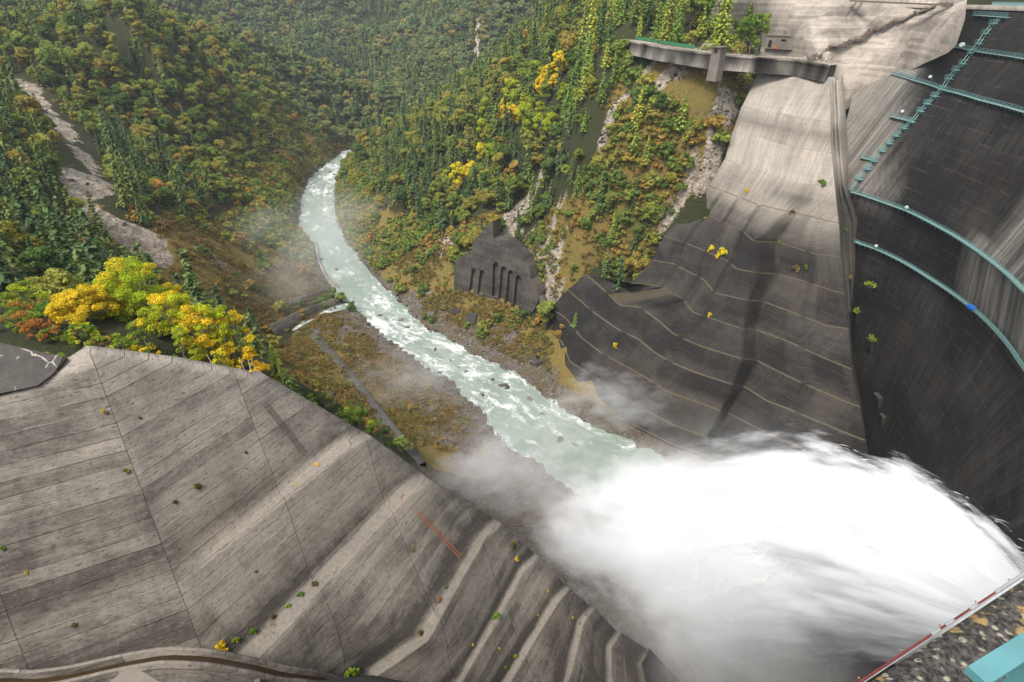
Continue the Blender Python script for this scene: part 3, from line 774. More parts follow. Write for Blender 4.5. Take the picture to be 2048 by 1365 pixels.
# ================================================================== FAR BANK STRUCTURES
from mathutils.bvhtree import BVHTree
def bvh_of(objs):
    vs_, fs_ = [], []
    for o in objs:
        b = len(vs_); me = o.data
        off = Vector((0, 0, 0))
        vs_ += [tuple(v.co) for v in me.vertices]
        fs_ += [tuple(i + b for i in p.vertices) for p in me.polygons]
    return BVHTree.FromPolygons(vs_, fs_)
def obj_named(n): return bpy.data.objects[n]
BV_DAM = bvh_of([obj_named("downstream_face")])
BV_RA = bvh_of([obj_named("stepped_abutment")])
BV_LA = bvh_of([obj_named("stepped_face")])
def hitb(bv, px, py):
    d = Vector(ray(px, py)).normalized()
    p, nrm, i, dist = bv.ray_cast(Vector((0, 0, 0)), d)
    if p is None: return None, None
    if nrm.dot(d) > 0: nrm = -nrm
    return p, nrm

M_TURQ = plain("turquoise_painted_steel", (0.10, 0.225, 0.215), 0.55, 0.35, 2.0)
M_TURQ_P = plain("faded_turquoise_paint", (0.17, 0.27, 0.262), 0.5, 0.2, 2.0)
M_WHITE = plain("white_enamel", (0.26, 0.30, 0.295), 0.5, 0.1, 2.0)
M_DKSTEEL = plain("brown_weathered_steel", (0.10, 0.075, 0.06), 0.6, 0.3, 2.0)
M_RUST = plain("rusty_iron", (0.30, 0.12, 0.06), 0.8, 0.4, 4.0)
M_GREENNET = plain("green_netting", (0.02, 0.13, 0.05), 0.7, 0.3, 1.5)
M_DARK = plain("dark_opening", (0.012, 0.011, 0.010), 0.9, 0.2, 2.0)
M_STONE = None

# ---- trough and gutter between the abutment and the dam
rows = []
for (z, *_), P in zip(TR, rowsP):
    a = P[-1]; c, th_ = lvl_curve(z); 
    k = int(np.argmin(np.hypot(c[:, 0] - a[0], c[:, 1] - a[1]))) if z > -62 else 0
    b = PZ(*{-27: (1674, 160), -40: (1680, 245), -51: (1684, 306), -61: (1690, 372)}[z], z) if z > -62 else c[int(np.argmin(np.abs(th_ - TH0(z))))]
    inn = np.array([0.55, 0.83, 0.0])
    q = [a + np.array([-.6, -.3, 0.2]), a + (b - a) * .10 + inn * 1.0, a + (b - a) * .28 + inn * 2.6, a + (b - a) * .32 - inn * 0.2, a + (b - a) * .38 - inn * 0.2,
         a + (b - a) * .42 + inn * 2.8, a + (b - a) * .72 + inn * 2.2, a + (b - a) * .76 - inn * 0.1, a + (b - a) * .88 - inn * .1, b + (b - a) * 0.03 + inn * 0.3, b + inn * (18 if z > -62 else 3)]
    rows.append(np.array(q))
Vv, Ff, Uu = loft(subdiv_rows(rows, 3))
zz = Vv[:, 2]; st = sstep(-66, -50, zz) * 0.6 + 0.12
tag(link("drainage_trough", new_mesh("drainage_trough", Vv, Ff, M_CONC_R, False, Uu, {"stain_shade": np.stack([st, st * 0, st * 0, st * 0 + 1], 1)})), "dark ribbed concrete trough running down between the dam and the stepped abutment", "drain")

# ---- pale concrete slope above the terrace
bot = [(1400, 72, -16), (1500, 84, -19), (1580, 98, -21), (1640, 125, -24.5), (1664, 152, -29), (1680, 200, -39), (1740, 160, -31), (1800, 122, -23), (1860, 88, -15.5), (1912, 60, -9.5), (1930, 40, -6)]
topx = [1440, 1500, 1560, 1610, 1650, 1690, 1740, 1790, 1840, 1890, 1935]
topy = [308, 306, 304, 303, 302, 301, 300, 297, 292, 286, 280]
rb = np.array([PZ(*p) for p in bot]); rt = np.array([PY(x, -12, y) for x, y in zip(topx, topy)])
ru = rt + np.array([6, 26, 26.0])
rb0 = rb + np.array([-0.4, -0.9, -7.0])
Vv, Ff, Uu = loft([resample(r, 60) for r in [ru, rt] + [rt + (rb - rt) * t for t in (0.2, 0.4, 0.6, 0.8)] + [rb, rb0]])
cdir = rb[-1] - rb[0]; cdir[2] = 0; cdir /= np.linalg.norm(cdir); Uu = np.stack([Vv @ cdir, Vv[:, 2] * 1.5], 1)
up_slope = tag(link("slope_protection_wall", new_mesh("slope_protection_wall", Vv, Ff, M_CONC_U, False, Uu)), "broad pale concrete slope wall behind the long staircase", "slope wall")
BV_US = bvh_of([up_slope])

# ---- terrace with its retaining wall
TP = [(1228, 76, -18), (1330, 94, -19.2), (1430, 108, -20.5), (1530, 115, -21.5), (1600, 120, -22), (1662, 131, -22.8)]
tf = resample(np.array([PZ(*p) for p in TP]), 40)
to = outward(tf, 1.0)
terr = tag(empty("terrace", tf[0]), "long level terrace road on a stained retaining wall above the wooded slope", "terrace")
wall_rows = [tf + np.array([0, 0, 0.0]), tf + to * 0.35 + np.array([0, 0, -.1]), tf + to * 0.35 + np.array([0, 0, -1.0]), tf + to * 0.02 + np.array([0, 0, -1.1]), tf + to * 1.3 + np.array([0, 0, -6.0])]
# returns at the left end
e0 = [r[0] - to[0] * 9 for r in wall_rows]
wall_rows2 = [np.vstack([e, r]) for e, r in zip(e0, wall_rows)]
Vv, Ff, Uu = loft(wall_rows2)
st = 0.42 + 0.55 * fbm(Vv[:, 0], Vv[:, 1], 5, 3)
part_at(link("retaining_wall", new_mesh("retaining_wall", Vv, Ff, M_CONC_R, False, Uu, {"stain_shade": np.stack([np.clip(st, 0, .8), st * 0, st * 0, st * 0 + 1], 1)})), terr)
Vv, Ff, Uu = loft([tf - to * 11 + np.array([0, 0, .05]), tf + np.array([0, 0, 0.03])])
part_at(link("deck", new_mesh("deck", Vv, Ff, M_CONC_U, False, Uu)), terr)
def railing(P, h, step, wd, mats, name, parent, rails=(1.0, 0.5), post_w=None):
    mb = MB()
    s = np.r_[0, np.cumsum(np.linalg.norm(np.diff(P, axis=0), axis=1))]
    n = max(2, int(s[-1] / step) + 1)
    Q = resample(P, n)
    for q in Q: mb.bar(q, q + np.array([0, 0, h]), post_w or wd)
    for f in rails:
        for a, b in zip(Q[:-1], Q[1:]): mb.bar(a + np.array([0, 0, h * f]), b + np.array([0, 0, h * f]), wd)
    return part_at(mb.build(name, mats), parent) if parent is not None else mb.build(name, mats)
railing(tf[14:] - to[14:] * 0.3, 1.1, 2.2, 0.09, M_DKSTEEL, "railing", terr)
# green net fence along the back of the left half
fe = tag(empty("net_fence", tf[2] - to[2] * 5), "bright green netting fence on the end of the terrace road", "fence")
fp = resample(tf[1:20] - to[1:20] * 5.0, 26)
Vv, Ff, Uu = loft([fp + np.array([0, 0, 1.7]), fp + np.array([0, 0, 0.25])])
Vv = np.vstack([Vv, Vv + np.repeat(to[1][None] * 0.06, len(Vv), 0)]); Ff = np.vstack([Ff, Ff[:, ::-1] + len(Uu)])
part_at(link("net", new_mesh("net", Vv, Ff, M_GREENNET)), fe)
for q in fp[::2]: part_at(MB().bar(q + to[1] * .1, q + to[1] * .1 + np.array([0, 0, 1.9]), 0.12).build("post", M_DKSTEEL), fe)
# lookout tower on the wall
tw = PZ(1436, 112, -20.6); twd = math.atan2(to[22][1], to[22][0])
tower = tag(empty("lookout_tower", tw), "small square concrete tower with one dark window on the terrace wall", "tower")
mb = MB(); mb.box((tw[0], tw[1], tw[2] - 3.2), (4.6, 4.6, 12.5), twd, 0.88)
part_at(mb.build("body", M_CONC_U), tower)
mb = MB(); mb.box((tw[0], tw[1], tw[2] + 3.25), (5.0, 5.0, 0.45), twd); part_at(mb.build("roof", M_CONC_U), tower)
mb = MB(); fc = tw + to[22] * 2.08; mb.box((fc[0], fc[1], tw[2] + 1.9), (0.25, 1.5, 1.3), twd); part_at(mb.build("window", M_DARK), tower)
for k in (-1, 1): 
    c = fc + np.array([-to[22][1], to[22][0], 0]) * 0.85 * k; part_at(MB().box((c[0] + to[22][0] * .05, c[1] + to[22][1] * .05, tw[2] + 1.9), (0.25, 0.14, 1.6), twd).build("window_jamb", M_CONC_U), tower)
# hut and low wall behind the terrace trees
hp = PZ(1562, 96, -20.9); ha = twd
hut = tag(empty("service_hut", hp), "low pale concrete hut with a dark doorway against the slope wall", "hut")
mb = MB(); mb.box((hp[0], hp[1], hp[2] + 2.3), (6, 14, 5.6), ha); part_at(mb.build("wall", M_CONC_U), hut)
mb = MB(); mb.box((hp[0], hp[1], hp[2] + 5.35), (6.8, 15, 0.5), ha); part_at(mb.build("roof", M_CONC_U), hut)
mb = MB(); o_ = np.array([math.cos(ha), math.sin(ha), 0]); s_ = np.array([-o_[1], o_[0], 0])
c = hp + o_ * 3.02 - s_ * 4.5; mb.box((c[0], c[1], hp[2] + 1.6), (0.15, 1.6, 3.0), ha); part_at(mb.build("doorway", M_DARK), hut)
mb = MB(); c = hp + o_ * 3.02 + s_ * 2; mb.box((c[0], c[1], hp[2] + 3.4), (0.15, 2.4, 0.9), ha); part_at(mb.build("window", M_DARK), hut)
# viewing stage below the stairs
sp_ = PZ(1628, 122, -22.6)
stg = tag(empty("viewing_stage", sp_), "concrete viewing stage with grassy roof at the foot of the long staircase", "platform")
mb = MB(); mb.box((sp_[0] + 2, sp_[1] - 1, sp_[2] - .35), (9, 13, .7), ha); part_at(mb.build("roof_slab", M_CONC_U), stg)
mb = MB(); mb.box((sp_[0] + 3, sp_[1] - 1, sp_[2] - 3.2), (6, 10, 5.0), ha); part_at(mb.build("wall", M_CONC_R if False else M_CONC_U), stg)
mb = MB(); c = sp_ + o_ * 1.1 - s_ * 2.5 + np.array([2, -1, 0]); mb.box((c[0] - .6, c[1] - .2, sp_[2] - 2.4), (3.0, 4.2, 2.0), ha); part_at(mb.build("opening", M_DARK), stg)
railing(np.array([sp_ + o_ * -2.2 - s_ * 6 + np.array([0, 0, .05]), sp_ + o_ * -2.2 + s_ * 6 + np.array([0, 0, .05])]), 1.1, 1.5, 0.08, M_DKSTEEL, "railing", stg)

# ---- long outdoor staircase
SPX = [(1600, 131), (1622, 122), (1639, 111), (1662, 93), (1679, 94), (1709, 79), (1726, 79), (1746, 57), (1761, 60), (1791, 42), (1803, 43), (1833, 24), (1843, 25), (1887, 7), (1903, 9)]
stp = []
for px, py in SPX:
    p, n_ = hitb(BV_US, px, py)
    if p is None or px < 1640: p = Vector(PZ(px, py, -22.2 if px > 1610 else -24.5)); n_ = Vector((0, 0, 1))
    stp.append(np.array(p - Vector(ray(px, py)).normalized() * 2.2))
stp = np.array(stp)
stair = tag(empty("outdoor_staircase", stp[2]), "long brown steel staircase zigzagging up the pale concrete slope", "staircase")
mb = MB(); mr_ = MB()
for a, b in zip(stp[:-1], stp[1:]):
    L = np.linalg.norm(b - a); n = max(2, int(L / 0.9)); ho = (b - a)[:2] / (np.linalg.norm((b - a)[:2]) + 1e-6); sd_ = np.array([-ho[1], ho[0], 0])
    for i in range(n):
        q = a + (b - a) * (i + .5) / n; mb.bar(q - sd_ * 1.1, q + sd_ * 1.1, L / n * 0.9, 0.16)
    for k in (-1.15, 1.15): mb.bar(a + sd_ * k, b + sd_ * k, 0.22, 0.45)
mb2 = MB()
for k in (-1.15, 1.15):
    for a, b in zip(stp[:-1], stp[1:]):
        ho = (b - a)[:2] / (np.linalg.norm((b - a)[:2]) + 1e-6); sd_ = np.array([-ho[1], ho[0], 0]) * k
        n = max(2, int(np.linalg.norm(b - a) / 2.0))
        for f in (0.6, 1.15): mb2.bar(a + sd_ + (0, 0, f), b + sd_ + (0, 0, f), 0.09)
        for i in range(n): q = a + (b - a) * i / n + sd_; mb2.bar(q, q + (0, 0, 1.15), 0.08)
part_at(mb.build("flight", M_DKSTEEL), stair); part_at(mb2.build("handrail", M_DKSTEEL), stair)
for p in stp[3::2]: part_at(MB().bar(p + (0, 0, -.2), p + (0.3, 1.2, -4.0), 0.35).build("support", M_DKSTEEL), stair)
# upper walkway
wa, wb = [np.array(hitb(BV_US, *q)[0]) - ray(*q) * 0.0025 for q in ((1702, 2), (1903, 11))]
wk = tag(empty("upper_walkway", wa), "dark footbridge walkway crossing the top of the concrete slope", "walkway")
mb = MB(); mb.bar(wa, wb, 2.0, 0.6); part_at(mb.build("deck", M_DKSTEEL), wk)
railing(np.array([wa, wb]) + np.array([-.4, -.9, .3]), 1.1, 2.5, 0.1, M_DKSTEEL, "railing", wk)
for q in ((1725, 2), (1712, 2)): 
    a = np.array(hitb(BV_US, q[0], q[1] + 3)[0]); b = np.array(hitb(BV_US, q[0] - 22, q[1] + 34)[0]); part_at(MB().bar(a + (-.3, -.6, .6), b + (-.3, -.6, .6), 0.25).build("downpipe", M_DKSTEEL), wk)

# ---- catwalks on the dam face
def catwalk(name, z, th0, th1, label, mat=M_TURQ, bracket=True, step=2.2, width=1.3):
    c, th = lvl_curve(z, 400)
    k = [i for i in range(len(th)) if th1 <= th[i] <= th0]
    P = c[k]
    s = np.linalg.norm(np.diff(P, axis=0), axis=1).sum(); P = resample(P, max(6, int(s / step) + 1))
    rad = P[:, :2] - DC; rad /= np.linalg.norm(rad, axis=1)[:, None]; inn = np.stack([-rad[:, 0], -rad[:, 1], rad[:, 0] * 0], 1)
    root = tag(empty(name, P[0]), label, "catwalk", "turquoise catwalks on the dam face")
    mb = MB()
    for a, b, i, j in zip(P[:-1], P[1:], inn[:-1], inn[1:]):
        mb.add([a - i * .3, b - j * .3, b + j * width, a + i * width, a - i * .3 + (0, 0, -.16), b - j * .3 + (0, 0, -.16), b + j * width + (0, 0, -.16), a + i * width + (0, 0, -.16)],
               [(0, 3, 2, 1), (4, 5, 6, 7), (0, 1, 5, 4), (2, 3, 7, 6)])
    part_at(mb.build("deck", M_TURQ_P), root)
    railing(P + inn * (width - .05), 1.15, step, 0.085, mat, "railing", root, (1.0, 0.62, 0.3))
    if bracket:
        for p, i in zip(P[:98], inn):
            mb = MB(); mb.bar(p + i * (width - .1) + (0, 0, -.2), p - i * .2 + (0, 0, -1.5), 0.13); mb.bar(p - i * .1 + (0, 0, -.2), p - i * .1 + (0, 0, -1.5), .12); part_at(mb.build("bracket", mat), root)
    return root, P, inn
catwalk("catwalk", -16, 29.8, -60, "highest full length turquoise catwalk on the dark dam face")
catwalk("catwalk", -28, 38.4, -60, "second turquoise catwalk down, with a long white caged end on the bank side")
catwalk("catwalk", -63, 26.0, -60, "turquoise catwalk across the middle of the dam, starting at the foot of the stair ladder")
catwalk("catwalk", -80, 21.2, -60, "lowest turquoise catwalk, with a blue tarp lying on it")
# caged end of the second catwalk
c, th = lvl_curve(-28, 400); k = [i for i in range(400) if 32.2 <= th[i] <= 38.4]; P = resample(c[k], 9)
rad = P[:, :2] - DC; rad /= np.linalg.norm(rad, axis=1)[:, None]
railing(P + np.c_[rad * -.1, 0 * rad[:, 0]], 2.4, 2.0, 0.12, M_WHITE, "catwalk_cage", None, (1.0, .66, .33))
co = bpy.data.objects["catwalk_cage"]; part_at(co, bpy.data.objects["catwalk.001"])
def short_platform(name, pa, pb, label, mat=M_TURQ, cage=False):
    a, na = hitb(BV_DAM, *pa); b, nb = hitb(BV_DAM, *pb)
    a = np.array(a); b = np.array(b); zmid = (a[2] + b[2]) / 2
    n = np.array(na); n[2] = 0; n /= np.linalg.norm(n)
    root = tag(empty(name, a), label, "platform", "short platforms on the dam face")
    mb = MB(); mb.add([a - n * .5, b - n * .5, b + n * 1.4, a + n * 1.4, a - n * .5 - (0, 0, .2), b - n * .5 - (0, 0, .2), b + n * 1.4 - (0, 0, .2), a + n * 1.4 - (0, 0, .2)], [(0, 3, 2, 1), (4, 5, 6, 7), (0, 1, 5, 4), (2, 3, 7, 6), (0, 4, 7, 3), (1, 2, 6, 5)])
    part_at(mb.build("deck", M_TURQ_P), root)
    railing(np.array([a + n * 1.35, b + n * 1.35]), 1.9 if cage else 1.2, 1.4, 0.09, mat, "railing", root, (1, .66, .33) if cage else (1, .5))
    for t in np.linspace(0.02, .98, max(3, int(np.linalg.norm(b - a) / 1.5))):
        p = a + (b - a) * t; part_at(MB().bar(p + n * 1.3 - (0, 0, .2), p - n * .6 - (0, 0, 2.0), 0.12).build("bracket", mat), root)
short_platform("service_platform", (1953, 30), (2022, 35), "topmost short platform, just under the dam crest")
short_platform("service_platform", (1886, 76), (1916, 80), "small white caged platform standing alone at the edge of the dam", M_WHITE, True)
short_platform("service_platform", (1786, 233), (1828, 243), "short platform beside the stair ladder, upper of the lower pair")
short_platform("service_platform", (1726, 315), (1758, 323), "short platform beside the stair ladder, nearest its foot")

# ---- stair ladder climbing the face
LD = [(2006, 38), (1992, 48), (1976, 68), (1963, 88), (1948, 106), (1931, 128), (1917, 141), (1903, 158), (1889, 180), (1875, 193), (1860, 208), (1846, 223), (1828, 244), (1812, 257), (1796, 272), (1782, 287), (1768, 302), (1752, 322), (1738, 338), (1722, 358), (1706, 380)]
LP = []
for q in LD:
    p, n = hitb(BV_DAM, *q)
    n = Vector((n.x, n.y, 0)).normalized(); LP.append((np.array(p), np.array(n)))
ld = tag(empty("stair_ladder", LP[-1][0]), "long turquoise stair ladder with many small landings climbing the dam face", "ladder")
mb = MB()
for (a, n), (b, n2) in zip(LP[:-1], LP[1:]):
    t = (b - a) / np.linalg.norm(b - a); sdv = np.cross(t, n); 
    for k in (-.42, .42):
        mb.bar(a + n * .5 + sdv * k, b + n2 * .5 + sdv * k, 0.13); mb.bar(a + n * 1.5 + sdv * k, b + n2 * 1.5 + sdv * k, 0.09)
    m_ = max(2, int(np.linalg.norm(b - a) / .7))
    for i in range(m_): q = a + (b - a) * i / m_ + n * .5; mb.bar(q - sdv * .42, q + sdv * .42, 0.09)
part_at(mb.build("flight", M_TURQ_P), ld)
for (a, n) in LP[1:-1]:
    sdv = np.array([-n[1], n[0], 0]); mb = MB()
    c = a + n * .8
    mb.box((c[0], c[1], c[2]), (2.0, 3.2, .14), math.atan2(n[1], n[0]))
    for k in (-1.5, 0, 1.5):
        q = a + n * 1.7 + sdv * k; mb.bar(q, q + (0, 0, 1.2), .1); mb.bar(q + (0, 0, -.1), a - n * .3 + sdv * k + (0, 0, -1.5), .12)
    for f in (.6, 1.2): mb.bar(a + n * 1.7 - sdv * 1.5 + (0, 0, f), a + n * 1.7 + sdv * 1.5 + (0, 0, f), .1)
    for k in (-1.5, 1.5): mb.bar(a + n * 1.7 + sdv * k + (0, 0, 1.2), a - n * .2 + sdv * k + (0, 0, 1.2), .1)
    part_at(mb.build("landing", M_TURQ), ld)

# ---- round white lamp dishes on brackets
DISH = [((1865, 158), "white lamp dish above the second catwalk"), ((1809, 227), "white lamp dish above the upper of the two short platforms"), ((1818, 417), "white lamp dish above the middle catwalk"), ((1757, 491), "white lamp dish above the lowest catwalk"), ((1929, 94), "large tilted white lamp panel above the highest catwalk")]
for i, (q, lb) in enumerate(DISH):
    p, n = hitb(BV_DAM, *q); p = np.array(p); n = np.array(n)
    c = p + n * 1.2
    root = tag(empty("lamp_dish", p), lb, "lamp", "lamp dishes on the dam face")
    bm = bmesh.new(); 
    bmesh.ops.create_cone(bm, cap_ends=True, segments=20, radius1=0.55 if i < 4 else 0.9, radius2=0.3, depth=0.3)
    mt = Vector((-0.55, -0.60, 0.45)).to_track_quat('-Z', 'Y').to_matrix().to_4x4(); mt.translation = Vector(c)
    bm.transform(mt); me = bpy.data.meshes.new("dish"); bm.to_mesh(me); bm.free(); me.materials.append(M_WHITE)
    part_at(link("dish", me), root)
    mb = MB(); mb.bar(p - n * .2, c, .16); mb.bar(p - n * .2 + (0, 0, -1), c, .1); part_at(mb.build("bracket", M_TURQ), root)
# ---- crest parapet panels
cst_, cth = lvl_curve(-3.5, 400)
for lo, hi, lb in ((20.5, 27.5, "pale turquoise parapet panel at the bank end of the dam crest"), (13.5, 20.0, "pale turquoise parapet panel second from the bank end of the crest")):
    k = [i for i in range(400) if lo <= cth[i] <= hi]; P = resample(cst_[k], 8) + np.array([0, 0, 0.06])
    root = tag(empty("crest_parapet", P[0]), lb, "parapet", "parapet panels along the dam crest")
    Vv, Ff, Uu = loft([P + (0, 0, 1.9), P]); rad = P[:, :2] - DC; rad /= np.linalg.norm(rad, axis=1)[:, None]; V2 = Vv + np.tile(np.c_[rad * .25, rad[:, 0] * 0], (2, 1))
    part_at(link("panel", new_mesh("panel", np.vstack([Vv, V2]), np.vstack([Ff, Ff[:, ::-1] + len(Vv)]), M_TURQ_P)), root)
    railing(P, 2.1, 2.0, .12, M_TURQ, "railing", root, (1.0,))
# ---- blue tarp lying on the lowest catwalk
c, th = lvl_curve(-80, 400); p, n = hitb(BV_DAM, 1950, 616)
c0 = np.array(p) + np.array(n) * 1.0; 
tv, tfc = [], []
for i in range(7):
    for j in range(5):
        t = (i - 3) * .55; q = (j - 2) * .42
        tg = np.array([-n.y, n.x, 0]); nn = np.array([n.x, n.y, 0])
        tv.append(c0 + tg * t + nn * q + np.array([0, 0, 0.35 + .7 * math.exp(-(t * t * .4 + q * q)) + .12 * math.sin(5 * t + 3 * q)]))
idx = np.arange(35).reshape(7, 5); tfc = np.stack([idx[:-1, :-1], idx[1:, :-1], idx[1:, 1:], idx[:-1, 1:]], -1).reshape(-1, 4)
tv = np.array(tv); bot_ = tv.copy(); bot_[:, 2] = c0[2] + .02
tag(link("tarpaulin", new_mesh("tarpaulin", np.vstack([tv, bot_]), np.vstack([tfc, tfc[:, ::-1] + 35]), plain("blue_tarpaulin", (0.01, 0.10, 0.52), .5, .2, 2))), "bright blue tarpaulin bundle on the lowest catwalk", "tarpaulin")

# ---- near wing of the dam, falling from the camera's parapet to the river
tv_ = np.array([0.899, 0.438]); nv_ = np.array([-0.438, 0.899])
rows = []
for z in np.r_[-14, np.linspace(-20, -168, 24)]:
    q = lvl_curve(max(z, -165))[0][-1].copy(); q[2] = z
    tau = np.array([70, 62, 54, 46, 38, 30, 22, 14, 6, 0, -10, -20, -35, -60.0])
    nd = 0.3 + (abs(z) - 3) * np.interp(tau / abs(z), [-2, -.3, 0, .3, .45, .6, .8], [.75, .70, .58, .34, .23, .13, .09])
    rows.append(np.vstack([q] + [np.r_[tv_ * t + nv_ * d_, z] for t, d_ in zip(tau, nd)]))
rows = [resample(r, 60) for r in rows]
Vv, Ff, Uu = loft(rows)
st = np.full(len(Vv), 0.10)
part_at(link("near_wing", new_mesh("near_wing", Vv, Ff, M_DAM, True, Uu, {"stain_shade": np.stack([st, st, st, st * 0 + 1], 1)})), dam_root)
# ---- parapet ledge under the camera
e1 = PZ(1740, 1365, -1.55); e2 = PZ(2048, 1160, -1.55)
t_ = (e2 - e1) / np.linalg.norm(e2 - e1); nn = np.array([-t_[1], t_[0], 0])
ea = e1 - t_ * 40; eb = e1 + t_ * 60
prof = [(0, -14.0), (0, -0.0), (-.03, 0.02), (-1.6, 0.03), (-1.6, -14)]
Vv, Ff, Uu = loft([np.array([ea + nn * a + (0, 0, b), eb + nn * a + (0, 0, b)]) for a, b in prof])
g = NG("lichened_ledge_concrete"); pos = g.geo()
f1 = g.noise(pos, 55, 8, 0.75); f2 = g.noise(pos, 14, 5, 0.6); vo = g.voro(pos, 34, 'F1', 'Distance')
c = g.mix(g.ramp(f1, 0.38, 0.62), (0.012, 0.011, 0.010), (0.095, 0.085, 0.075))
peb = g.math('MULTIPLY', g.ramp(vo, 0.40, 0.22), g.ramp(g.noise(pos, 23, 2), 0.46, 0.54))
c = g.mix(peb, c, (0.30, 0.265, 0.20))
li = g.math('MULTIPLY', g.ramp(g.noise(pos, 7.5, 4, 0.6), 0.565, 0.62), g.ramp(f1, 0.32, 0.5))
c = g.mix(li, c, (0.29, 0.20, 0.08))
g.col(c); g.bump(g.math('ADD', f1, g.math('MULTIPLY', peb, 0.8)), 0.8, 0.01)
ledge = tag(link("crest_ledge", new_mesh("crest_ledge", Vv, Ff, g.m, False, Uu)), "rough concrete ledge with orange lichen in the lower right corner", "ledge")
# edge pipe in red and white sections
pp = tag(empty("edge_pipe", e1 + nn * .03), "thin red and white painted pipe along the outer lip of the ledge", "pipe")
d0 = float(np.dot(PZ(1848 + 880 / 6.35, 1150 + 330 / 6.35, -1.55) - ea, t_)); tot = np.linalg.norm(eb - ea)
M_RED = plain("flaking_red_paint", (0.11, 0.020, 0.018), .6, .5, 30); M_PW = plain("flaking_white_paint", (0.24, 0.245, 0.24), .6, .35, 30)
mb = MB(); mb.tube([ea + nn * .007 + t_ * 30 + (0, 0, .03), ea + nn * .007 + t_ * d0 + (0, 0, .028)], 0.0030, 8); part_at(mb.build("red_section", M_RED), pp)
mb = MB(); mb.tube([ea + nn * .007 + t_ * (d0 + .001) + (0, 0, .03), eb + nn * .007 + (0, 0, .028)], 0.0046, 8)
for q in (PZ(1895, 1262, -1.55), PZ(1868, 1281, -1.55), PZ(1943, 1230, -1.55)):
    d = float(np.dot(q - ea, t_)); mb.tube([ea + nn * .007 + t_ * (d - .018) + (0, 0, .03), ea + nn * .007 + t_ * (d + .018) + (0, 0, .03)], 0.0046, 8)
mb.tube([ea + nn * .003 + t_ * 30 + (0, 0, .022), eb + nn * .003 + (0, 0, .022)], 0.0014, 6)
part_at(mb.build("white_section", M_PW), pp)
for d in np.arange(38.6, 43, .17): q = ea + nn * .012 + t_ * d + (0, 0, .031); part_at(MB().bar(q, q + nn * .004, .0035).build("clip", M_RUST), pp)
# turquoise handrail next to the lens
h1 = PZ(1925, 1345, -0.62); h2 = PZ(2060, 1262, -0.62)
tr_ = (h2 - h1) / np.linalg.norm(h2 - h1); tr_[2] = 0; hn = np.array([-tr_[1], tr_[0], 0])
M_RAIL = plain("glossy_turquoise_rail", (0.075, 0.19, 0.20), .35, .3, 25)
hr = tag(empty("guard_rail", h1), "glossy turquoise steel guard rail end in the lower right corner", "railing")
a0 = h1 + tr_ * .012
mb = MB(); mb.add([a0 + hn * .002, a0 - hn * .019, h2 + tr_ * 1.2 - hn * .019, h2 + tr_ * 1.2 + hn * .002, a0 + hn * .002 + (0, 0, -.012), a0 - hn * .019 + (0, 0, -.012), h2 + tr_ * 1.2 - hn * .019 + (0, 0, -.012), h2 + tr_ * 1.2 + hn * .002 + (0, 0, -.012)],
       [(0, 1, 2, 3), (7, 6, 5, 4), (0, 3, 7, 4), (1, 5, 6, 2), (0, 4, 5, 1), (3, 2, 6, 7)])
part_at(mb.build("channel", M_RAIL), hr)
mb = MB(); q0 = a0 - hn * .066 + (0, 0, -.05); mb.tube([q0 + tr_ * .05, q0 + tr_ * .10, q0 + tr_ * 1.4], [.012, .022, .022], 16); part_at(mb.build("tube_rail", M_RAIL, smooth=True), hr)
mb = MB(); mb.bar(a0 + tr_ * .10 - hn * .035 + (0, 0, -.012), a0 + tr_ * .10 - hn * .035 + (0, 0, -.9), .03, .04); part_at(mb.build("post", M_RAIL), hr)

# ================================================================== VEGETATION
def leaf_mat(name, stops, transl=0.42, gain=2.2):
    """stops: colour ramp picked by a random number per tree; leaves vary a little around it"""
    g = NG(name)
    oi = g.n("ShaderNodeObjectInfo")
    pos = g.geo()
    c = g.color_ramp(oi.outputs["Random"], [(a, tuple(min(.8, q * gain) for q in b)) for a, b in stops])
    v = g.noise(pos, 0.55, 3, 0.6)
    c = g.mix(0.85, c, g.mix(g.ramp(v, 0.3, 0.7), (0.62, 0.62, 0.62), (1.45, 1.4, 1.3)), 'MULTIPLY')
    g.col(c); g.b.inputs["Roughness"].default_value = 0.75
    tr = g.n("ShaderNodeBsdfTranslucent"); g.t.links.new(c, tr.inputs[0])
    mx = g.n("ShaderNodeMixShader"); mx.inputs[0].default_value = transl
    g.t.links.new(g.b.outputs[0], mx.inputs[1]); g.t.links.new(tr.outputs[0], mx.inputs[2]); g.t.links.new(mx.outputs[0], g.o.inputs[0])
    return g.m
GD, GM, GL, OL, OB, OR, YG, YE = (0.022, 0.040, 0.014), (0.045, 0.068, 0.020), (0.085, 0.115, 0.028), (0.105, 0.105, 0.028), (0.15, 0.105, 0.028), (0.24, 0.10, 0.025), (0.24, 0.25, 0.025), (0.55, 0.36, 0.02)
M_CON = leaf_mat("conifer_needles", [(0.0, (0.022, 0.042, 0.018)), (0.35, (0.034, 0.058, 0.020)), (0.6, (0.055, 0.082, 0.022)), (0.85, (0.068, 0.086, 0.022)), (1.0, (0.085, 0.092, 0.024))], 0.3)
M_LARCH = leaf_mat("larch_needles", [(0.0, (0.075, 0.125, 0.025)), (0.5, (0.115, 0.16, 0.028)), (1.0, (0.21, 0.21, 0.03))], 0.4)
M_BRO = leaf_mat("broadleaf_foliage", [(0.0, (0.030, 0.056, 0.013)), (0.22, (0.058, 0.088, 0.016)), (0.45, (0.092, 0.118, 0.020)), (0.66, (0.120, 0.120, 0.022)), (0.84, (0.140, 0.108, 0.022)), (0.97, (0.125, 0.150, 0.022)), (1.0, (0.20, 0.105, 0.022))])
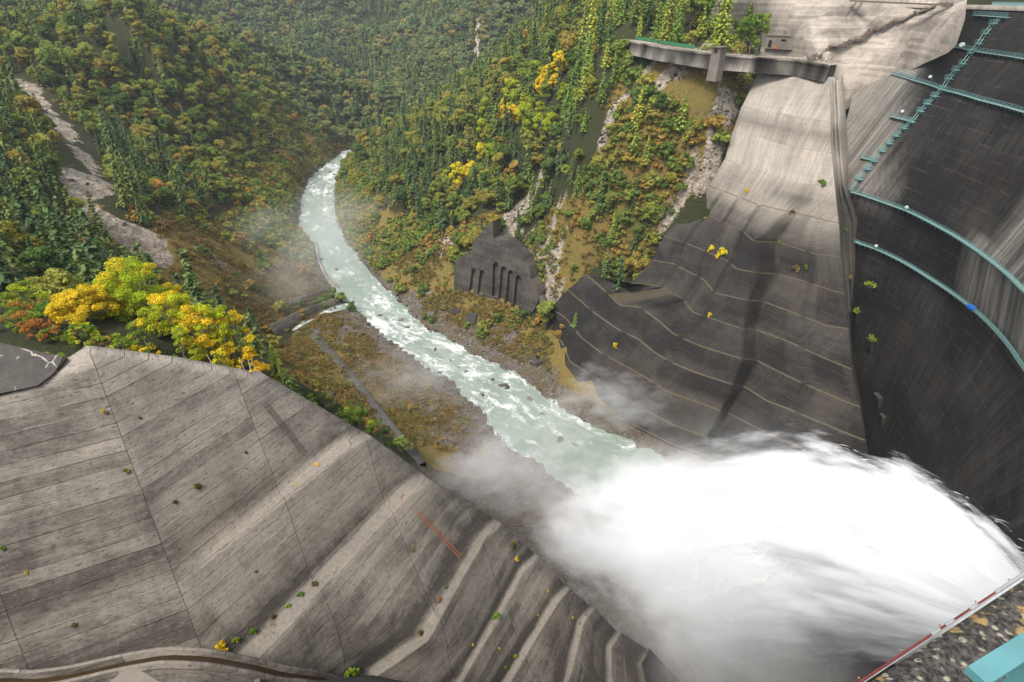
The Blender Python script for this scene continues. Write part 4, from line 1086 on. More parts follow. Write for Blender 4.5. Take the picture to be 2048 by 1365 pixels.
M_FAR = leaf_mat("haze_tinted_foliage", [(0.0, (0.040, 0.068, 0.028)), (0.4, (0.070, 0.098, 0.034)), (0.8, (0.098, 0.110, 0.034)), (1.0, (0.14, 0.115, 0.032))])  # lighter, cooler greens: distance haze painted into the leaf colour
M_YEL = leaf_mat("yellow_foliage", [(0.0, (0.62, 0.44, 0.012)), (0.45, (0.60, 0.48, 0.014)), (1.0, (0.50, 0.47, 0.02))], 0.35, 0.95)
M_YGR = leaf_mat("yellow_green_foliage", [(0.0, (0.36, 0.38, 0.015)), (0.6, (0.27, 0.33, 0.018)), (1.0, (0.20, 0.27, 0.02))], 0.35, 0.95)
M_RED = leaf_mat("red_autumn_foliage", [(0.0, (0.28, 0.05, 0.02)), (0.5, (0.26, 0.10, 0.025)), (1.0, (0.16, 0.06, 0.025))])
M_BUSH = leaf_mat("bush_foliage", [(0.0, (0.045, 0.075, 0.016)), (0.35, (0.075, 0.105, 0.020)), (0.62, (0.115, 0.130, 0.022)), (0.80, (0.15, 0.125, 0.024)), (0.90, (0.16, 0.085, 0.02)), (1.0, (0.07, 0.10, 0.02))])
M_SCRUB = leaf_mat("scrub_foliage", [(0.0, (0.040, 0.052, 0.014)), (0.3, (0.075, 0.078, 0.020)), (0.55, (0.105, 0.080, 0.024)), (0.75, (0.085, 0.098, 0.022)), (0.93, (0.14, 0.095, 0.025)), (1.0, (0.20, 0.125, 0.025))])
M_BARK = plain("grey_bark", (0.13, 0.105, 0.085), .9, .4, 3)
M_BARKW = plain("pale_bark", (0.30, 0.26, 0.22), .9, .35, 3)

def quads(Cc, A, B):
    """leaf quads from centres and two half axes"""
    n = len(Cc)
    V = np.stack([Cc - A - B, Cc + A - B, Cc + A + B, Cc - A + B], 1).reshape(-1, 3)
    return V, np.arange(4 * n).reshape(n, 4)
def rand_dirs(n, r):
    v = r.normal(size=(n, 3)); return v / np.linalg.norm(v, axis=1)[:, None]
def leaf_cloud(centres, radii, per, size, r, flat=0.5, shell=0.55):
    """leaf quads spread through ellipsoid clumps, denser near their surface"""
    Cs, As, Bs = [], [], []
    for c, rad in zip(centres, radii):
        n = max(4, int(per * (rad[0] * rad[1]) ** 0.9))
        d = rand_dirs(n, r); q = r.uniform(shell, 1.0, n) ** 0.6
        p = c + d * np.asarray(rad) * q[:, None]
        nrm = d + r.normal(size=(n, 3)) * 0.8 + np.array([0, 0, flat]); nrm /= np.linalg.norm(nrm, axis=1)[:, None]
        a = np.cross(nrm, rand_dirs(n, r)); a /= np.linalg.norm(a, axis=1)[:, None] + 1e-9; b = np.cross(nrm, a)
        sz = size * r.uniform(.6, 1.35, n)[:, None]
        Cs.append(p); As.append(a * sz); Bs.append(b * sz * r.uniform(.5, .9, n)[:, None])
    return quads(np.vstack(Cs), np.vstack(As), np.vstack(Bs))
def trunk_mesh(name, h, r0, limbs, mat, r, lean=0.3, n=6):
    mb = MB(); pts = []
    for i in range(5): t = i / 4; pts.append((lean * t * t * r.normal() * .4, lean * t * t * r.normal() * .4, -0.6 + (h + .6) * t))
    mb.tube(pts, [r0 * (1.15 - .95 * i / 4) for i in range(5)], n)
    for c in limbs:
        z0 = h * r.uniform(.25, .6); a = Vector((pts[2][0] * .5, pts[2][1] * .5, z0)); c = Vector(c)
        m = a.lerp(c, .5) + Vector((0, 0, -.08 * h * r.uniform(0, 1)))
        mb.tube([a, m, c], [r0 * .45, r0 * .3, r0 * .1], 4)
    return new_mesh(name, mb.v, mb.f, mat, True)
def make_conifer(seed, h, w, whorls, leaf, mat, per=1.0, mat_t=M_BARK, droop=0.35):
    r = np.random.default_rng(seed)
    Cs, As, Bs = [], [], []
    for i in range(whorls):
        t = (i + r.uniform(0, .6)) / whorls
        z = h * (0.10 + 0.9 * t)
        L = w * (1 - t) ** 0.85 * r.uniform(.7, 1.15) + 0.12
        nb = int(r.integers(5, 9) * (1 - .4 * t))
        a0 = r.uniform(0, 6.28)
        for k in range(nb):
            a = a0 + 6.283 * k / nb + r.normal() * .25; Lk = L * r.uniform(.65, 1.12)
            dv = np.array([math.cos(a), math.sin(a), 0]); sd_ = np.array([-dv[1], dv[0], 0])
            m = max(2, int(per * (2 + Lk / leaf * .8)))
            for q in np.linspace(.18, 1, m):
                c = dv * Lk * q + np.array([0, 0, z - droop * Lk * q ** 1.5 + .12 * Lk * q * (q > .8)]) + r.normal(size=3) * leaf * .22
                sz = leaf * (1.25 - .55 * q) * r.uniform(.8, 1.25)
                Cs.append(c); As.append((dv + np.array([0, 0, -.45 + .3 * r.normal()])) * sz * .62); Bs.append((sd_ + np.array([0, 0, .3 * r.normal()])) * sz * .52)
    Cs.append(np.array([0, 0, h * .995])); As.append(np.array([0.05 * leaf, 0, leaf * .5])); Bs.append(np.array([leaf * .12, leaf * .1, 0]))
    V, F = quads(np.array(Cs), np.array(As), np.array(Bs))
    return new_mesh("trunk", *(lambda mb: (mb.v, mb.f))(MB().tube([(0, 0, -1), (0, 0, h * .5), (0, 0, h * .97)], [h * .016 + .05, h * .010 + .03, .02], 6)), mat_t, True), new_mesh("crown", V, F, mat)
def make_broad(seed, h, w, nclump, leaf, per, mat, mat_t=M_BARK, base=0.35, upright=1.0, limbs=True, rcl=(.26, .42)):
    r = np.random.default_rng(seed)
    cs, rs = [], []
    for i in range(nclump):
        t = (i + .5) / nclump; a = 2.39996 * i + r.normal() * .4
        zt = base + (1 - base) * (0.08 + .84 * r.uniform(0, 1) ** .8)
        prof = math.sin(math.pi * min(.97, max(.12, (zt - base) / (1 - base) * .82 + .16))) ** .7
        rad = w * prof * r.uniform(.35, .85)
        cs.append(np.array([math.cos(a) * rad, math.sin(a) * rad, zt * h * .93]))
        q = w * r.uniform(*rcl); rs.append((q, q * r.uniform(.85, 1.15), q * r.uniform(.55, .8) * upright))
    V, F = leaf_cloud(cs, rs, per, leaf, r)
    tm = trunk_mesh("trunk", h * .8, h * .018 + .04, cs[::2] if limbs else [], mat_t, r)
    return tm, new_mesh("crown", V, F, mat)

CONS = [make_conifer(10 + i, *a) for i, a in enumerate([(22, 4.2, 20, .8, M_CON, 1.25), (19, 4.2, 17, .8, M_CON, 1.25), (25, 4.4, 22, .85, M_CON, 1.2), (16, 4.0, 15, .75, M_CON, 1.3), (21, 5.0, 15, .9, M_CON, 1.25)])]
LARS = [make_conifer(30 + i, *a, droop=.18) for i, a in enumerate([(22, 5.0, 19, .75, M_LARCH, 1.3), (19, 4.6, 17, .75, M_LARCH, 1.3), (24, 5.2, 20, .8, M_LARCH, 1.3)])]
BROS = [make_broad(50 + i, *a) for i, a in enumerate([(14, 5.4, 22, .36, 52, M_BRO), (16, 5.6, 24, .36, 50, M_BRO), (12, 5.6, 20, .36, 52, M_BRO), (17, 4.6, 22, .36, 52, M_BRO), (12, 4.4, 17, .34, 56, M_BRO)])]
YELS = [make_broad(70 + i, *a, base=.2) for i, a in enumerate([(14, 5.4, 22, .34, 56, M_YEL, M_BARKW), (12, 4.8, 19, .34, 56, M_YGR, M_BARKW), (15, 5.2, 22, .34, 56, M_YGR, M_BARKW)])]
FARS = [make_broad(80 + i, *a, limbs=False) for i, a in enumerate([(15, 6.4, 14, .75, 18, M_FAR), (17, 6.4, 15, .75, 18, M_FAR), (14, 7.0, 13, .8, 17, M_FAR)])]
FARC = [make_conifer(90 + i, *a) for i, a in enumerate([(21, 4.6, 13, 1.6, M_CON), (19, 4.4, 12, 1.5, M_CON)])]
BUSHM = [make_broad(100 + i, *a, base=.05, limbs=False) for i, a in enumerate([(2.6, 2.0, 7, .34, 26, M_SCRUB), (2.0, 2.2, 7, .34, 26, M_SCRUB), (3.4, 2.2, 8, .36, 26, M_SCRUB)])]
REDS = [make_broad(110 + i, *a, base=.12, limbs=False) for i, a in enumerate([(5, 2.6, 9, .42, 28, M_RED), (4, 2.2, 8, .4, 28, M_RED)])]

def tree(name, meshes, p, s, rz, label, cat, group, tilt=0.0, sz=None):
    root = bpy.data.objects.new(name, None); COL.objects.link(root); root.empty_display_size = .5
    root.location = tuple(float(v) for v in p); root.rotation_euler = (tilt, tilt * .6, rz); root.scale = (s, s, s * (sz or 1.0))
    tag(root, label, cat, group)
    for n, me in (("trunk", meshes[0]), ("crown", meshes[1])):
        o = bpy.data.objects.new(n, me); COL.objects.link(o); o.parent = root
    return root
def visible(P, top, tol=6.0):
    """does the tree top clear the ground between it and the camera"""
    Q = P + np.array([0, 0, 1.0]) * top[:, None]
    ok = np.ones(len(P), bool)
    for t in np.linspace(.15, .97, 34):
        X = Q * t
        ok &= X[:, 2] > H(X[:, 0], X[:, 1], True) - tol
    return ok
def inframe(P, m=60):
    px, py, d = proj(P)
    return (px > -m) & (px < 2048 + m) & (py > -m - 60) & (py < 1365 + m)
def jitter_grid(x0, x1, y0, y1, st):
    X, Y = np.meshgrid(np.arange(x0, x1, st), np.arange(y0, y1, st))
    X = X + rng.uniform(-.48, .48, X.shape) * st; Y = Y + rng.uniform(-.48, .48, Y.shape) * st
    return X.ravel(), Y.ravel()
AB_PLAN = [tuple(r[0][:2] + np.array([-2, 2])) for r in rowsP] + [tuple(r[-1][:2]) for r in rowsP[::-1]] + [(175, 300), (110, 300)]
TER_PLAN = [tuple(q[:2]) for q in (tf + to * 3.5)] + [tuple(q[:2]) for q in (tf - to * 6.5)[::-1]]
LA_PLAN = [tuple(r[:2]) for r in (cap2)] + [tuple(r[:2]) for r in [q[-1] for q in full]] + [(60, 60), (60, -60), (-90, -20)]
ridge_keep = np.array([q[-1] for q in full])
def river_edge(X, Y):
    d, par = seg_dist(X, Y, cl); return d - np.interp(par, np.arange(len(hw)), hw)
SCAR_D = lambda X, Y: np.min([seg_dist(X, Y, P)[0] - wd for P, wd in zip(SCAR, SCARW)], axis=0)
AW_BLOCK = True
def blocked(X, Y):
    ta = (X - AW_A[0]) * AW_X[0] + (Y - AW_A[1]) * AW_X[1]; da = (X - AW_A[0]) * AW_N[0] + (Y - AW_A[1]) * AW_N[1]
    return ((ta > -4) & (ta < AW_L + 8) & (da > -8) & (da < (24 if AW_BLOCK else 1.5))) | in_poly(X, Y, AB_PLAN) | in_poly(X, Y, TER_PLAN) | in_poly(X, Y, LA_PLAN) | (X > 150) | ((X > 100) & (Y < 238)) | ((X > -38) & (Y < 165) & (X < 60)) | ((X > 20) & (Y < 235) & (X < 110))
def candidates(x0, x1, y0, y1, st):
    X, Y = jitter_grid(x0, x1, y0, y1, st)
    Z = H(X, Y); P = np.stack([X, Y, Z], 1)
    k = inframe(P) & ~blocked(X, Y); P = P[k]
    k = visible(P, np.full(len(P), 9.0)); return P[k]
# ---------------- near and middle forest
P = candidates(-640, 170, 60, 720, 7.2)
X, Y = P[:, 0], P[:, 1]
e = river_edge(X, Y); bareL = in_poly(X, Y, Z_BARE_L); isl = in_poly(X, Y, Z_ISLAND); bkR = in_poly(X, Y, Z_BANK_R); rkR = in_poly(X, Y, Z_ROCK_R); spR = in_poly(X, Y, Z_SPARSE)
sd_ = SCAR_D(X, Y)
den = np.ones(len(P))
den *= sstep(24, 44, e); den[bareL] *= 0.015; den[in_poly(*proj(P)[:2], [(470, 560), (560, 520), (720, 560), (720, 640), (560, 720), (500, 720)])] = 0; den[isl] = 0; den[bkR] *= 0.03; den[rkR] *= .06; den[spR] *= .85
den *= sstep(-1, 3, sd_)
pd = np.hypot(X, Y)
den *= (pd > 62) & ~((Y < 112) & (X > -105)) & ~((Y < 172) & (X > -82))
keep = rng.uniform(size=len(P)) < den
P = P[keep]; X, Y = P[:, 0], P[:, 1]
left = X < np.interp(Y, cl[:60, 1], cl[:60, 0]) if False else (seg_dist(X, Y, RLp[:, :2])[0] < seg_dist(X, Y, RRp[:, :2])[0])
px, py, dep = proj(P)
patch = fbm(X, Y, 60, 3)
# conifers gather in the near left, on the right hill crest and in patches
pc = 0.30 + 0.45 * sstep(-.1, .5, patch) + 0.30 * (left & (dep < 330)) - 0.30 * (left & (dep > 380))
pc += 0.25 * in_poly(px, py, [(1180, 0), (1560, 0), (1560, 400), (1350, 500), (1180, 420)])
iscon = rng.uniform(size=len(P)) < np.clip(pc, .06, .92)
region_r = ~left
lar = iscon & region_r & (px > 1130) & (rng.uniform(size=len(P)) < .6)
yel_z = in_poly(px, py, [(880, 360), (960, 250), (1050, 190), (1140, 120), (1190, 160), (1150, 260), (1000, 320), (910, 400)])
yel = ~iscon & yel_z & (rng.uniform(size=len(P)) < .62)
kind = np.where(yel, 3, np.where(lar, 2, np.where(iscon, 1, 0)))
print("forest", len(P), np.bincount(kind))
def where_words(x, y, d, lf):
    if lf:
        if x < 240 and y > 300: return "in the dark stand below the pale landslide scar"
        if x < 330 and y < 330 and d < 420: return "on the upper left slope above the landslide scar"
        if d < 430: return "on the left slope between the scar and the river"
        if d < 620: return "on the left slope above the river bend"
        return "on the far end of the left ridge"
    if x > 1450: return "on the terrace edge beside the pale concrete apron"
    if x > 1190: return "on the rocky slope under the terrace wall"
    if d < 430: return "on the right hillside above the arched wall"
    if d < 580: return "on the right ridge among the yellow trees"
    return "on the right ridge above the river bend"
order = np.argsort(dep)
cnt = {0: 0, 1: 0, 2: 0, 3: 0}; rest = {0: [], 1: [], 2: [], 3: []}
SETS = {0: (BROS, "broadleaf_tree", "tree"), 1: (CONS, "conifer_tree", "conifer"), 2: (LARS, "larch_tree", "larch"), 3: (YELS, "yellow_tree", "tree")}
WORD = {0: ("leafy tree", "broad leafy tree", "round crowned leafy tree"), 1: ("dark green conifer", "slim dark conifer", "tall dark conifer"), 2: ("light green larch", "slender light green larch", "feathery green larch"), 3: ("bright yellow tree", "yellow green tree", "golden yellow tree")}
for i in order:
    k = int(kind[i]); ms, nm, ct = SETS[k]
    s = rng.triangular(.45, .85, 1.35); v = int(rng.integers(len(ms)))
    if k == 0: s *= 0.95
    if spR.any() and in_poly(X[i:i+1], Y[i:i+1], Z_SPARSE)[0]: s *= .72
    if cnt[k] < 290:
        size = "small" if s < .78 else ("large" if s > 1.0 else "medium")
        ww = where_words(px[i], py[i], dep[i], bool(left[i]))
        tree(nm, ms[v], P[i] - (0, 0, .3), s, rng.uniform(0, 6.28), f"{size} {WORD[k][v % 3]} {ww}", ct, f"{ct}s {ww}", rng.normal() * .03, rng.uniform(.9, 1.15))
        cnt[k] += 1
    else: rest[k].append((P[i] - np.array([0, 0, .3]), s, v))

def gn_scatter(name, meshes, items, label, kind="stuff", cat=None):
    """items: (position, scale, variant) -> ONE object whose points carry instances of the meshes' objects"""
    n = len(items)
    pos = np.array([q[0] for q in items], np.float32)
    me = bpy.data.meshes.new(name); me.vertices.add(n); me.vertices.foreach_set("co", pos.ravel())
    a = me.attributes.new("psize", 'FLOAT', 'POINT'); a.data.foreach_set("value", np.array([q[1] for q in items], np.float32))
    a = me.attributes.new("pvar", 'INT', 'POINT'); a.data.foreach_set("value", np.array([q[2] for q in items], np.int32))
    a = me.attributes.new("pang", 'FLOAT_VECTOR', 'POINT'); a.data.foreach_set("vector", np.array([(rng.normal() * .05, rng.normal() * .05, rng.uniform(0, 6.283)) if len(q) < 4 else q[3] for q in items], np.float32).ravel())
    o = link(name, me); tag(o, label, cat, None, kind)
    ng = bpy.data.node_groups.new(name, 'GeometryNodeTree')
    ng.interface.new_socket("Geometry", in_out='INPUT', socket_type='NodeSocketGeometry'); ng.interface.new_socket("Geometry", in_out='OUTPUT', socket_type='NodeSocketGeometry')
    N = ng.nodes.new; L = ng.links.new
    gi, go = N('NodeGroupInput'), N('NodeGroupOutput')
    ja = N('GeometryNodeJoinGeometry')
    for parts in reversed(meshes):
        jb = N('GeometryNodeJoinGeometry')
        for ob in parts:
            oi = N('GeometryNodeObjectInfo'); oi.inputs[0].default_value = ob; oi.transform_space = 'ORIGINAL'
            L(oi.outputs['Geometry'], jb.inputs[0])
        gti = N('GeometryNodeGeometryToInstance'); L(jb.outputs[0], gti.inputs[0]); L(gti.outputs[0], ja.inputs[0])
    m2p = N('GeometryNodeMeshToPoints'); L(gi.outputs[0], m2p.inputs[0])
    iop = N('GeometryNodeInstanceOnPoints'); L(m2p.outputs[0], iop.inputs['Points']); L(ja.outputs[0], iop.inputs['Instance'])
    iop.inputs['Pick Instance'].default_value = True
    def at(nm, ty):
        q = N('GeometryNodeInputNamedAttribute'); q.data_type = ty; q.inputs[0].default_value = nm; return q.outputs[0]
    L(at("pvar", 'INT'), iop.inputs['Instance Index']); L(at("psize", 'FLOAT'), iop.inputs['Scale'])
    e2r = N('FunctionNodeEulerToRotation'); L(at("pang", 'FLOAT_VECTOR'), e2r.inputs[0]); L(e2r.outputs[0], iop.inputs['Rotation'])
    L(iop.outputs[0], go.inputs[0])
    md = o.modifiers.new("scatter", 'NODES'); md.node_group = ng
    return o
_src = {}
def sources(meshes):
    """the first placed object of every mesh"""
    out = []
    for tm, cm in meshes:
        t = next(o for o in COL.objects if o.data is tm); c = next(o for o in COL.objects if o.data is cm); out.append((t, c))
    return out
def place_sources(nm, ms, pts, s, label, cat, group):
    return [tree(nm, m, p, s, rng.uniform(0, 6), label, cat, group) for m, p in zip(ms, pts)]
if rest[0]: gn_scatter("broadleaf_forest", sources(BROS), rest[0], "mass of autumn broadleaf forest along the middle slopes")
if rest[1]: gn_scatter("conifer_forest", sources(CONS), rest[1], "mass of dark conifers through the middle slopes")
if rest[2]: gn_scatter("larch_forest", sources(LARS), rest[2], "mass of light green larches on the right hill")
# ---------------- far hills
P = candidates(-700, 420, 700, 1750, 9.4)
X, Y = P[:, 0], P[:, 1]
k = (river_edge(X, Y) > 8) & (SCAR_D(X, Y) > -3); P = P[k]; X, Y = P[:, 0], P[:, 1]
print("far", len(P))
con = rng.uniform(size=len(P)) < np.clip(.18 + .5 * sstep(0, .6, fbm(X, Y, 130, 3)) + .25 * sstep(1000, 1300, Y), 0, .8)
items = [(P[i] - np.array([0, 0, .5]), rng.triangular(.5, .85, 1.5), int(rng.integers(3))) for i in np.where(~con)[0]]
itemc = [(P[i] - np.array([0, 0, .5]), rng.uniform(.7, 1.25), int(rng.integers(2))) for i in np.where(con)[0]]
for m, it in zip(FARS, items[:3]): tree("broadleaf_tree", m, it[0], it[1], 0, "hazy round tree on the distant hillside beyond the bend", "tree", "trees on the distant hillside")
for m, it in zip(FARC, itemc[:2]): tree("conifer_tree", m, it[0], it[1], 0, "hazy conifer on the distant hillside beyond the bend", "conifer", "conifers on the distant hillside")
gn_scatter("distant_broadleaf_forest", sources(FARS), items[3:], "far wooded hills of mixed autumn trees beyond the river bend")
gn_scatter("distant_conifer_forest", sources(FARC), itemc[2:], "far dark conifers scattered over the hills beyond the river bend")
# ---------------- scrub on the open slopes
AW_BLOCK = False
P = candidates(-330, 140, 70, 760, 2.6)
X, Y = P[:, 0], P[:, 1]
e = river_edge(X, Y); sc_ = fbm(X, Y, 14, 3)
den = .10 * np.ones(len(P)); zl = in_poly(X, Y, Z_BARE_L); zi = in_poly(X, Y, Z_ISLAND); zb = in_poly(X, Y, Z_BANK_R); zk = in_poly(X, Y, Z_ROCK_R); zs_ = in_poly(X, Y, Z_SPARSE)
den[zl] = .95; den[zi] = .22 * (e[zi] > 22); den[zb] = .8 * (e[zb] > 10); den[zk] = .5; den[zs_] = 1.3
strip = (e > 1.5) & (e < 40) & (Y > 330) & ~zi; den[strip] = 1.5
den *= sstep(-.5, .5, sc_) * 1.2
den *= (e > 1.5) * sstep(-2, 2, SCAR_D(X, Y) + 1.5 * (rng.uniform(size=len(P)) < .12) * 3)
k = rng.uniform(size=len(P)) < den; P = P[k]; e = e[k]; zl = zl[k]; Y = P[:, 1]
print("scrub", len(P))
its = []
for i in range(len(P)):
    s = rng.uniform(.35, .9) * (0.62 if zl[i] or e[i] < 14 else 1.0) * (1.5 if Y[i] > 380 else 1.0)
    its.append((P[i] - np.array([0, 0, .15]), s, int(rng.integers(3))))
for m, it in zip(BUSHM, its[:3]): tree("shrub", m, it[0], it[1], 0, "low brown and olive shrub on the open slopes", "shrub", "low shrubs on the open slopes")
gn_scatter("undergrowth", sources(BUSHM), its[3:], "low brown and olive scrub over the open slopes")

# ---------------- taller green and yellow bushes on the rocky slopes
BUSHG = [make_broad(120 + i, *a, base=.05, limbs=False) for i, a in enumerate([(4.2, 2.6, 11, .30, 44, M_BUSH), (3.2, 2.6, 10, .30, 44, M_BUSH), (5.5, 2.5, 12, .32, 42, M_BUSH)])]
P = candidates(-300, 140, 110, 760, 2.9)
X, Y = P[:, 0], P[:, 1]; e = river_edge(X, Y); sc_ = fbm(X, Y, 18, 3)
zl = in_poly(X, Y, Z_BARE_L); zs_ = in_poly(X, Y, Z_SPARSE); zk = in_poly(X, Y, Z_ROCK_R); zb = in_poly(X, Y, Z_BANK_R); zi = in_poly(X, Y, Z_ISLAND)
den = np.zeros(len(P)) + .10; den[zs_] = 1.5; den[zk] = .38; den[zl] = .09; den[zb] = .07; den[zi] = .0
near_e = (e > 4) & (e < 50) & (Y > 350); den[near_e] = .9
den *= np.where(zs_, sstep(-1.0, -.1, sc_), sstep(-.55, .25, sc_)) * (e > 3) * sstep(0, 2.5, SCAR_D(X, Y)); k = rng.uniform(size=len(P)) < den; P = P[k]; print("bushes", len(P))
its = [(p - np.array([0, 0, .2]), rng.uniform(.75, 1.65), int(rng.integers(3))) for p in P]
order = np.argsort(np.hypot(P[:, 0], P[:, 1])); its = [its[i] for i in order]
for m, it in zip(BUSHG, its[:3]): tree("hillside_bush", m, it[0], it[1], 0, "leafy green and yellow bush on the rocky hillside", "bush", "leafy bushes on the rocky hillside")
for it in its[3:280]: tree("hillside_bush", BUSHG[it[2]], it[0], it[1], rng.uniform(0, 6), "leafy green and yellow bush on the rocky hillside", "bush", "leafy bushes on the rocky hillside")
if its[280:]: gn_scatter("hillside_bushes", sources(BUSHG), its[280:], "more leafy bushes over the rocky hillside")

# ---------------- dry grass tufts over the open banks
M_TUFT = leaf_mat("dry_grass_blades", [(0, (0.075, 0.060, 0.016)), (.35, (0.12, 0.080, 0.022)), (.6, (0.15, 0.095, 0.024)), (.8, (0.085, 0.095, 0.02)), (1, (0.17, 0.12, 0.035))], .3, 1.5)
TUFTS = []
for i in range(3):
    r = np.random.default_rng(130 + i); cs = [np.array([r.normal() * .9, r.normal() * .9, .15 + .15 * abs(r.normal())]) for _ in range(12)]
    Vv, Ff = leaf_cloud(cs, [(.55, .55, .3)] * 12, 60, .17, r, .2, .1); TUFTS.append(new_mesh("grass_tuft", Vv, Ff, M_TUFT))
P = candidates(-330, 140, 90, 620, 2.1)
X, Y = P[:, 0], P[:, 1]; e = river_edge(X, Y); zz_ = in_poly(X, Y, Z_BARE_L) | in_poly(X, Y, Z_ISLAND) | in_poly(X, Y, Z_BANK_R) | in_poly(X, Y, Z_SPARSE) | in_poly(X, Y, Z_ROCK_R)
den = zz_ * sstep(-.5, .2, fbm(X, Y, 11, 3)) * .9 * (SCAR_D(X, Y) > 0) * sstep(6, 16, e); k = rng.uniform(size=len(P)) < den; P = P[k]; print("tufts", len(P))
its = [(p, rng.uniform(.6, 1.5), int(rng.integers(3))) for p in P]
for m, it in zip(TUFTS, its[:3]): tag(link("grass_tuft", m, None, it[0], (0, 0, 0), it[1]), "low tuft of dry tan grass on the open banks", "grass", "dry grass tufts on the open banks")
gn_scatter("dry_grass", [(next(o for o in COL.objects if o.data is m),) for m in TUFTS], its[3:], "dry tan and olive grass over the open banks")

# ================================================================== WATER JET AND SPRAY
JP = np.array([PZ(2085, 1275, -55), PZ(2010, 1232, -62), PZ(1860, 1140, -76), PZ(1680, 1080, -98), PZ(1500, 1085, -125), PZ(1330, 1110, -150)])
JR = np.array([2.8, 5.6, 14.0, 22.5, 27.5, 30.0])
NS, NP = 150, 120
tj = np.linspace(0, 1, NS)
tk = np.r_[0, np.cumsum(np.linalg.norm(np.diff(JP, axis=0), axis=1))]; tk /= tk[-1]
def smooth_curve(T, Y, t):
    y = np.stack([np.interp(t, T, Y[:, k]) for k in range(Y.shape[1])], 1)
    k_ = 25; ker = np.hanning(k_ + 2)[1:-1]; ker /= ker.sum()
    yp = np.pad(y, ((k_ // 2, k_ // 2), (0, 0)), mode='reflect', reflect_type='odd')
    return np.stack([np.convolve(yp[:, k], ker, 'valid') for k in range(y.shape[1])], 1)
axis = smooth_curve(tk, JP, tj); rad = smooth_curve(tk, JR[:, None], tj)[:, 0]
tan = np.gradient(axis, axis=0); tan /= np.linalg.norm(tan, axis=1)[:, None]
upv = np.array([0, 0, 1.0]); sx = np.cross(tan, upv); sx /= np.linalg.norm(sx, axis=1)[:, None]; su = np.cross(sx, tan)
def jet_shell(f, seed, amp, t0=0, t1=NS):
    ph = np.linspace(0, 2 * np.pi, NP)
    S, PH = np.meshgrid(np.arange(t0, t1), ph, indexing='ij')
    q = S / NS
    str_ = fbm(np.cos(PH) * 9 + seed, q * 4.0 + np.sin(PH) * 9, 1.0, 4)
    big = fbm(np.cos(PH) * 1.6 + seed * 3, q * 5 + np.sin(PH) * 1.6, 1.0, 3)
    R = rad[S] * (f + amp * (.42 * str_ + .16 * big) * sstep(.02, .25, q))
    P = axis[S] + sx[S] * (R * np.cos(PH))[..., None] + su[S] * (R * np.sin(PH) * 0.85)[..., None]
    UVs = np.stack([PH / (2 * np.pi), q], -1)
    n0, n1 = P.shape[:2]; idx = np.arange(n0 * n1).reshape(n0, n1)
    F = np.stack([idx[:-1, :-1], idx[:-1, 1:], idx[1:, 1:], idx[1:, :-1]], -1).reshape(-1, 4)
    return P.reshape(-1, 3), F, UVs.reshape(-1, 2)
def spray_mat(name, lo, fade):
    g = NG(name); u = g.uv()
    sp = g.n("ShaderNodeSeparateXYZ", Vector=u)
    s1 = g.noise(g.mapping(u, (26, 4.2, 1), loc=(lo * 17, 0, 0)), 1.0, 8, 0.70)
    s2 = g.noise(g.mapping(u, (9, 2.2, 1), loc=(lo * 7, 3, 0)), 1.0, 5, 0.6)
    v = g.math('ADD', g.math('MULTIPLY', s1, 0.55), g.math('MULTIPLY', s2, 0.45))
    cut = g.math('ADD', g.math('MULTIPLY', g.ramp(sp.outputs[1], fade[0], fade[1]), 0.42), lo)
    a = g.ramp(g.math('SUBTRACT', v, cut), -0.07, 0.10)
    df = g.n("ShaderNodeBsdfDiffuse"); df.inputs[0].default_value = (.90, .905, .91, 1)
    tl = g.n("ShaderNodeBsdfTranslucent"); tl.inputs[0].default_value = (.90, .905, .91, 1)
    m1 = g.n("ShaderNodeMixShader"); m1.inputs[0].default_value = .25; g.t.links.new(df.outputs[0], m1.inputs[1]); g.t.links.new(tl.outputs[0], m1.inputs[2])
    tr = g.n("ShaderNodeBsdfTransparent"); m2 = g.n("ShaderNodeMixShader"); g.t.links.new(a, m2.inputs[0]); g.t.links.new(tr.outputs[0], m2.inputs[1]); g.t.links.new(m1.outputs[0], m2.inputs[2])
    g.t.links.new(m2.outputs[0], g.o.inputs[0]); return g.m
jet = tag(empty("water_jet", JP[1]), "huge white fan of water blasting out of the dam at the lower right", "water jet")
# local frame: x runs from the nozzle down the jet
jx = axis[-1] - axis[0]; JL = np.linalg.norm(jx); jx = jx / JL; jy = np.cross([0, 0, 1.0], jx); jy /= np.linalg.norm(jy); jz = np.cross(jx, jy)
Rm = np.stack([jx, jy, jz], 1)
loc = (axis - axis[0]) @ Rm
X3 = np.stack([loc[:, 0], loc[:, 0] ** 2, loc[:, 0] ** 3], 1)
cyf = np.linalg.lstsq(X3, loc[:, 1], rcond=None)[0]; czf = np.linalg.lstsq(X3, loc[:, 2], rcond=None)[0]
Xr = np.stack([np.ones(NS), loc[:, 0], loc[:, 0] ** 2], 1); crf = np.linalg.lstsq(Xr, rad, rcond=None)[0]
xs_ = np.linspace(0.5, JL * 1.12, 70); ph = np.linspace(0, 2 * np.pi, 41)[:-1]
rq = (crf[0] + crf[1] * xs_ + crf[2] * xs_ ** 2)
hull = np.stack([np.repeat(xs_[:, None], 40, 1), (cyf[0] * xs_ + cyf[1] * xs_ ** 2 + cyf[2] * xs_ ** 3)[:, None] + 1.32 * rq[:, None] * np.cos(ph), (czf[0] * xs_ + czf[1] * xs_ ** 2 + czf[2] * xs_ ** 3)[:, None] + 1.32 * rq[:, None] * np.sin(ph)], -1)
idx = np.arange(70 * 40).reshape(70, 40)
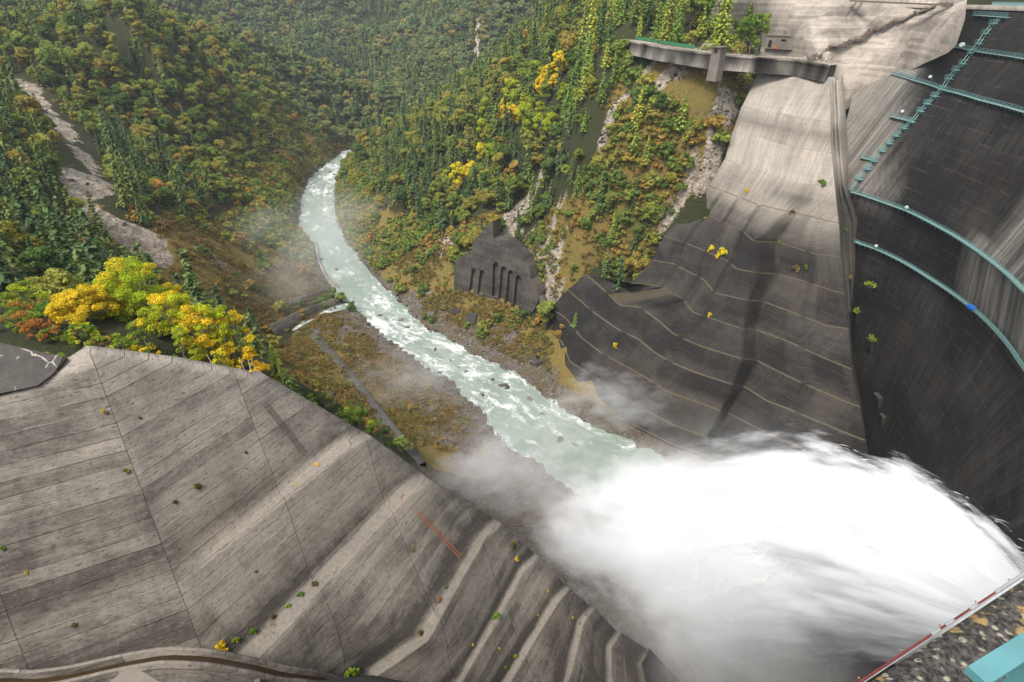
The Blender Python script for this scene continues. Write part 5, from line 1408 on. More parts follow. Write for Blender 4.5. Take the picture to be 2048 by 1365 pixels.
F = [(int(idx[i, j]), int(idx[i, (j + 1) % 40]), int(idx[i + 1, (j + 1) % 40]), int(idx[i + 1, j])) for i in range(69) for j in range(40)] + [tuple(int(q) for q in idx[0][::-1]), tuple(int(q) for q in idx[-1])]
def jet_volume(name, core):
    m = bpy.data.materials.new(name); m.use_nodes = True; t = m.node_tree
    g = NG.__new__(NG); g.m = m; g.t = t; g.o = t.nodes["Material Output"]; t.nodes.remove(t.nodes["Principled BSDF"])
    sp = g.n("ShaderNodeSeparateXYZ", Vector=g.n("ShaderNodeTexCoord").outputs["Object"]); x, y, z = sp.outputs
    M = g.math
    def poly(c): return M('MULTIPLY', x, M('ADD', float(c[0]), M('MULTIPLY', x, M('ADD', float(c[1]), M('MULTIPLY', x, float(c[2]))))))
    r = M('ADD', float(crf[0]), M('MULTIPLY', x, M('ADD', float(crf[1]), M('MULTIPLY', x, float(crf[2])))))
    u = M('DIVIDE', M('SUBTRACT', y, poly(cyf)), r); v = M('DIVIDE', M('SUBTRACT', z, poly(czf)), r)
    rho = M('SQRT', M('ADD', M('MULTIPLY', u, u), M('MULTIPLY', v, v)))
    cb = g.n("ShaderNodeCombineXYZ", X=M('MULTIPLY', u, 3.2), Y=M('MULTIPLY', v, 3.2), Z=M('MULTIPLY', x, 0.022))
    n1 = g.noise(cb.outputs[0], 1.0, 7, 0.66)
    cb2 = g.n("ShaderNodeCombineXYZ", X=M('MULTIPLY', u, 8.0), Y=M('MULTIPLY', v, 8.0), Z=M('MULTIPLY', x, 0.05))
    n2 = g.noise(cb2.outputs[0], 1.0, 5, 0.7)
    nn = M('ADD', M('MULTIPLY', n1, .62), M('MULTIPLY', n2, .38))
    val = M('ADD', M('SUBTRACT', 0.86, rho), M('MULTIPLY', M('SUBTRACT', nn, 0.5), 2.6))
    t_ = M('DIVIDE', x, float(JL))
    soft = g.ramp(t_, 0.15, 0.9, 0.10, 0.75)
    d = M('DIVIDE', M('MAXIMUM', val, 0.0), soft, clamp=True)
    d = M('MULTIPLY', d, M('DIVIDE', core, r))
    d = M('MULTIPLY', d, g.ramp(nn, 0.38, 0.60, 0.06, 1.0))
    d = M('MULTIPLY', d, g.ramp(M('SUBTRACT', 1.30, rho), 0.0, 0.12))
    d = M('MULTIPLY', d, g.ramp(t_, 1.10, 0.72))
    vs_ = g.n("ShaderNodeVolumePrincipled"); vs_.inputs["Color"].default_value = (.965, .968, .972, 1); t.links.new(d, vs_.inputs["Density"]); t.links.new(vs_.outputs[0], g.o.inputs["Volume"])
    return m
spv = link("spray_body", new_mesh("spray_body", hull.reshape(-1, 3), F, jet_volume("jet_spray", 10.0)))
mw = Matrix([list(map(float, Rm[i])) + [float(axis[0][i])] for i in range(3)] + [[0, 0, 0, 1]])
spv.parent = jet; spv.matrix_parent_inverse = Matrix.Translation(jet.location).inverted(); spv.matrix_basis = mw
Vv, Ff, Uu = jet_shell(.70, 3.1, .22, 0, int(NS * .85))
part_at(link("water_core", new_mesh("water_core", Vv, Ff, spray_mat("water_core", .12, (.05, .34)), True, Uu)), jet)
# streaks of drops thrown off the edge of the jet
M_DROP = NG("water_streaks"); M_DROP.col((.93, .94, .96)); M_DROP.b.inputs["Roughness"].default_value = .5; M_DROP = M_DROP.m
sv_, sf_ = [], []
for i in range(420):
    q = int(rng.uniform(.04, .55) * NS); ph = rng.uniform(-.9, 2.0); R = rad[q] * rng.uniform(.93, 1.10)
    p = axis[q] + sx[q] * R * math.cos(ph) + su[q] * R * math.sin(ph) * .85
    radial = sx[q] * math.cos(ph) + su[q] * math.sin(ph)
    d = tan[q] + radial * rng.uniform(.05, .25); d /= np.linalg.norm(d); L = rng.uniform(.5, 2.2) * (.5 + rad[q] / 16); wd_ = rng.uniform(.012, .035) * (.5 + rad[q] / 12)
    a = np.cross(d, rand_dirs(1, rng)[0]); a /= np.linalg.norm(a); b = np.cross(d, a); n0 = len(sv_)
    sv_ += [p - d * L, p + a * wd_, p - a * wd_ * .5 + b * wd_ * .87, p - a * wd_ * .5 - b * wd_ * .87, p + d * L * .4]
    sf_ += [(n0, n0 + 1, n0 + 2), (n0, n0 + 2, n0 + 3), (n0, n0 + 3, n0 + 1), (n0 + 4, n0 + 2, n0 + 1), (n0 + 4, n0 + 3, n0 + 2), (n0 + 4, n0 + 1, n0 + 3)]
so = part_at(link("flying_drops", new_mesh("flying_drops", np.array(sv_), np.array(sf_), M_DROP)), jet); so["kind"] = "stuff"

def mist_mat(name, dens, nscale, thr, soft, off, stretch=(1, 1, 1)):
    m = bpy.data.materials.new(name); m.use_nodes = True; t = m.node_tree
    g = NG.__new__(NG); g.m = m; g.t = t; g.o = t.nodes["Material Output"]; t.nodes.remove(t.nodes["Principled BSDF"])
    tc = g.n("ShaderNodeTexCoord"); ob = tc.outputs["Object"]
    ln = g.n("ShaderNodeVectorMath", operation='LENGTH'); t.links.new(ob, ln.inputs[0])
    r = ln.outputs["Value"]
    n = g.noise(g.mapping(ob, tuple(nscale * q for q in stretch), loc=off), 1.0, 8, 0.68)
    fall = g.math('SUBTRACT', 1.0, r)
    v = g.math('ADD', g.math('MULTIPLY', g.math('SUBTRACT', n, thr), 1.7), g.math('MULTIPLY', g.math('SUBTRACT', fall, 0.5), 0.55))
    d = g.math('MULTIPLY', g.math('MULTIPLY', g.ramp(v, 0.0, soft), g.ramp(fall, 0.0, 0.35)), dens)
    vs_ = g.n("ShaderNodeVolumePrincipled"); vs_.inputs["Color"].default_value = (.955, .958, .965, 1); t.links.new(d, vs_.inputs["Density"])
    t.links.new(vs_.outputs[0], g.o.inputs["Volume"])
    return m
bm = bmesh.new(); bmesh.ops.create_icosphere(bm, subdivisions=3, radius=1.0)
MIST = bpy.data.meshes.new("spray_mist"); 
def mist(px, py, z, rad_, dens, ns, thr, soft, label, stretch=(1, 1, 1), rz=0.0, tilt=0.0):
    b2 = bm.copy(); me = bpy.data.meshes.new("spray_mist"); b2.to_mesh(me); b2.free()
    me.materials.append(mist_mat("mist", dens, ns, thr, soft, (px * .01, py * .013, z * .1), stretch))
    o = link("spray_mist", me, None, PZ(px, py, z), (0, tilt, rz), rad_); tag(o, label, "mist", None, "stuff"); return o
mist(1330, 1075, -140, (46, 40, 25), .10, 2.2, .36, .30, "dense white cloud of spray where the jet hits the pool")
mist(1560, 1130, -110, (50, 48, 36), .022, 2.2, .38, .40, "bright haze of spray wrapped round the jet")
mist(1020, 935, -150, (54, 44, 18), .040, 2.6, .42, .40, "white plume of spray drifting left over the gravel bank", (1, 1, 1), .7)
mist(1440, 1260, -116, (38, 36, 30), .010, 2.2, .38, .40, "grey veil of mist hanging under the jet")
mist(830, 760, -150, (42, 40, 16), .018, 2.4, .43, .40, "thin wisp of mist over the gravel beside the rapids")
mist(1230, 800, -146, (44, 32, 16), .030, 3.2, .46, .32, "torn wisps of mist along the foot of the stepped abutment")
mist(620, 480, -138, (75, 120, 34), .0060, 1.8, .40, .5, "faint bright mist over the far reach of the river")

# ================================================================== HAZE
me = MB().box((-200, 1200, 110), (5200, 3600, 600)).build("haze", None).data
hz = bpy.data.objects["haze"]; hm = bpy.data.materials.new("haze"); hm.use_nodes = True
t = hm.node_tree; t.nodes.remove(t.nodes["Principled BSDF"]); v = t.nodes.new("ShaderNodeVolumePrincipled")
v.inputs["Color"].default_value = (.86, .92, 1.0, 1); v.inputs["Density"].default_value = 0.00006
t.links.new(v.outputs[0], t.nodes["Material Output"].inputs["Volume"]); me.materials.append(hm); hz["kind"] = "stuff"

# ================================================================== NEAR TREES BEHIND THE LEFT ABUTMENT
M_YEL2 = leaf_mat("golden_leaves", [(0.0, (0.60, 0.40, 0.012)), (0.5, (0.60, 0.46, 0.014)), (1.0, (0.52, 0.45, 0.016))], 0.35, 1.0)
M_YGR2 = leaf_mat("lime_yellow_leaves", [(0.0, (0.42, 0.44, 0.012)), (1.0, (0.30, 0.38, 0.014))], 0.35, 1.0)
M_GRN2 = leaf_mat("fresh_green_leaves", [(0.0, (0.09, 0.17, 0.018)), (.5, (0.15, 0.23, 0.02)), (1.0, (0.21, 0.26, 0.02))], 0.3, 1.0)
M_ORA2 = leaf_mat("orange_red_leaves", [(0.0, (0.26, 0.10, 0.02)), (.5, (0.30, 0.15, 0.02)), (1.0, (0.17, 0.13, 0.02))], 0.25, 1.0)
M_DGR2 = leaf_mat("deep_green_leaves", [(0.0, (0.03, 0.055, 0.016)), (1.0, (0.055, 0.085, 0.02))], 0.2, 1.0)
def near_tree(seed, px, py, yy, wm, mats, label, name="yellow_tree", cat="tree", base=.16, leaf=.10, ncl=62, per=240, bark=M_BARKW, hmin=2.0):
    """crown top at a pixel, at forward distance yy; the trunk stands on the ground below"""
    top = PY(px, py, yy); gz = float(H(top[:1], top[1:2])[0]); h = max(hmin, top[2] - gz)
    r = np.random.default_rng(seed); cs, rs = [], []
    for i in range(ncl):
        zt = base + (1 - base) * r.uniform(0.02, .96); a = r.uniform(0, 6.283)
        prof = math.sin(math.pi * min(.98, max(.10, ((zt - base) / (1 - base)) * .80 + .18))) ** .65
        rd = wm * prof * math.sqrt(r.uniform(.08, 1))
        cs.append(np.array([math.cos(a) * rd, math.sin(a) * rd, zt * h * .96])); q = wm * r.uniform(.16, .29); rs.append((q, q * r.uniform(.8, 1.2), q * r.uniform(.5, .75)))
    root = tag(empty(name, (top[0], top[1], gz)), label, cat)
    mb = MB(); t0 = (r.normal() * .2, r.normal() * .2)
    nst = 3 if h > 6 else 2
    for k in range(nst):
        o = (r.normal() * .35, r.normal() * .35); e_ = (r.normal() * wm * .3, r.normal() * wm * .3)
        mb.tube([(o[0], o[1], -.8), (o[0] + e_[0] * .3, o[1] + e_[1] * .3, h * .4), (o[0] + e_[0], o[1] + e_[1], h * .86)], [.03 + h * .011, .02 + h * .008, .03], 6)
    for c in cs[::2]: 
        z0 = c[2] * r.uniform(.35, .7); mb.tube([(c[0] * .15, c[1] * .15, z0), (c[0] * .6, c[1] * .6, (z0 + c[2]) * .52), tuple(c)], [.05 + h * .003, .045, .02], 4)
    part_at(mb.build("trunk", bark, None, True), root) if False else mb.build("trunk", bark, root, True)
    # two leaf colours on one crown: the second one on some clumps only
    sel = np.array([r.uniform() < .35 for _ in cs]) if len(mats) > 1 else np.zeros(len(cs), bool)
    Vs, Fs, ms = [], [], []; off = 0
    for k, m in enumerate(mats):
        ii = np.where(sel == bool(k))[0] 
        if not len(ii): continue
        Vv, Ff = leaf_cloud([cs[i] for i in ii], [rs[i] for i in ii], per, leaf, r, .35, .3); Vs.append(Vv); Fs.append(Ff + off); ms.append(np.full(len(Ff), k)); off += len(Vv)
    me = new_mesh("crown", np.vstack(Vs), np.vstack(Fs), list(mats)); me.polygons.foreach_set("material_index", np.concatenate(ms).astype(np.int32))
    link("crown", me, root)
    return root
NT = [(245, 520, 88, 6.2, (M_YGR2, M_YEL2), "tallest lime yellow tree behind the left concrete ridge"),
      (318, 588, 82, 4.4, (M_YGR2, M_YEL2), "lime and golden tree in the middle of the yellow group behind the ridge"),
      (150, 576, 80, 4.6, (M_YEL2,), "orange gold tree leaning left of the tallest lime tree"),
      (385, 606, 78, 4.0, (M_YGR2, M_YEL2), "lime and gold tree with bare white stems near the ridge corner"),
      (440, 606, 80, 3.4, (M_YGR2, M_YEL2), "lime yellow tree at the right of the yellow group"),
      (482, 682, 74, 3.0, (M_YEL2,), "low golden tree at the right end of the yellow group"),
      (330, 566, 92, 3.2, (M_YGR2, M_YEL2), "yellow tree just right of the tallest lime tree, half behind it"),
      (430, 690, 73, 2.4, (M_YEL2, M_GRN2), "small gold and green tree leaning over the concrete ridge"),
      (215, 600, 84, 3.4, (M_GRN2, M_YGR2), "shaded green tree under the orange gold tree")]
for i, a in enumerate(NT): near_tree(200 + i, *a)
NBUSH = [(30, 566, 96, 4.2, (M_GRN2, M_YGR2), "yellow green bush at the left edge above the orange shrubs"), (25, 640, 78, 3.2, (M_ORA2, M_GRN2), "orange red shrub at the left edge behind the ridge"), (70, 640, 76, 2.6, (M_ORA2,), "rusty orange shrub second from the left edge"),
         (105, 655, 74, 2.4, (M_GRN2, M_ORA2), "green shrub with orange tips behind the dark slab"), (150, 648, 74, 2.6, (M_YGR2, M_GRN2), "bright lime shrub below the orange gold tree"), (195, 668, 72, 2.3, (M_GRN2, M_ORA2), "low green and orange shrub at the ridge top"),
         (240, 672, 71, 2.5, (M_GRN2, M_YEL2), "low shrub touching the ridge under the tallest lime tree"), (290, 690, 70, 2.3, (M_YEL2, M_GRN2), "pale gold shrub low on the ridge"), (345, 706, 70, 2.0, (M_GRN2,), "small fresh green shrub on the ridge edge"),
         (385, 718, 70, 2.2, (M_GRN2,), "fresh green shrub in front of the white stems"), (505, 724, 75, 1.9, (M_GRN2, M_YEL2), "green shrub right of the low golden tree"), (525, 745, 76, 1.8, (M_GRN2,), "grey green shrub at the corner of the ridge"),
         (600, 778, 84, 3.2, (M_DGR2, M_GRN2), "deep green bush below the single conifer"), (640, 790, 88, 3.4, (M_DGR2,), "dark rounded bush in the middle of the ridge bushes"), (700, 806, 92, 3.8, (M_GRN2, M_YGR2), "lime green bush with gold top beside the road wall"),
         (748, 842, 90, 3.2, (M_DGR2, M_GRN2), "dark green bush at the right end of the ridge bushes"), (665, 826, 84, 2.8, (M_DGR2, M_GRN2), "dark bush under the lime green bush"), (575, 770, 82, 2.2, (M_DGR2, M_GRN2), "blue green bush right beside the conifer"), (715, 866, 84, 2.4, (M_GRN2, M_ORA2), "low mixed bush hugging the ridge edge")]
NBUSH += [(15, 690, 62, 2.4, (M_ORA2, M_GRN2), "rusty shrub right behind the dark cracked slab at the left edge"), (60, 690, 62, 2.2, (M_YGR2, M_ORA2), "yellow and orange shrub behind the middle of the dark slab"), (105, 692, 60, 2.0, (M_GRN2, M_YGR2), "light green shrub at the right end of the dark slab"),
          (150, 690, 60, 2.0, (M_GRN2, M_ORA2), "dark leaved shrub with orange leaves at the top bend of the ridge"), (200, 694, 60, 2.0, (M_GRN2,), "plain green shrub just past the top bend of the ridge"), (245, 700, 61, 2.0, (M_YEL2, M_GRN2), "gold flecked shrub on the ridge below the orange gold tree"), (300, 708, 62, 1.9, (M_GRN2, M_YGR2), "lime flecked shrub on the middle of the ridge"),
          (450, 724, 66, 1.9, (M_YEL2, M_GRN2), "gold and green shrub under the low golden tree"), (470, 735, 66, 1.6, (M_GRN2,), "small green shrub close to the ridge corner"), (40, 600, 88, 3.2, (M_GRN2, M_ORA2), "tall mixed shrub above the rusty shrubs at the left edge"), (110, 622, 84, 3.0, (M_GRN2,), "tall plain green shrub left of the orange gold tree"), (270, 640, 74, 2.6, (M_GRN2, M_YEL2), "mid green shrub in the shade between the yellow trees"), (-20, 706, 56, 2.2, (M_GRN2, M_ORA2), "green and rust shrub at the very edge beside the dark slab"), (30, 704, 56, 1.9, (M_ORA2, M_YGR2), "rust and lime shrub leaning over the dark slab"), (80, 706, 56, 1.8, (M_GRN2, M_YEL2), "green and gold shrub at the right half of the dark slab"), (130, 704, 55, 1.6, (M_GRN2,), "small green shrub where the slab meets the ridge"), (620, 830, 76, 2.4, (M_DGR2, M_GRN2), "dark low bush spilling over the ridge under the conifer"), (680, 872, 78, 2.0, (M_GRN2, M_DGR2), "mid green low bush spilling over the ridge edge"), (350, 650, 74, 2.4, (M_GRN2, M_YGR2), "shaded lime shrub under the lime and golden middle tree")]
for i, a in enumerate(NBUSH): near_tree(300 + i, *a, name="shrub", cat="shrub", base=.05, leaf=.095, ncl=28, per=230, bark=M_BARK, hmin=2.2)
def near_conifer(seed, px, py, yy, w_, label, mat=M_LARCH, whorls=24):
    top = PY(px, py, yy); gz = float(H(top[:1], top[1:2])[0]); h = max(4, top[2] - gz)
    tm, cm = make_conifer(seed, h, w_, whorls, .32, mat, 2.2)
    tree("conifer_tree", (tm, cm), (top[0], top[1], gz), 1.0, 0, label, "conifer", None)
near_conifer(400, 541, 690, 84, 2.4, "single green conifer standing right of the yellow trees", M_LARCH)
near_conifer(401, 566, 742, 82, 2.0, "small dark conifer tucked under the single green conifer", M_CON)

# trees standing on the terrace
for i, (px, py, yy, lb) in enumerate([(1268, 40, 318, "yellow tinged larch at the left end of the terrace"), (1300, 26, 305, "larch second from the left end of the terrace"), (1330, 22, 300, "tall larch behind the green net fence"), (1362, 20, 292, "full larch right of the green net fence"), (1418, 6, 268, "tall tree left of the lookout tower"), (1438, 0, 262, "tallest tree beside the lookout tower"), (1462, 14, 262, "slim tree right of the lookout tower"), (1500, 44, 252, "open crowned tree in front of the slope wall, left one"), (1520, 40, 250, "open crowned tree in front of the slope wall, middle one"), (1545, 42, 248, "open crowned tree in front of the slope wall, right one")]):
    top = PY(px, py, yy); d_, par = seg_dist(np.array([top[0]]), np.array([top[1]]), tf); gz = float(np.interp(par[0], np.arange(len(tf)), tf[:, 2])); 
    base_ = np.array([top[0], top[1], gz]); base_[:2] = np.array(base_[:2])
    k = int(round(par[0])); base_[:2] = tf[k][:2] - to[k][:2] * (7.5 if i < 7 else 4.0); 
    tp = base_.copy(); pxx, pyy, dd_ = proj(base_); hh = max(6.0, (pyy - py) * dd_ / FPX / 0.86)
    if i < 7: meshes = make_conifer(500 + i, hh, hh * .24, 18, .6, M_LARCH, 1.6, droop=.1)
    else: meshes = make_broad(500 + i, hh, hh * .23, 16, .26, 60, M_GRN2, M_BARK, .25)
    tree("terrace_tree", meshes, base_, 1.0, 0, lb, "tree", None)
tree("red_shrub", REDS[1], PZ(1548, 102, -21.3), .6, 0, "small red bush at the foot of the right terrace tree", "shrub", None)
p_, n_ = hitb(BV_US, 1925, 55)
if p_ is not None: tree("conifer_tree", CONS[3], np.array(p_) + (0, 0, -2), .75, 1, "dark conifer wedged between the slope wall and the dam crest", "conifer", None)

for i in range(20):
    k = 1 + int(i * 1.35); q = tf[k] + to[k] * (3.0 + 2.2 * rng.uniform()); gz = float(H(np.array([q[0]]), np.array([q[1]]))[0]); hgt = tf[k][2] - gz
    tree("hillside_bush", BUSHG[i % 3] if i % 4 else LARS[i % 3], (q[0], q[1], gz - .2), rng.uniform(1.3, 2.2) if i % 4 else rng.uniform(.35, .5), rng.uniform(0, 6), "green bush growing against the terrace retaining wall" if i % 4 else "young larch growing against the terrace retaining wall", "bush" if i % 4 else "larch", "plants against the terrace wall" if i % 4 else "young larches against the terrace wall")
# dead grey trunks on the left slope
for i, (px, py, h) in enumerate([(440, 540, 9), (330, 468, 9), (455, 455, 10), (478, 440, 8), (300, 215, 9), (365, 300, 9), (243, 92, 10), (60, 505, 9)]):
    p = hit(px, py); r = np.random.default_rng(600 + i); mb = MB()
    mb.tube([(0, 0, -.5), (r.normal() * .2, r.normal() * .2, h * .5), (r.normal() * .5, r.normal() * .5, h)], [.28, .2, .06], 6)
    for k in range(7): z = h * r.uniform(.35, .95); a = r.uniform(0, 6.28); L = r.uniform(.8, 2.0); mb.tube([(0, 0, z), (math.cos(a) * L, math.sin(a) * L, z + L * .35)], [.07, .02], 4)
    o = mb.build("dead_tree", M_BARKW if i > 3 else M_BARK, None, True, p); tag(o, ["bare dead trunk alone on the brown left slope", "dark bare trunk at the top of the brown slope", "bare trunk between two conifers above the brown slope", "short bare trunk right of a taller one above the brown slope", "pale dead trunk high on the left hillside", "pale dead trunk in the middle of the left forest", "white forked snag near the top of the left hillside", "grey leaning snag in the dark stand at the left edge"][i], "dead tree", "dead trees on the left hillside")

# ================================================================== WALLS AND SMALL STRUCTURES BY THE RIVER
M_WALL = concrete("mossy_stone_wall", (0.16, 0.14, 0.115), (0.030, 0.027, 0.023), 0.4, .5, .5, 3.0, .7, .5, .6, (0.10, 0.08, 0.03), .4, .6)
def ground_pts(pix): return np.array([hit(*p) for p in pix])
def wall(name, base, hgt, thick, label, batter=.15, side=1.0, mat=None, cat="wall"):
    P = resample(np.array(base), 24); o = outward(P, side); h_ = np.asarray(hgt) if np.ndim(hgt) else np.full(24, hgt); h_ = np.interp(np.linspace(0, 1, 24), np.linspace(0, 1, len(h_)), h_)
    up = np.zeros((24, 3)); up[:, 2] = h_
    rows = [P + o * h_[:, None] * batter + (0, 0, -1.5), P + up, P + up - o * thick, P - o * thick + (0, 0, -1.5)]
    Vv, Ff, Uu = loft(rows); me = new_mesh(name, Vv, np.vstack([Ff, np.array([[0, 24, 48, 72], [95, 71, 47, 23]])]), mat or M_WALL, False, Uu)
    return tag(link(name, me), label, cat)
wall("stone_wall", ground_pts([(545, 668), (600, 640), (682, 605)]), [5.0, 5.2, 3.6], 1.2, "long dark stone wall along the side stream, lower one", .2, 1.0)
wall("stone_wall", ground_pts([(580, 613), (602, 606), (660, 583)]), [3.6, 3.2, 2.0], 1.0, "short dark stone wall on the slope above the long stream wall", .2, 1.0)
wall("river_wall", ground_pts([(633, 487), (641, 530), (656, 560), (680, 580)]), 2.6, .9, "narrow concrete bank wall on the left side of the river bend", .1, -1.0, M_CONC_U)
wall("river_wall", ground_pts([(722, 520), (740, 545), (775, 585)]), 1.6, .7, "low dark edge wall on the right river bank", .1, 1.0)
# sloping road strip with its kerb wall
rp_ = resample(ground_pts([(628, 674), (700, 758), (760, 838), (836, 930)]), 40)
ro = outward(rp_, -1.0)
zc = np.convolve(np.pad(rp_[:, 2], 6, mode='edge'), np.ones(13) / 13, 'valid'); rp_[:, 2] = zc + .9
Vv, Ff, Uu = loft([rp_ + ro * 3.0 + (0, 0, -4), rp_ + ro * 3.0, rp_ - ro * 2.2, rp_ - ro * 2.2 + (0, 0, -3)])
M_ROAD = concrete("dark_gravel_strip", (0.11, 0.10, 0.09), (0.045, 0.042, 0.038), .1, .2, 6, 40, .2, .5, .6)
tag(link("embankment_strip", new_mesh("embankment_strip", Vv, Ff, M_ROAD, False, Uu)), "straight dark stone embankment strip running down the grassy island", "embankment")
# side stream
ss = resample(ground_pts([(585, 662), (620, 640), (660, 622), (700, 612)]), 24); so_ = outward(ss, 1.0)
ss[:, 2] += .35
wdt = np.interp(np.linspace(0, 1, 24), [0, 1], [1.2, 4.0])[:, None]
rows = [ss - so_ * wdt, ss - so_ * wdt * .3, ss + so_ * wdt * .3, ss + so_ * wdt]
Vv, Ff, Uu = loft(rows); sw = np.zeros((len(Vv), 4)); sw[:, 0] = 1.0; sw[:, 3] = 1
tag(link("side_stream", new_mesh("side_stream", Vv, Ff, bpy.data.materials["river_water"], True, Uu, {"rapids": sw})), "white side stream joining the river from the left", "stream", kind="structure")

# ---- old arched concrete wall
A0 = PZ(900, 556, -143.5); B0 = PZ(1068, 622, -147.0)
wx = B0 - A0; wx[2] = 0; wl = np.linalg.norm(wx); wx /= wl; wn = np.array([wx[1], -wx[0], 0]); wn = wn if wn[1] < 0 else -wn
wn_b = wn * math.cos(.22) + np.array([0, 0, math.sin(.22)])
def onw(px, py): r = ray(px, py); return r * ((A0 @ wn_b) / (r @ wn_b))
outl = [(908, 548), (907, 538), (913, 520), (930, 508), (944, 500), (946, 482), (966, 462), (976, 450), (986, 443), (987, 478), (1012, 482), (1034, 496), (1048, 515), (1058, 536), (1062, 560), (1070, 572), (1078, 590), (1076, 604), (1066, 624), (1050, 640), (1000, 640), (908, 640)]
fr = [onw(*p) for p in outl]; bk_ = [p - wn * 7 for p in fr]
n_o = len(fr)
pm = new_mesh("wall_body", fr + bk_, [tuple(range(n_o))[::-1], tuple(range(n_o, 2 * n_o))] + [(i, (i + 1) % n_o, (i + 1) % n_o + n_o, i + n_o) for i in range(n_o)])
bmm = bmesh.new(); bmm.from_mesh(pm); bmesh.ops.recalc_face_normals(bmm, faces=bmm.faces); bmm.to_mesh(pm); bmm.free()
wb_o = link("wall_body", pm)
dgx = np.cross(wn_b, np.array([0, 0, 1.0])); dgx /= np.linalg.norm(dgx); dgu = np.cross(dgx, wn_b); dgu *= np.sign(dgu[2])
arches = [((943, 577), (948, 538), 22), ((960, 580), (965, 541), 22), ((990, 585), (992, 525), 24), ((1003, 598), (1008, 533), 26), ((1017, 606), (1022, 541), 26), ((1032, 616), (1038, 551), 26)]
cutters = []
for (b, t, wpx) in arches:
    pb = onw(*b); pt = onw(*t); hw_ = wpx / 2 * .42 * np.linalg.norm(pb) / 1100 * 1.25; 
    c0 = pb - dgu * 3; axisu = dgu
    base_ = (pt - axisu * hw_); prof = [c0 - dgx * hw_, c0 + dgx * hw_] + [base_ + dgx * hw_ * math.cos(a) + axisu * hw_ * math.sin(a) for a in np.linspace(0, math.pi, 9)]
    # keep the piers upright on the face
    prof[0] = pb - dgu * 3 - dgx * hw_; prof[1] = pb - dgu * 3 + dgx * hw_
    k = len(prof); Vq = [p + wn_b * 1.0 for p in prof] + [p - wn_b * 2.2 for p in prof]
    cm = new_mesh("cut", Vq, [tuple(range(k)), tuple(range(k, 2 * k))[::-1]] + [(i, i + k, (i + 1) % k + k, (i + 1) % k) for i in range(k)])
    bq = bmesh.new(); bq.from_mesh(cm); bmesh.ops.recalc_face_normals(bq, faces=bq.faces); bq.to_mesh(cm); bq.free()
    co = link("cut", cm); cutters.append(co); md = wb_o.modifiers.new("b", 'BOOLEAN'); md.object = co; md.operation = 'DIFFERENCE'; md.solver = 'EXACT'
dg = bpy.context.evaluated_depsgraph_get(); me2 = bpy.data.meshes.new_from_object(wb_o.evaluated_get(dg)); wb_o.modifiers.clear(); wb_o.data = me2; me2.name = "wall_body"
for co in cutters: bpy.data.objects.remove(co)
nv = len(me2.vertices); cov = np.empty(nv * 3, np.float32); me2.vertices.foreach_get("co", cov); cov = cov.reshape(-1, 3)
li = np.empty(len(me2.loops), np.int32); me2.loops.foreach_get("vertex_index", li); l = me2.uv_layers.new(name="UVMap"); l.data.foreach_set("uv", np.stack([cov @ wx, cov @ dgu], 1)[li].astype(np.float32).ravel())
M_PORT = concrete("dark_arched_wall_concrete", (0.085, 0.074, 0.064), (0.016, 0.0145, 0.013), .6, .3, 1.6, 9, .5, .4, .4, (0.09, 0.07, 0.045), .3, .4)
me2.materials.clear(); me2.materials.append(M_PORT)
aw = tag(empty("arched_wall", A0), "dark old concrete wall with six tall arched recesses by the river", "wall"); part_at(wb_o, aw)
# curved wing that closes towards the stepped abutment
cw = [onw(1062, 560), onw(1066, 580) , PZ(1080, 600, -138), PZ(1092, 622, -139)]
wall("curved_wall", np.array([PZ(1050, 612, -150), PZ(1066, 622, -151), PZ(1080, 640, -152), PZ(1092, 668, -153)]), [9, 14, 14, 9], 3.0, "curved dark wall joining the arched wall to the stepped abutment", .08, 1.0, M_PORT)
wall("box_wall", np.array([PZ(1060, 692, -158), PZ(1072, 738, -158), PZ(1108, 728, -158)]), [2.5, 5.0, 4.0], .6, "small dark bent wall at the water edge below the abutment", .02, 1.0, M_PORT)

# ================================================================== ROCKS
g = NG("river_rock"); pos = g.geo(); oi = g.n("ShaderNodeObjectInfo")
c = g.color_ramp(oi.outputs["Random"], [(0, (0.030, 0.026, 0.024)), (.45, (0.075, 0.064, 0.055)), (.8, (0.15, 0.128, 0.108)), (1, (0.25, 0.215, 0.185))])
g.col(g.mix(g.ramp(g.noise(pos, 1.6, 6, .7), .35, .65), g.mix(.6, c, (.02, .02, .02)), c)); g.bump(g.noise(pos, 2.5, 6, .7), .6, .2); M_ROCK = g.m
def rock(seed, pale=False):
    r = np.random.default_rng(seed); b = bmesh.new(); bmesh.ops.create_icosphere(b, subdivisions=2, radius=1)
    k = rand_dirs(9, r); q = r.uniform(.55, .95, 9)
    for v in b.verts:
        co = np.array(v.co)
        for kk, qq in zip(k, q):
            d = co @ kk
            if d > qq: co = co - kk * (d - qq)
        v.co = Vector(co * (1.0, .8, .62)) * (1 + r.normal() * .03)
    me = bpy.data.meshes.new("boulder"); b.to_mesh(me); b.free(); me.materials.append(M_ROCK); return me
ROCKS = [rock(700 + i) for i in range(4)]
bl = [(660, 345, 1.8), (672, 540, 1.5), (815, 655, 1.6), (800, 640, 2.0), (1005, 772, 2.4), (1015, 778, 1.7), (985, 760, 1.2), (930, 745, 1.4), (870, 700, 1.5), (760, 632, 1.6), (668, 350, 1.5), (650, 352, 1.2), (1060, 800, 1.8), (1120, 880, 2.0), (1150, 890, 1.6), (900, 722, 1.0), (965, 790, 1.6), (1085, 830, 1.3)]
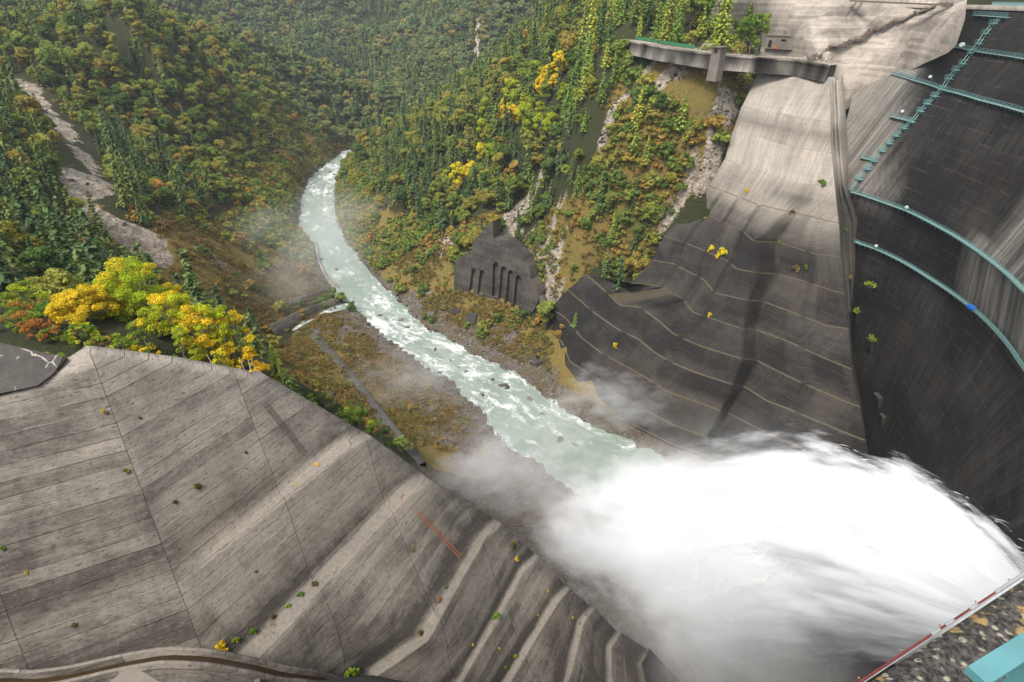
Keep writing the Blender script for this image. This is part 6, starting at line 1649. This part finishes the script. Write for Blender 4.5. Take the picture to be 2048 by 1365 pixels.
for i, (px, py, s) in enumerate(bl):
    z = -160.0
    for _ in range(4): p = PZ(px, py, z); z = zr(p[1])
    o = link("boulder", ROCKS[i % 4], None, p + (0, 0, .1), (rng.normal() * .3, rng.normal() * .3, rng.uniform(0, 6)), (s * 1.2, s, s * .8)); tag(o, "dark wet boulder breaking the river surface in the rapids", "boulder", "boulders standing in the river")
for i, (px, py, s, lb) in enumerate([(910, 625, 4.2, "large black boulder on the right bank below the arched wall"), (945, 640, 6.5, "biggest black boulder beside the white patch of rock on the right bank"), (432, 615, 1.6, "dark boulder low on the brown left slope"), (478, 640, 1.5, "dark boulder above the stone wall"), (665, 790, 2.0, "dark boulder on the grassy island"), (850, 480, 5.0, "pale outcrop boulder left of the arched wall")]):
    p = hit(px, py); o = link("boulder", ROCKS[i % 4], None, p, (.3, -.2, i), (s, s * .8, s * .75)); tag(o, lb, "boulder")
X, Y = jitter_grid(-260, 115, 60, 620, 1.55)
k = blocked(X, Y); X, Y = X[~k | (Y[~k] < 150) if False else ~k], Y[~k]
e = river_edge(X, Y); hg = H(X, Y) - zr(Y); nn_ = fbm(X, Y, 9, 3)
isl = in_poly(X, Y, Z_ISLAND); bk2 = in_poly(X, Y, Z_BANK_R); bar = in_poly(X, Y, Z_BARE_L)
den = (e > -1.5) * (e < 26) * np.exp(-np.maximum(hg, 0) / 3.0) * (.55 + .6 * nn_) * np.where(Y < 330, 1, .12)
den = np.maximum(den, (isl & (e < 30)) * (.35 + .5 * nn_)); den = np.maximum(den, bk2 * (.10 + .45 * nn_)); den = np.maximum(den, bar * (-.25 + .5 * nn_))
k = (rng.uniform(size=len(X)) < den); X, Y = X[k], Y[k]; P = np.stack([X, Y, H(X, Y)], 1); k = inframe(P); P = P[k]
for Pl, wd_ in zip(SCAR, SCARW):
    q = resample(Pl, int(60 + wd_ * 18)); q[:, :2] += rng.normal(size=(len(q), 2)) * wd_ * .45; q[:, 2] = H(q[:, 0], q[:, 1]); P = np.vstack([P, q])
print("rocks", len(P))
its = [(p + (0, 0, .05), float(np.clip(rng.lognormal(-.95, .55), .2, 1.9)), int(rng.integers(4)), (rng.normal() * .4, rng.normal() * .4, rng.uniform(0, 6.28))) for p in P]
srcR = [(o,) for m in ROCKS for o in [next(q for q in COL.objects if q.data is m)]]
gn_scatter("riverbank_rubble", srcR, its, "grey and black rubble strewn along the river banks")

# ================================================================== DETAILS ON THE LEFT ABUTMENT
BV_LA2 = bvh_of([obj_named("stepped_face")])
def on_la(px, py, off=0.0):
    p, n = hitb(BV_LA2, px, py)
    if p is None: return None, None
    return np.array(p) + np.array(n) * off, np.array(n)
# dark cracked slab in the upper left corner of the abutment
M_SLAB = NG("dark_cracked_concrete"); g = M_SLAB; pos = g.geo()
w_ = g.n("ShaderNodeVectorMath", operation='MULTIPLY_ADD'); g.t.links.new(g.noise(pos, .5, 4, .6, "Color"), w_.inputs[0]); w_.inputs[1].default_value = (2.2, 2.2, 2.2); g.t.links.new(pos, w_.inputs[2])
ed = g.voro(w_.outputs[0], .42, 'DISTANCE_TO_EDGE'); c = g.mix(g.noise(pos, .8, 8, .7), (0.020, 0.018, 0.017), (0.125, 0.112, 0.10))
cr2 = g.math('MULTIPLY', g.ramp(ed, .045, .012), g.ramp(g.noise(pos, .35, 4), .47, .56)); g.col(g.mix(cr2, c, (.34, .31, .28))); g.bump(g.noise(pos, 2, 7, .7), .6, .2); M_SLAB = g.m
slab_px = [(-160, 640), (0, 686), (70, 702), (128, 714), (108, 748), (76, 772), (0, 788), (-160, 820)]
sp3 = []
for q in slab_px:
    r = ray(*q); p = r * (K0 @ n1_) / (r @ n1_); sp3.append(p)
nn1 = n1_ + np.array([0, 0, .12]); nn1 /= np.linalg.norm(nn1); c0_ = np.array(sp3[3])
sp3 = [ray(*q) * ((c0_ @ nn1) / (ray(*q) @ nn1)) for q in slab_px]
k = len(sp3); tag(link("cracked_slab", new_mesh("cracked_slab", [p + nn1 * .12 for p in sp3] + [p - nn1 * 5 for p in sp3], [tuple(range(k)), tuple(range(k, 2 * k))[::-1]] + [(i, i + k, (i + 1) % k + k, (i + 1) % k) for i in range(k)], M_SLAB)), "dark concrete slab with white cracks at the left edge", "slab")

def ladder(name, a, b, wd_, label, mat, off=.25):
    p0, n0 = on_la(*a, off); p1, n1 = on_la(*b, off); t = p1 - p0; L = np.linalg.norm(t); t /= L; s = np.cross(t, n0); s /= np.linalg.norm(s)
    root = tag(empty(name, p1), label, "ladder"); 
    for k in (-1, 1): mb = MB(); mb.bar(p0 + s * k * wd_ / 2, p1 + s * k * wd_ / 2, .07); part_at(mb.build("rail", mat), root)
    for i in range(int(L / .42)): q = p0 + t * (.2 + i * .42); part_at(MB().bar(q - s * wd_ / 2, q + s * wd_ / 2, .05).build("rung", mat), root)
ladder("steel_ladder", (527, 808), (606, 908), .55, "long thin brown ladder lying on the upper concrete tier near the ridge", M_DKSTEEL)
ladder("steel_ladder", (802, 992), (921, 1116), .60, "rusty orange ladder lying on the lower concrete tier", M_RUST)

# drainage channel at the foot of the near abutment
CH = [(-120, 1352), (0, 1343), (60, 1350), (130, 1342), (220, 1318), (325, 1296), (420, 1302), (500, 1318), (570, 1337), (640, 1345), (690, 1362), (740, 1400)]
chp = []
for q in CH:
    p, n = on_la(*q)
    if p is None: p = PZ(q[0], q[1], -60)
    chp.append(p - np.array(ray(*q)) / np.linalg.norm(ray(*q)) * 3.0)
chp = resample(np.array(chp), 40); chp[:, 2] = np.convolve(np.pad(chp[:, 2], 4, mode='edge'), np.ones(9) / 9, 'valid')
co_ = outward(chp, 1.0)
side = np.sign((co_ * (-chp / np.linalg.norm(chp, axis=1)[:, None])).sum(1).mean()); co_ = co_ * side           # towards the camera
rows = [chp + co_ * a + (0, 0, b) for a, b in ((-.35, -3), (-.35, 0.0), (0, 0.0), (.02, -1.1), (0.95, -1.15), (1.0, -.1), (1.35, -.1), (2.1, -4))]
Vv, Ff, Uu = loft(rows); Uu[:, 1] = Vv[:, 2]
ch = tag(empty("drain_channel", chp[20]), "narrow open drain channel between pale kerbs along the bottom left", "channel")
st = np.full(len(Vv), .42); part_at(link("kerbs", new_mesh("kerbs", Vv, Ff, M_CONC, False, Uu, {"stain_shade": np.stack([st, st, st, st * 0 + 1], 1)})), ch)
M_DIRTYW = plain("brown_drain_water", (0.035, 0.022, 0.011), .25, .5, 1.2)
rows = [chp + co_ * .05 + (0, 0, -.9), chp + co_ * .94 + (0, 0, -.9)]; Vv, Ff, Uu = loft(rows); part_at(link("drain_water", new_mesh("drain_water", Vv, Ff, M_DIRTYW, False, Uu)), ch)
# panelled lower wing wall beyond the channel
pn = tag(empty("wing_panels", chp[30]), "dark panelled concrete wall with buttress ribs below the drain channel", "wall")
rows = [chp + co_ * 1.7 + (0, 0, -.35), chp + co_ * 4.2 + (0, 0, -2.6), chp + co_ * 10 + (0, 0, -9.5)]
Vv, Ff, Uu = loft(rows); st = np.full(len(Vv), .30); part_at(link("panel_face", new_mesh("panel_face", Vv, Ff, M_CONC, False, Uu, {"stain_shade": np.stack([st, st, st, st * 0 + 1], 1)})), pn)
for i in (24, 29, 34, 38):
    a = chp[i] + co_[i] * 1.75 + (0, 0, -.15); b = chp[i] + co_[i] * 4.25 + (0, 0, -2.35); c_ = chp[i] + co_[i] * 10 + (0, 0, -9.2)
    mb = MB(); mb.bar(a, b, .55, .5); mb.bar(b, c_, .55, .5); part_at(mb.build("rib", M_CONC_U), pn)
# pale block rising at the bottom edge
bp, bn = on_la(262, 1330); bp = bp * .86
r1 = [bp, PZ(214, 1368, bp[2] - .2), PZ(262, 1400, bp[2] - .3), PZ(322, 1366, bp[2] - .2)]
tag(link("concrete_block", new_mesh("concrete_block", r1 + [p + (0, 0, -6) for p in r1], [(0, 1, 2, 3), (7, 6, 5, 4), (0, 4, 5, 1), (1, 5, 6, 2), (2, 6, 7, 3), (3, 7, 4, 0)], M_CONC_U)), "pale concrete block corner at the bottom edge beside the drain channel", "block")

# weeds growing out of joints and ledges
WD = [(253, 941, .42, "G", "bright green weed tuft alone on the upper left concrete face"), (395, 972, .45, "O", "olive weed in a joint of the middle tier"), (350, 1004, .30, "O", "small olive weed below the olive joint weed"), (632, 930, .36, "Y", "yellow weed on the pale ledge near the ridge"), (597, 968, .20, "Y", "tiny yellow weed left of the pale ledge weed"),
      (492, 905, .24, "O", "small brown weed high on the upper tier"), (825, 1100, .28, "R", "orange weed on the face beside the rusty ladder"), (991, 1234, .85, "G", "largest bright green cushion on the lower right tiers"), (880, 946, .34, "R", "orange tuft at the far end of the upper ledge"), (896, 964, .34, "R", "orange tuft just below the far end of the upper ledge"),
      (1025, 1088, .75, "O", "dry grass tuft near the right ridge"), (1032, 1118, .55, "Y", "yellow weed under the dry grass tuft"), (441, 1294, .75, "Y", "bright yellow flowering clump at the lower joint of the tiers"), (702, 1342, 1.2, "G", "bushy green weed at the bottom of the weedy trench"), (650, 1352, .7, "G", "leafy weed left of the bushy green weed at the bottom"),
      (600, 1190, .5, "G", "green weed in the middle of the weedy trench"), (575, 1212, .45, "G", "green weed lower in the weedy trench"), (630, 1168, .45, "O", "olive weed higher in the weedy trench"), (545, 1232, .4, "O", "olive weed low in the weedy trench"), (505, 1262, .5, "G", "green weed near the foot of the weedy trench"), (470, 1280, .5, "G", "broad weed right of the yellow clump"),
      (890, 1175, .3, "G", "small green weed on the third tier"), (943, 1217, .24, "G", "tiny green weed on the fourth tier"), (876, 1200, .4, "R", "orange weed above the third ledge"), (840, 1265, .5, "O", "mossy weed on the third ledge"), (1075, 1230, .26, "Y", "tiny yellow weed on the fifth tier"), (1095, 1182, .3, "Y", "yellow weed at the ridge above the dark ribs"), (1145, 1236, .28, "Y", "yellow weed on top of the first rib"),
      (1030, 1312, .5, "G", "green weed between the ribs"), (1010, 1335, .45, "G", "green weed lower between the ribs"), (945, 1290, .24, "Y", "tiny yellow weed on the lower face"), (998, 1297, .22, "Y", "small yellow weed beside the ribs"), (85, 762, .55, "Y", "yellow weed at the lower edge of the dark cracked slab"), (120, 735, .6, "O", "dry brown weed at the right edge of the dark cracked slab"), (105, 750, .5, "O", "brown weed between the slab and the ridge"),
      (512, 1143, .2, "O", "tiny weed on the second tier"), (5, 1096, .34, "G", "green weed in the joint at the left edge"), (53, 1145, .22, "Y", "tiny yellow weed lower in the left joint"), (150, 1250, .3, "O", "olive weed at the bottom of the left joint"), (215, 826, .24, "O", "brown weed under the top bend"), (205, 822, .22, "Y", "tiny yellow weed under the top bend"), (280, 836, .2, "O", "tiny brown weed on the upper band")]
WM = {"G": M_GRN2, "Y": M_YEL2, "O": leaf_mat("olive_weeds", [(0, (0.10, 0.09, 0.03)), (1, (0.14, 0.12, 0.035))], .2, 1.0), "R": M_ORA2}
WMESH = {}
for kx in WM:
    r = np.random.default_rng(ord(kx)); cs = [np.array([r.normal() * .5, r.normal() * .5, abs(r.normal()) * .35 + .2]) for _ in range(9)]
    Vv, Ff = leaf_cloud(cs, [(.5, .5, .35)] * 9, 90, .16, r, .6, .2); WMESH[kx] = new_mesh("weed", Vv, Ff, WM[kx])
for (px, py, s, kx, lb) in WD:
    p, n = on_la(px, py)
    if p is None: continue
    q = Vector(n).to_track_quat('Z', 'Y').to_euler(); o = link("weed", WMESH[kx], None, p, q, s * .8); tag(o, lb, "weed", "weeds on the near abutment")
BV_RA2 = bvh_of([obj_named("stepped_abutment")]); BV_TR = bvh_of([obj_named("drainage_trough")])
WR = [(1423, 499, 1.3, "Y", "yellow bush in a joint of the far abutment, left of a pair"), (1445, 508, 1.9, "Y", "yellow green bush in a joint of the far abutment, right of a pair"), (1613, 534, .9, "G", "small green bush on the upper dark tiers"), (1595, 538, 1.1, "O", "olive patch of weeds on the upper dark tiers"), (1420, 630, .8, "Y", "small yellow weed under a dark drain hole"), (1558, 484, 1.2, "G", "green bush at the step above the dark gully"), (1585, 424, .9, "O", "olive weed on the edge of the pale concrete"), (1495, 382, .8, "Y", "yellow weed on the pale concrete edge"), (1408, 437, 1.0, "Y", "yellow tuft on the third ledge of the far abutment"), (1644, 366, 1.2, "G", "green weed at the top of the trough edge"), (1230, 690, 1.0, "Y", "yellow weed on the lower left ledge of the far abutment")]
for (px, py, s, kx, lb) in WR:
    p, n = hitb(BV_RA2, px, py)
    if p is None: continue
    tag(link("weed", WMESH[kx], None, np.array(p), Vector(n).to_track_quat('Z', 'Y').to_euler(), s * 1.2), lb, "weed", "weeds on the far abutment")
# jutting ledges with shrubs beside the trough
for i, (px, py, sx_, gr_) in enumerate([(1742, 572, 3.2, 1), (1716, 625, 2.4, 1), (1745, 680, 2.8, 1), (1762, 792, 3.2, 0), (1770, 832, 2.4, 0)]):
    p, n = hitb(BV_DAM, px, py)
    if p is None: continue
    p = np.array(p); n = np.array(n); n[2] = 0; n /= np.linalg.norm(n); az = math.atan2(n[1], n[0])
    mb = MB(); mb.box((p[0], p[1], p[2] - 1.6), (sx_ * 1.3, sx_ * 1.2, 3.4), az, 1.0); b_ = len(mb.v)
    v = mb.v; 
    for j in range(4): x, y, z = v[j]; v[j] = (x - n[0] * sx_ * .55, y - n[1] * sx_ * .55, z - 1.5)      # corbel tapers back to the face
    tag(mb.build("concrete_corbel", M_PORT), ["corbel ledge with the highest green shrub beside the trough", "second corbel ledge beside the trough", "corbel ledge with the lowest green shrub beside the trough", "bare brown corbel ledge low on the dam edge", "lowest bare corbel ledge, close above the jet"][i], "corbel", "corbel ledges beside the trough")
    if gr_: tag(link("shrub", WMESH["G"], None, p + np.array([0, 0, .15]), (0, 0, i), (2.2, 2.6, 2.0)), ["spreading green shrub on the highest corbel beside the trough", "small green shrub on the second corbel beside the trough", "spreading green shrub on the lowest planted corbel beside the trough"][i], "shrub")
for i, (px, py) in enumerate([(1668, 470), (1672, 520), (1677, 570), (1652, 395), (1690, 462), (1706, 618), (1698, 555)]):
    p, n = hitb(BV_TR, px, py)
    if p is not None: tag(link("weed", WMESH["OGYGGGO"[i]], None, np.array(p), (0, 0, i), 1.3), "weed tuft clinging to the edge of the dark trough", "weed", "weeds along the trough")

# ================================================================== PEOPLE
def person_mesh():
    bm_ = bmesh.new(); me = bpy.data.meshes.new("person"); 
    J = [((0, 0, .95), .15), ((0, 0, 1.20), .145), ((0, 0, 1.42), .15), ((0, 0, 1.52), .06), ((0, .01, 1.60), .085), ((0, .01, 1.71), .09),
         ((.10, 0, .90), .10), ((.11, .02, .50), .07), ((.11, 0, .07), .05), ((.11, .14, .04), .045), ((-.10, 0, .90), .10), ((-.12, -.02, .50), .07), ((-.12, -.04, .07), .05), ((-.12, .10, .04), .045),
         ((.21, 0, 1.40), .065), ((.27, .02, 1.13), .05), ((.26, .14, .92), .04), ((-.21, 0, 1.40), .065), ((-.27, .02, 1.13), .05), ((-.25, .12, .90), .04)]
    E = [(0, 1), (1, 2), (2, 3), (3, 4), (4, 5), (0, 6), (6, 7), (7, 8), (8, 9), (0, 10), (10, 11), (11, 12), (12, 13), (2, 14), (14, 15), (15, 16), (2, 17), (17, 18), (18, 19)]
    me.from_pydata([j[0] for j in J], E, []); o = link("tmp_person", me); md = o.modifiers.new("s", 'SKIN'); 
    for v, j in zip(me.skin_vertices[0].data, J): v.radius = (j[1], j[1] * .8)
    me.skin_vertices[0].data[0].use_root = True
    md2 = o.modifiers.new("d", 'SUBSURF'); md2.levels = 1; md2.render_levels = 1
    dg = bpy.context.evaluated_depsgraph_get(); m = bpy.data.meshes.new_from_object(o.evaluated_get(dg)); bpy.data.objects.remove(o); return m
PM0 = person_mesh(); M_SKIN = plain("skin", (.35, .2, .14), .6, .1); M_HAIR = plain("dark_hair", (.02, .015, .012), .6, .1); M_TROU = plain("dark_trousers", (.025, .028, .04), .8, .2)
JK = {n_: plain(n_ + "_jacket", c_, .8, .15) for n_, c_ in (("white", (.6, .6, .6)), ("black", (.02, .02, .022)), ("red", (.4, .05, .04)), ("blue", (.05, .10, .3)), ("beige", (.4, .33, .24)))}
def person(p, rz, jk, label):
    me = PERS.get(jk)
    if me is None:
        me = PM0.copy(); me.materials.clear()
        for m in (M_TROU, JK[jk], M_SKIN, M_HAIR): me.materials.append(m)
        for po in me.polygons:
            z = po.center.z; x = abs(po.center.x); po.material_index = 3 if z > 1.69 or (z > 1.58 and po.center.y < -.01) else (2 if z > 1.49 or (x > .2 and z < .95) else (1 if z > .93 or x > .2 else 0)); po.use_smooth = True
        PERS[jk] = me
    o = link("person", me, None, p, (0, 0, rz)); tag(o, label, "person", "visitors on the stage and staircase")
PERS = {}
PJ = ["white", "black", "beige", "blue", "white", "black", "red", "white", "black", "beige"]
stage_z = sp_[2] + .0
for i in range(8):
    p = sp_ + np.array([2, -1, 0]) + o_ * (3.4 - .5 * (i % 3)) - s_ * (5.2 - i * 1.25); 
    person(p, 2.5 + i, PJ[i], f"person in a {PJ[i]} jacket on the viewing stage, number {['one', 'two', 'three', 'four', 'five', 'six', 'seven', 'eight'][i]} from the near end")
for i, (k, t, jk, lb) in enumerate([(5, .4, "white", "person in a white jacket on the lower flight of the staircase"), (5, .6, "black", "person in a black jacket on the lower flight of the staircase"), (7, .3, "red", "person in a red jacket halfway up the staircase"), (7, .6, "blue", "person in a blue jacket halfway up the staircase"), (3, .5, "beige", "person in a beige jacket near the foot of the staircase")]):
    a, b = stp[k - 1], stp[k]; person(a + (b - a) * t + (0, 0, .1), i, jk, lb)
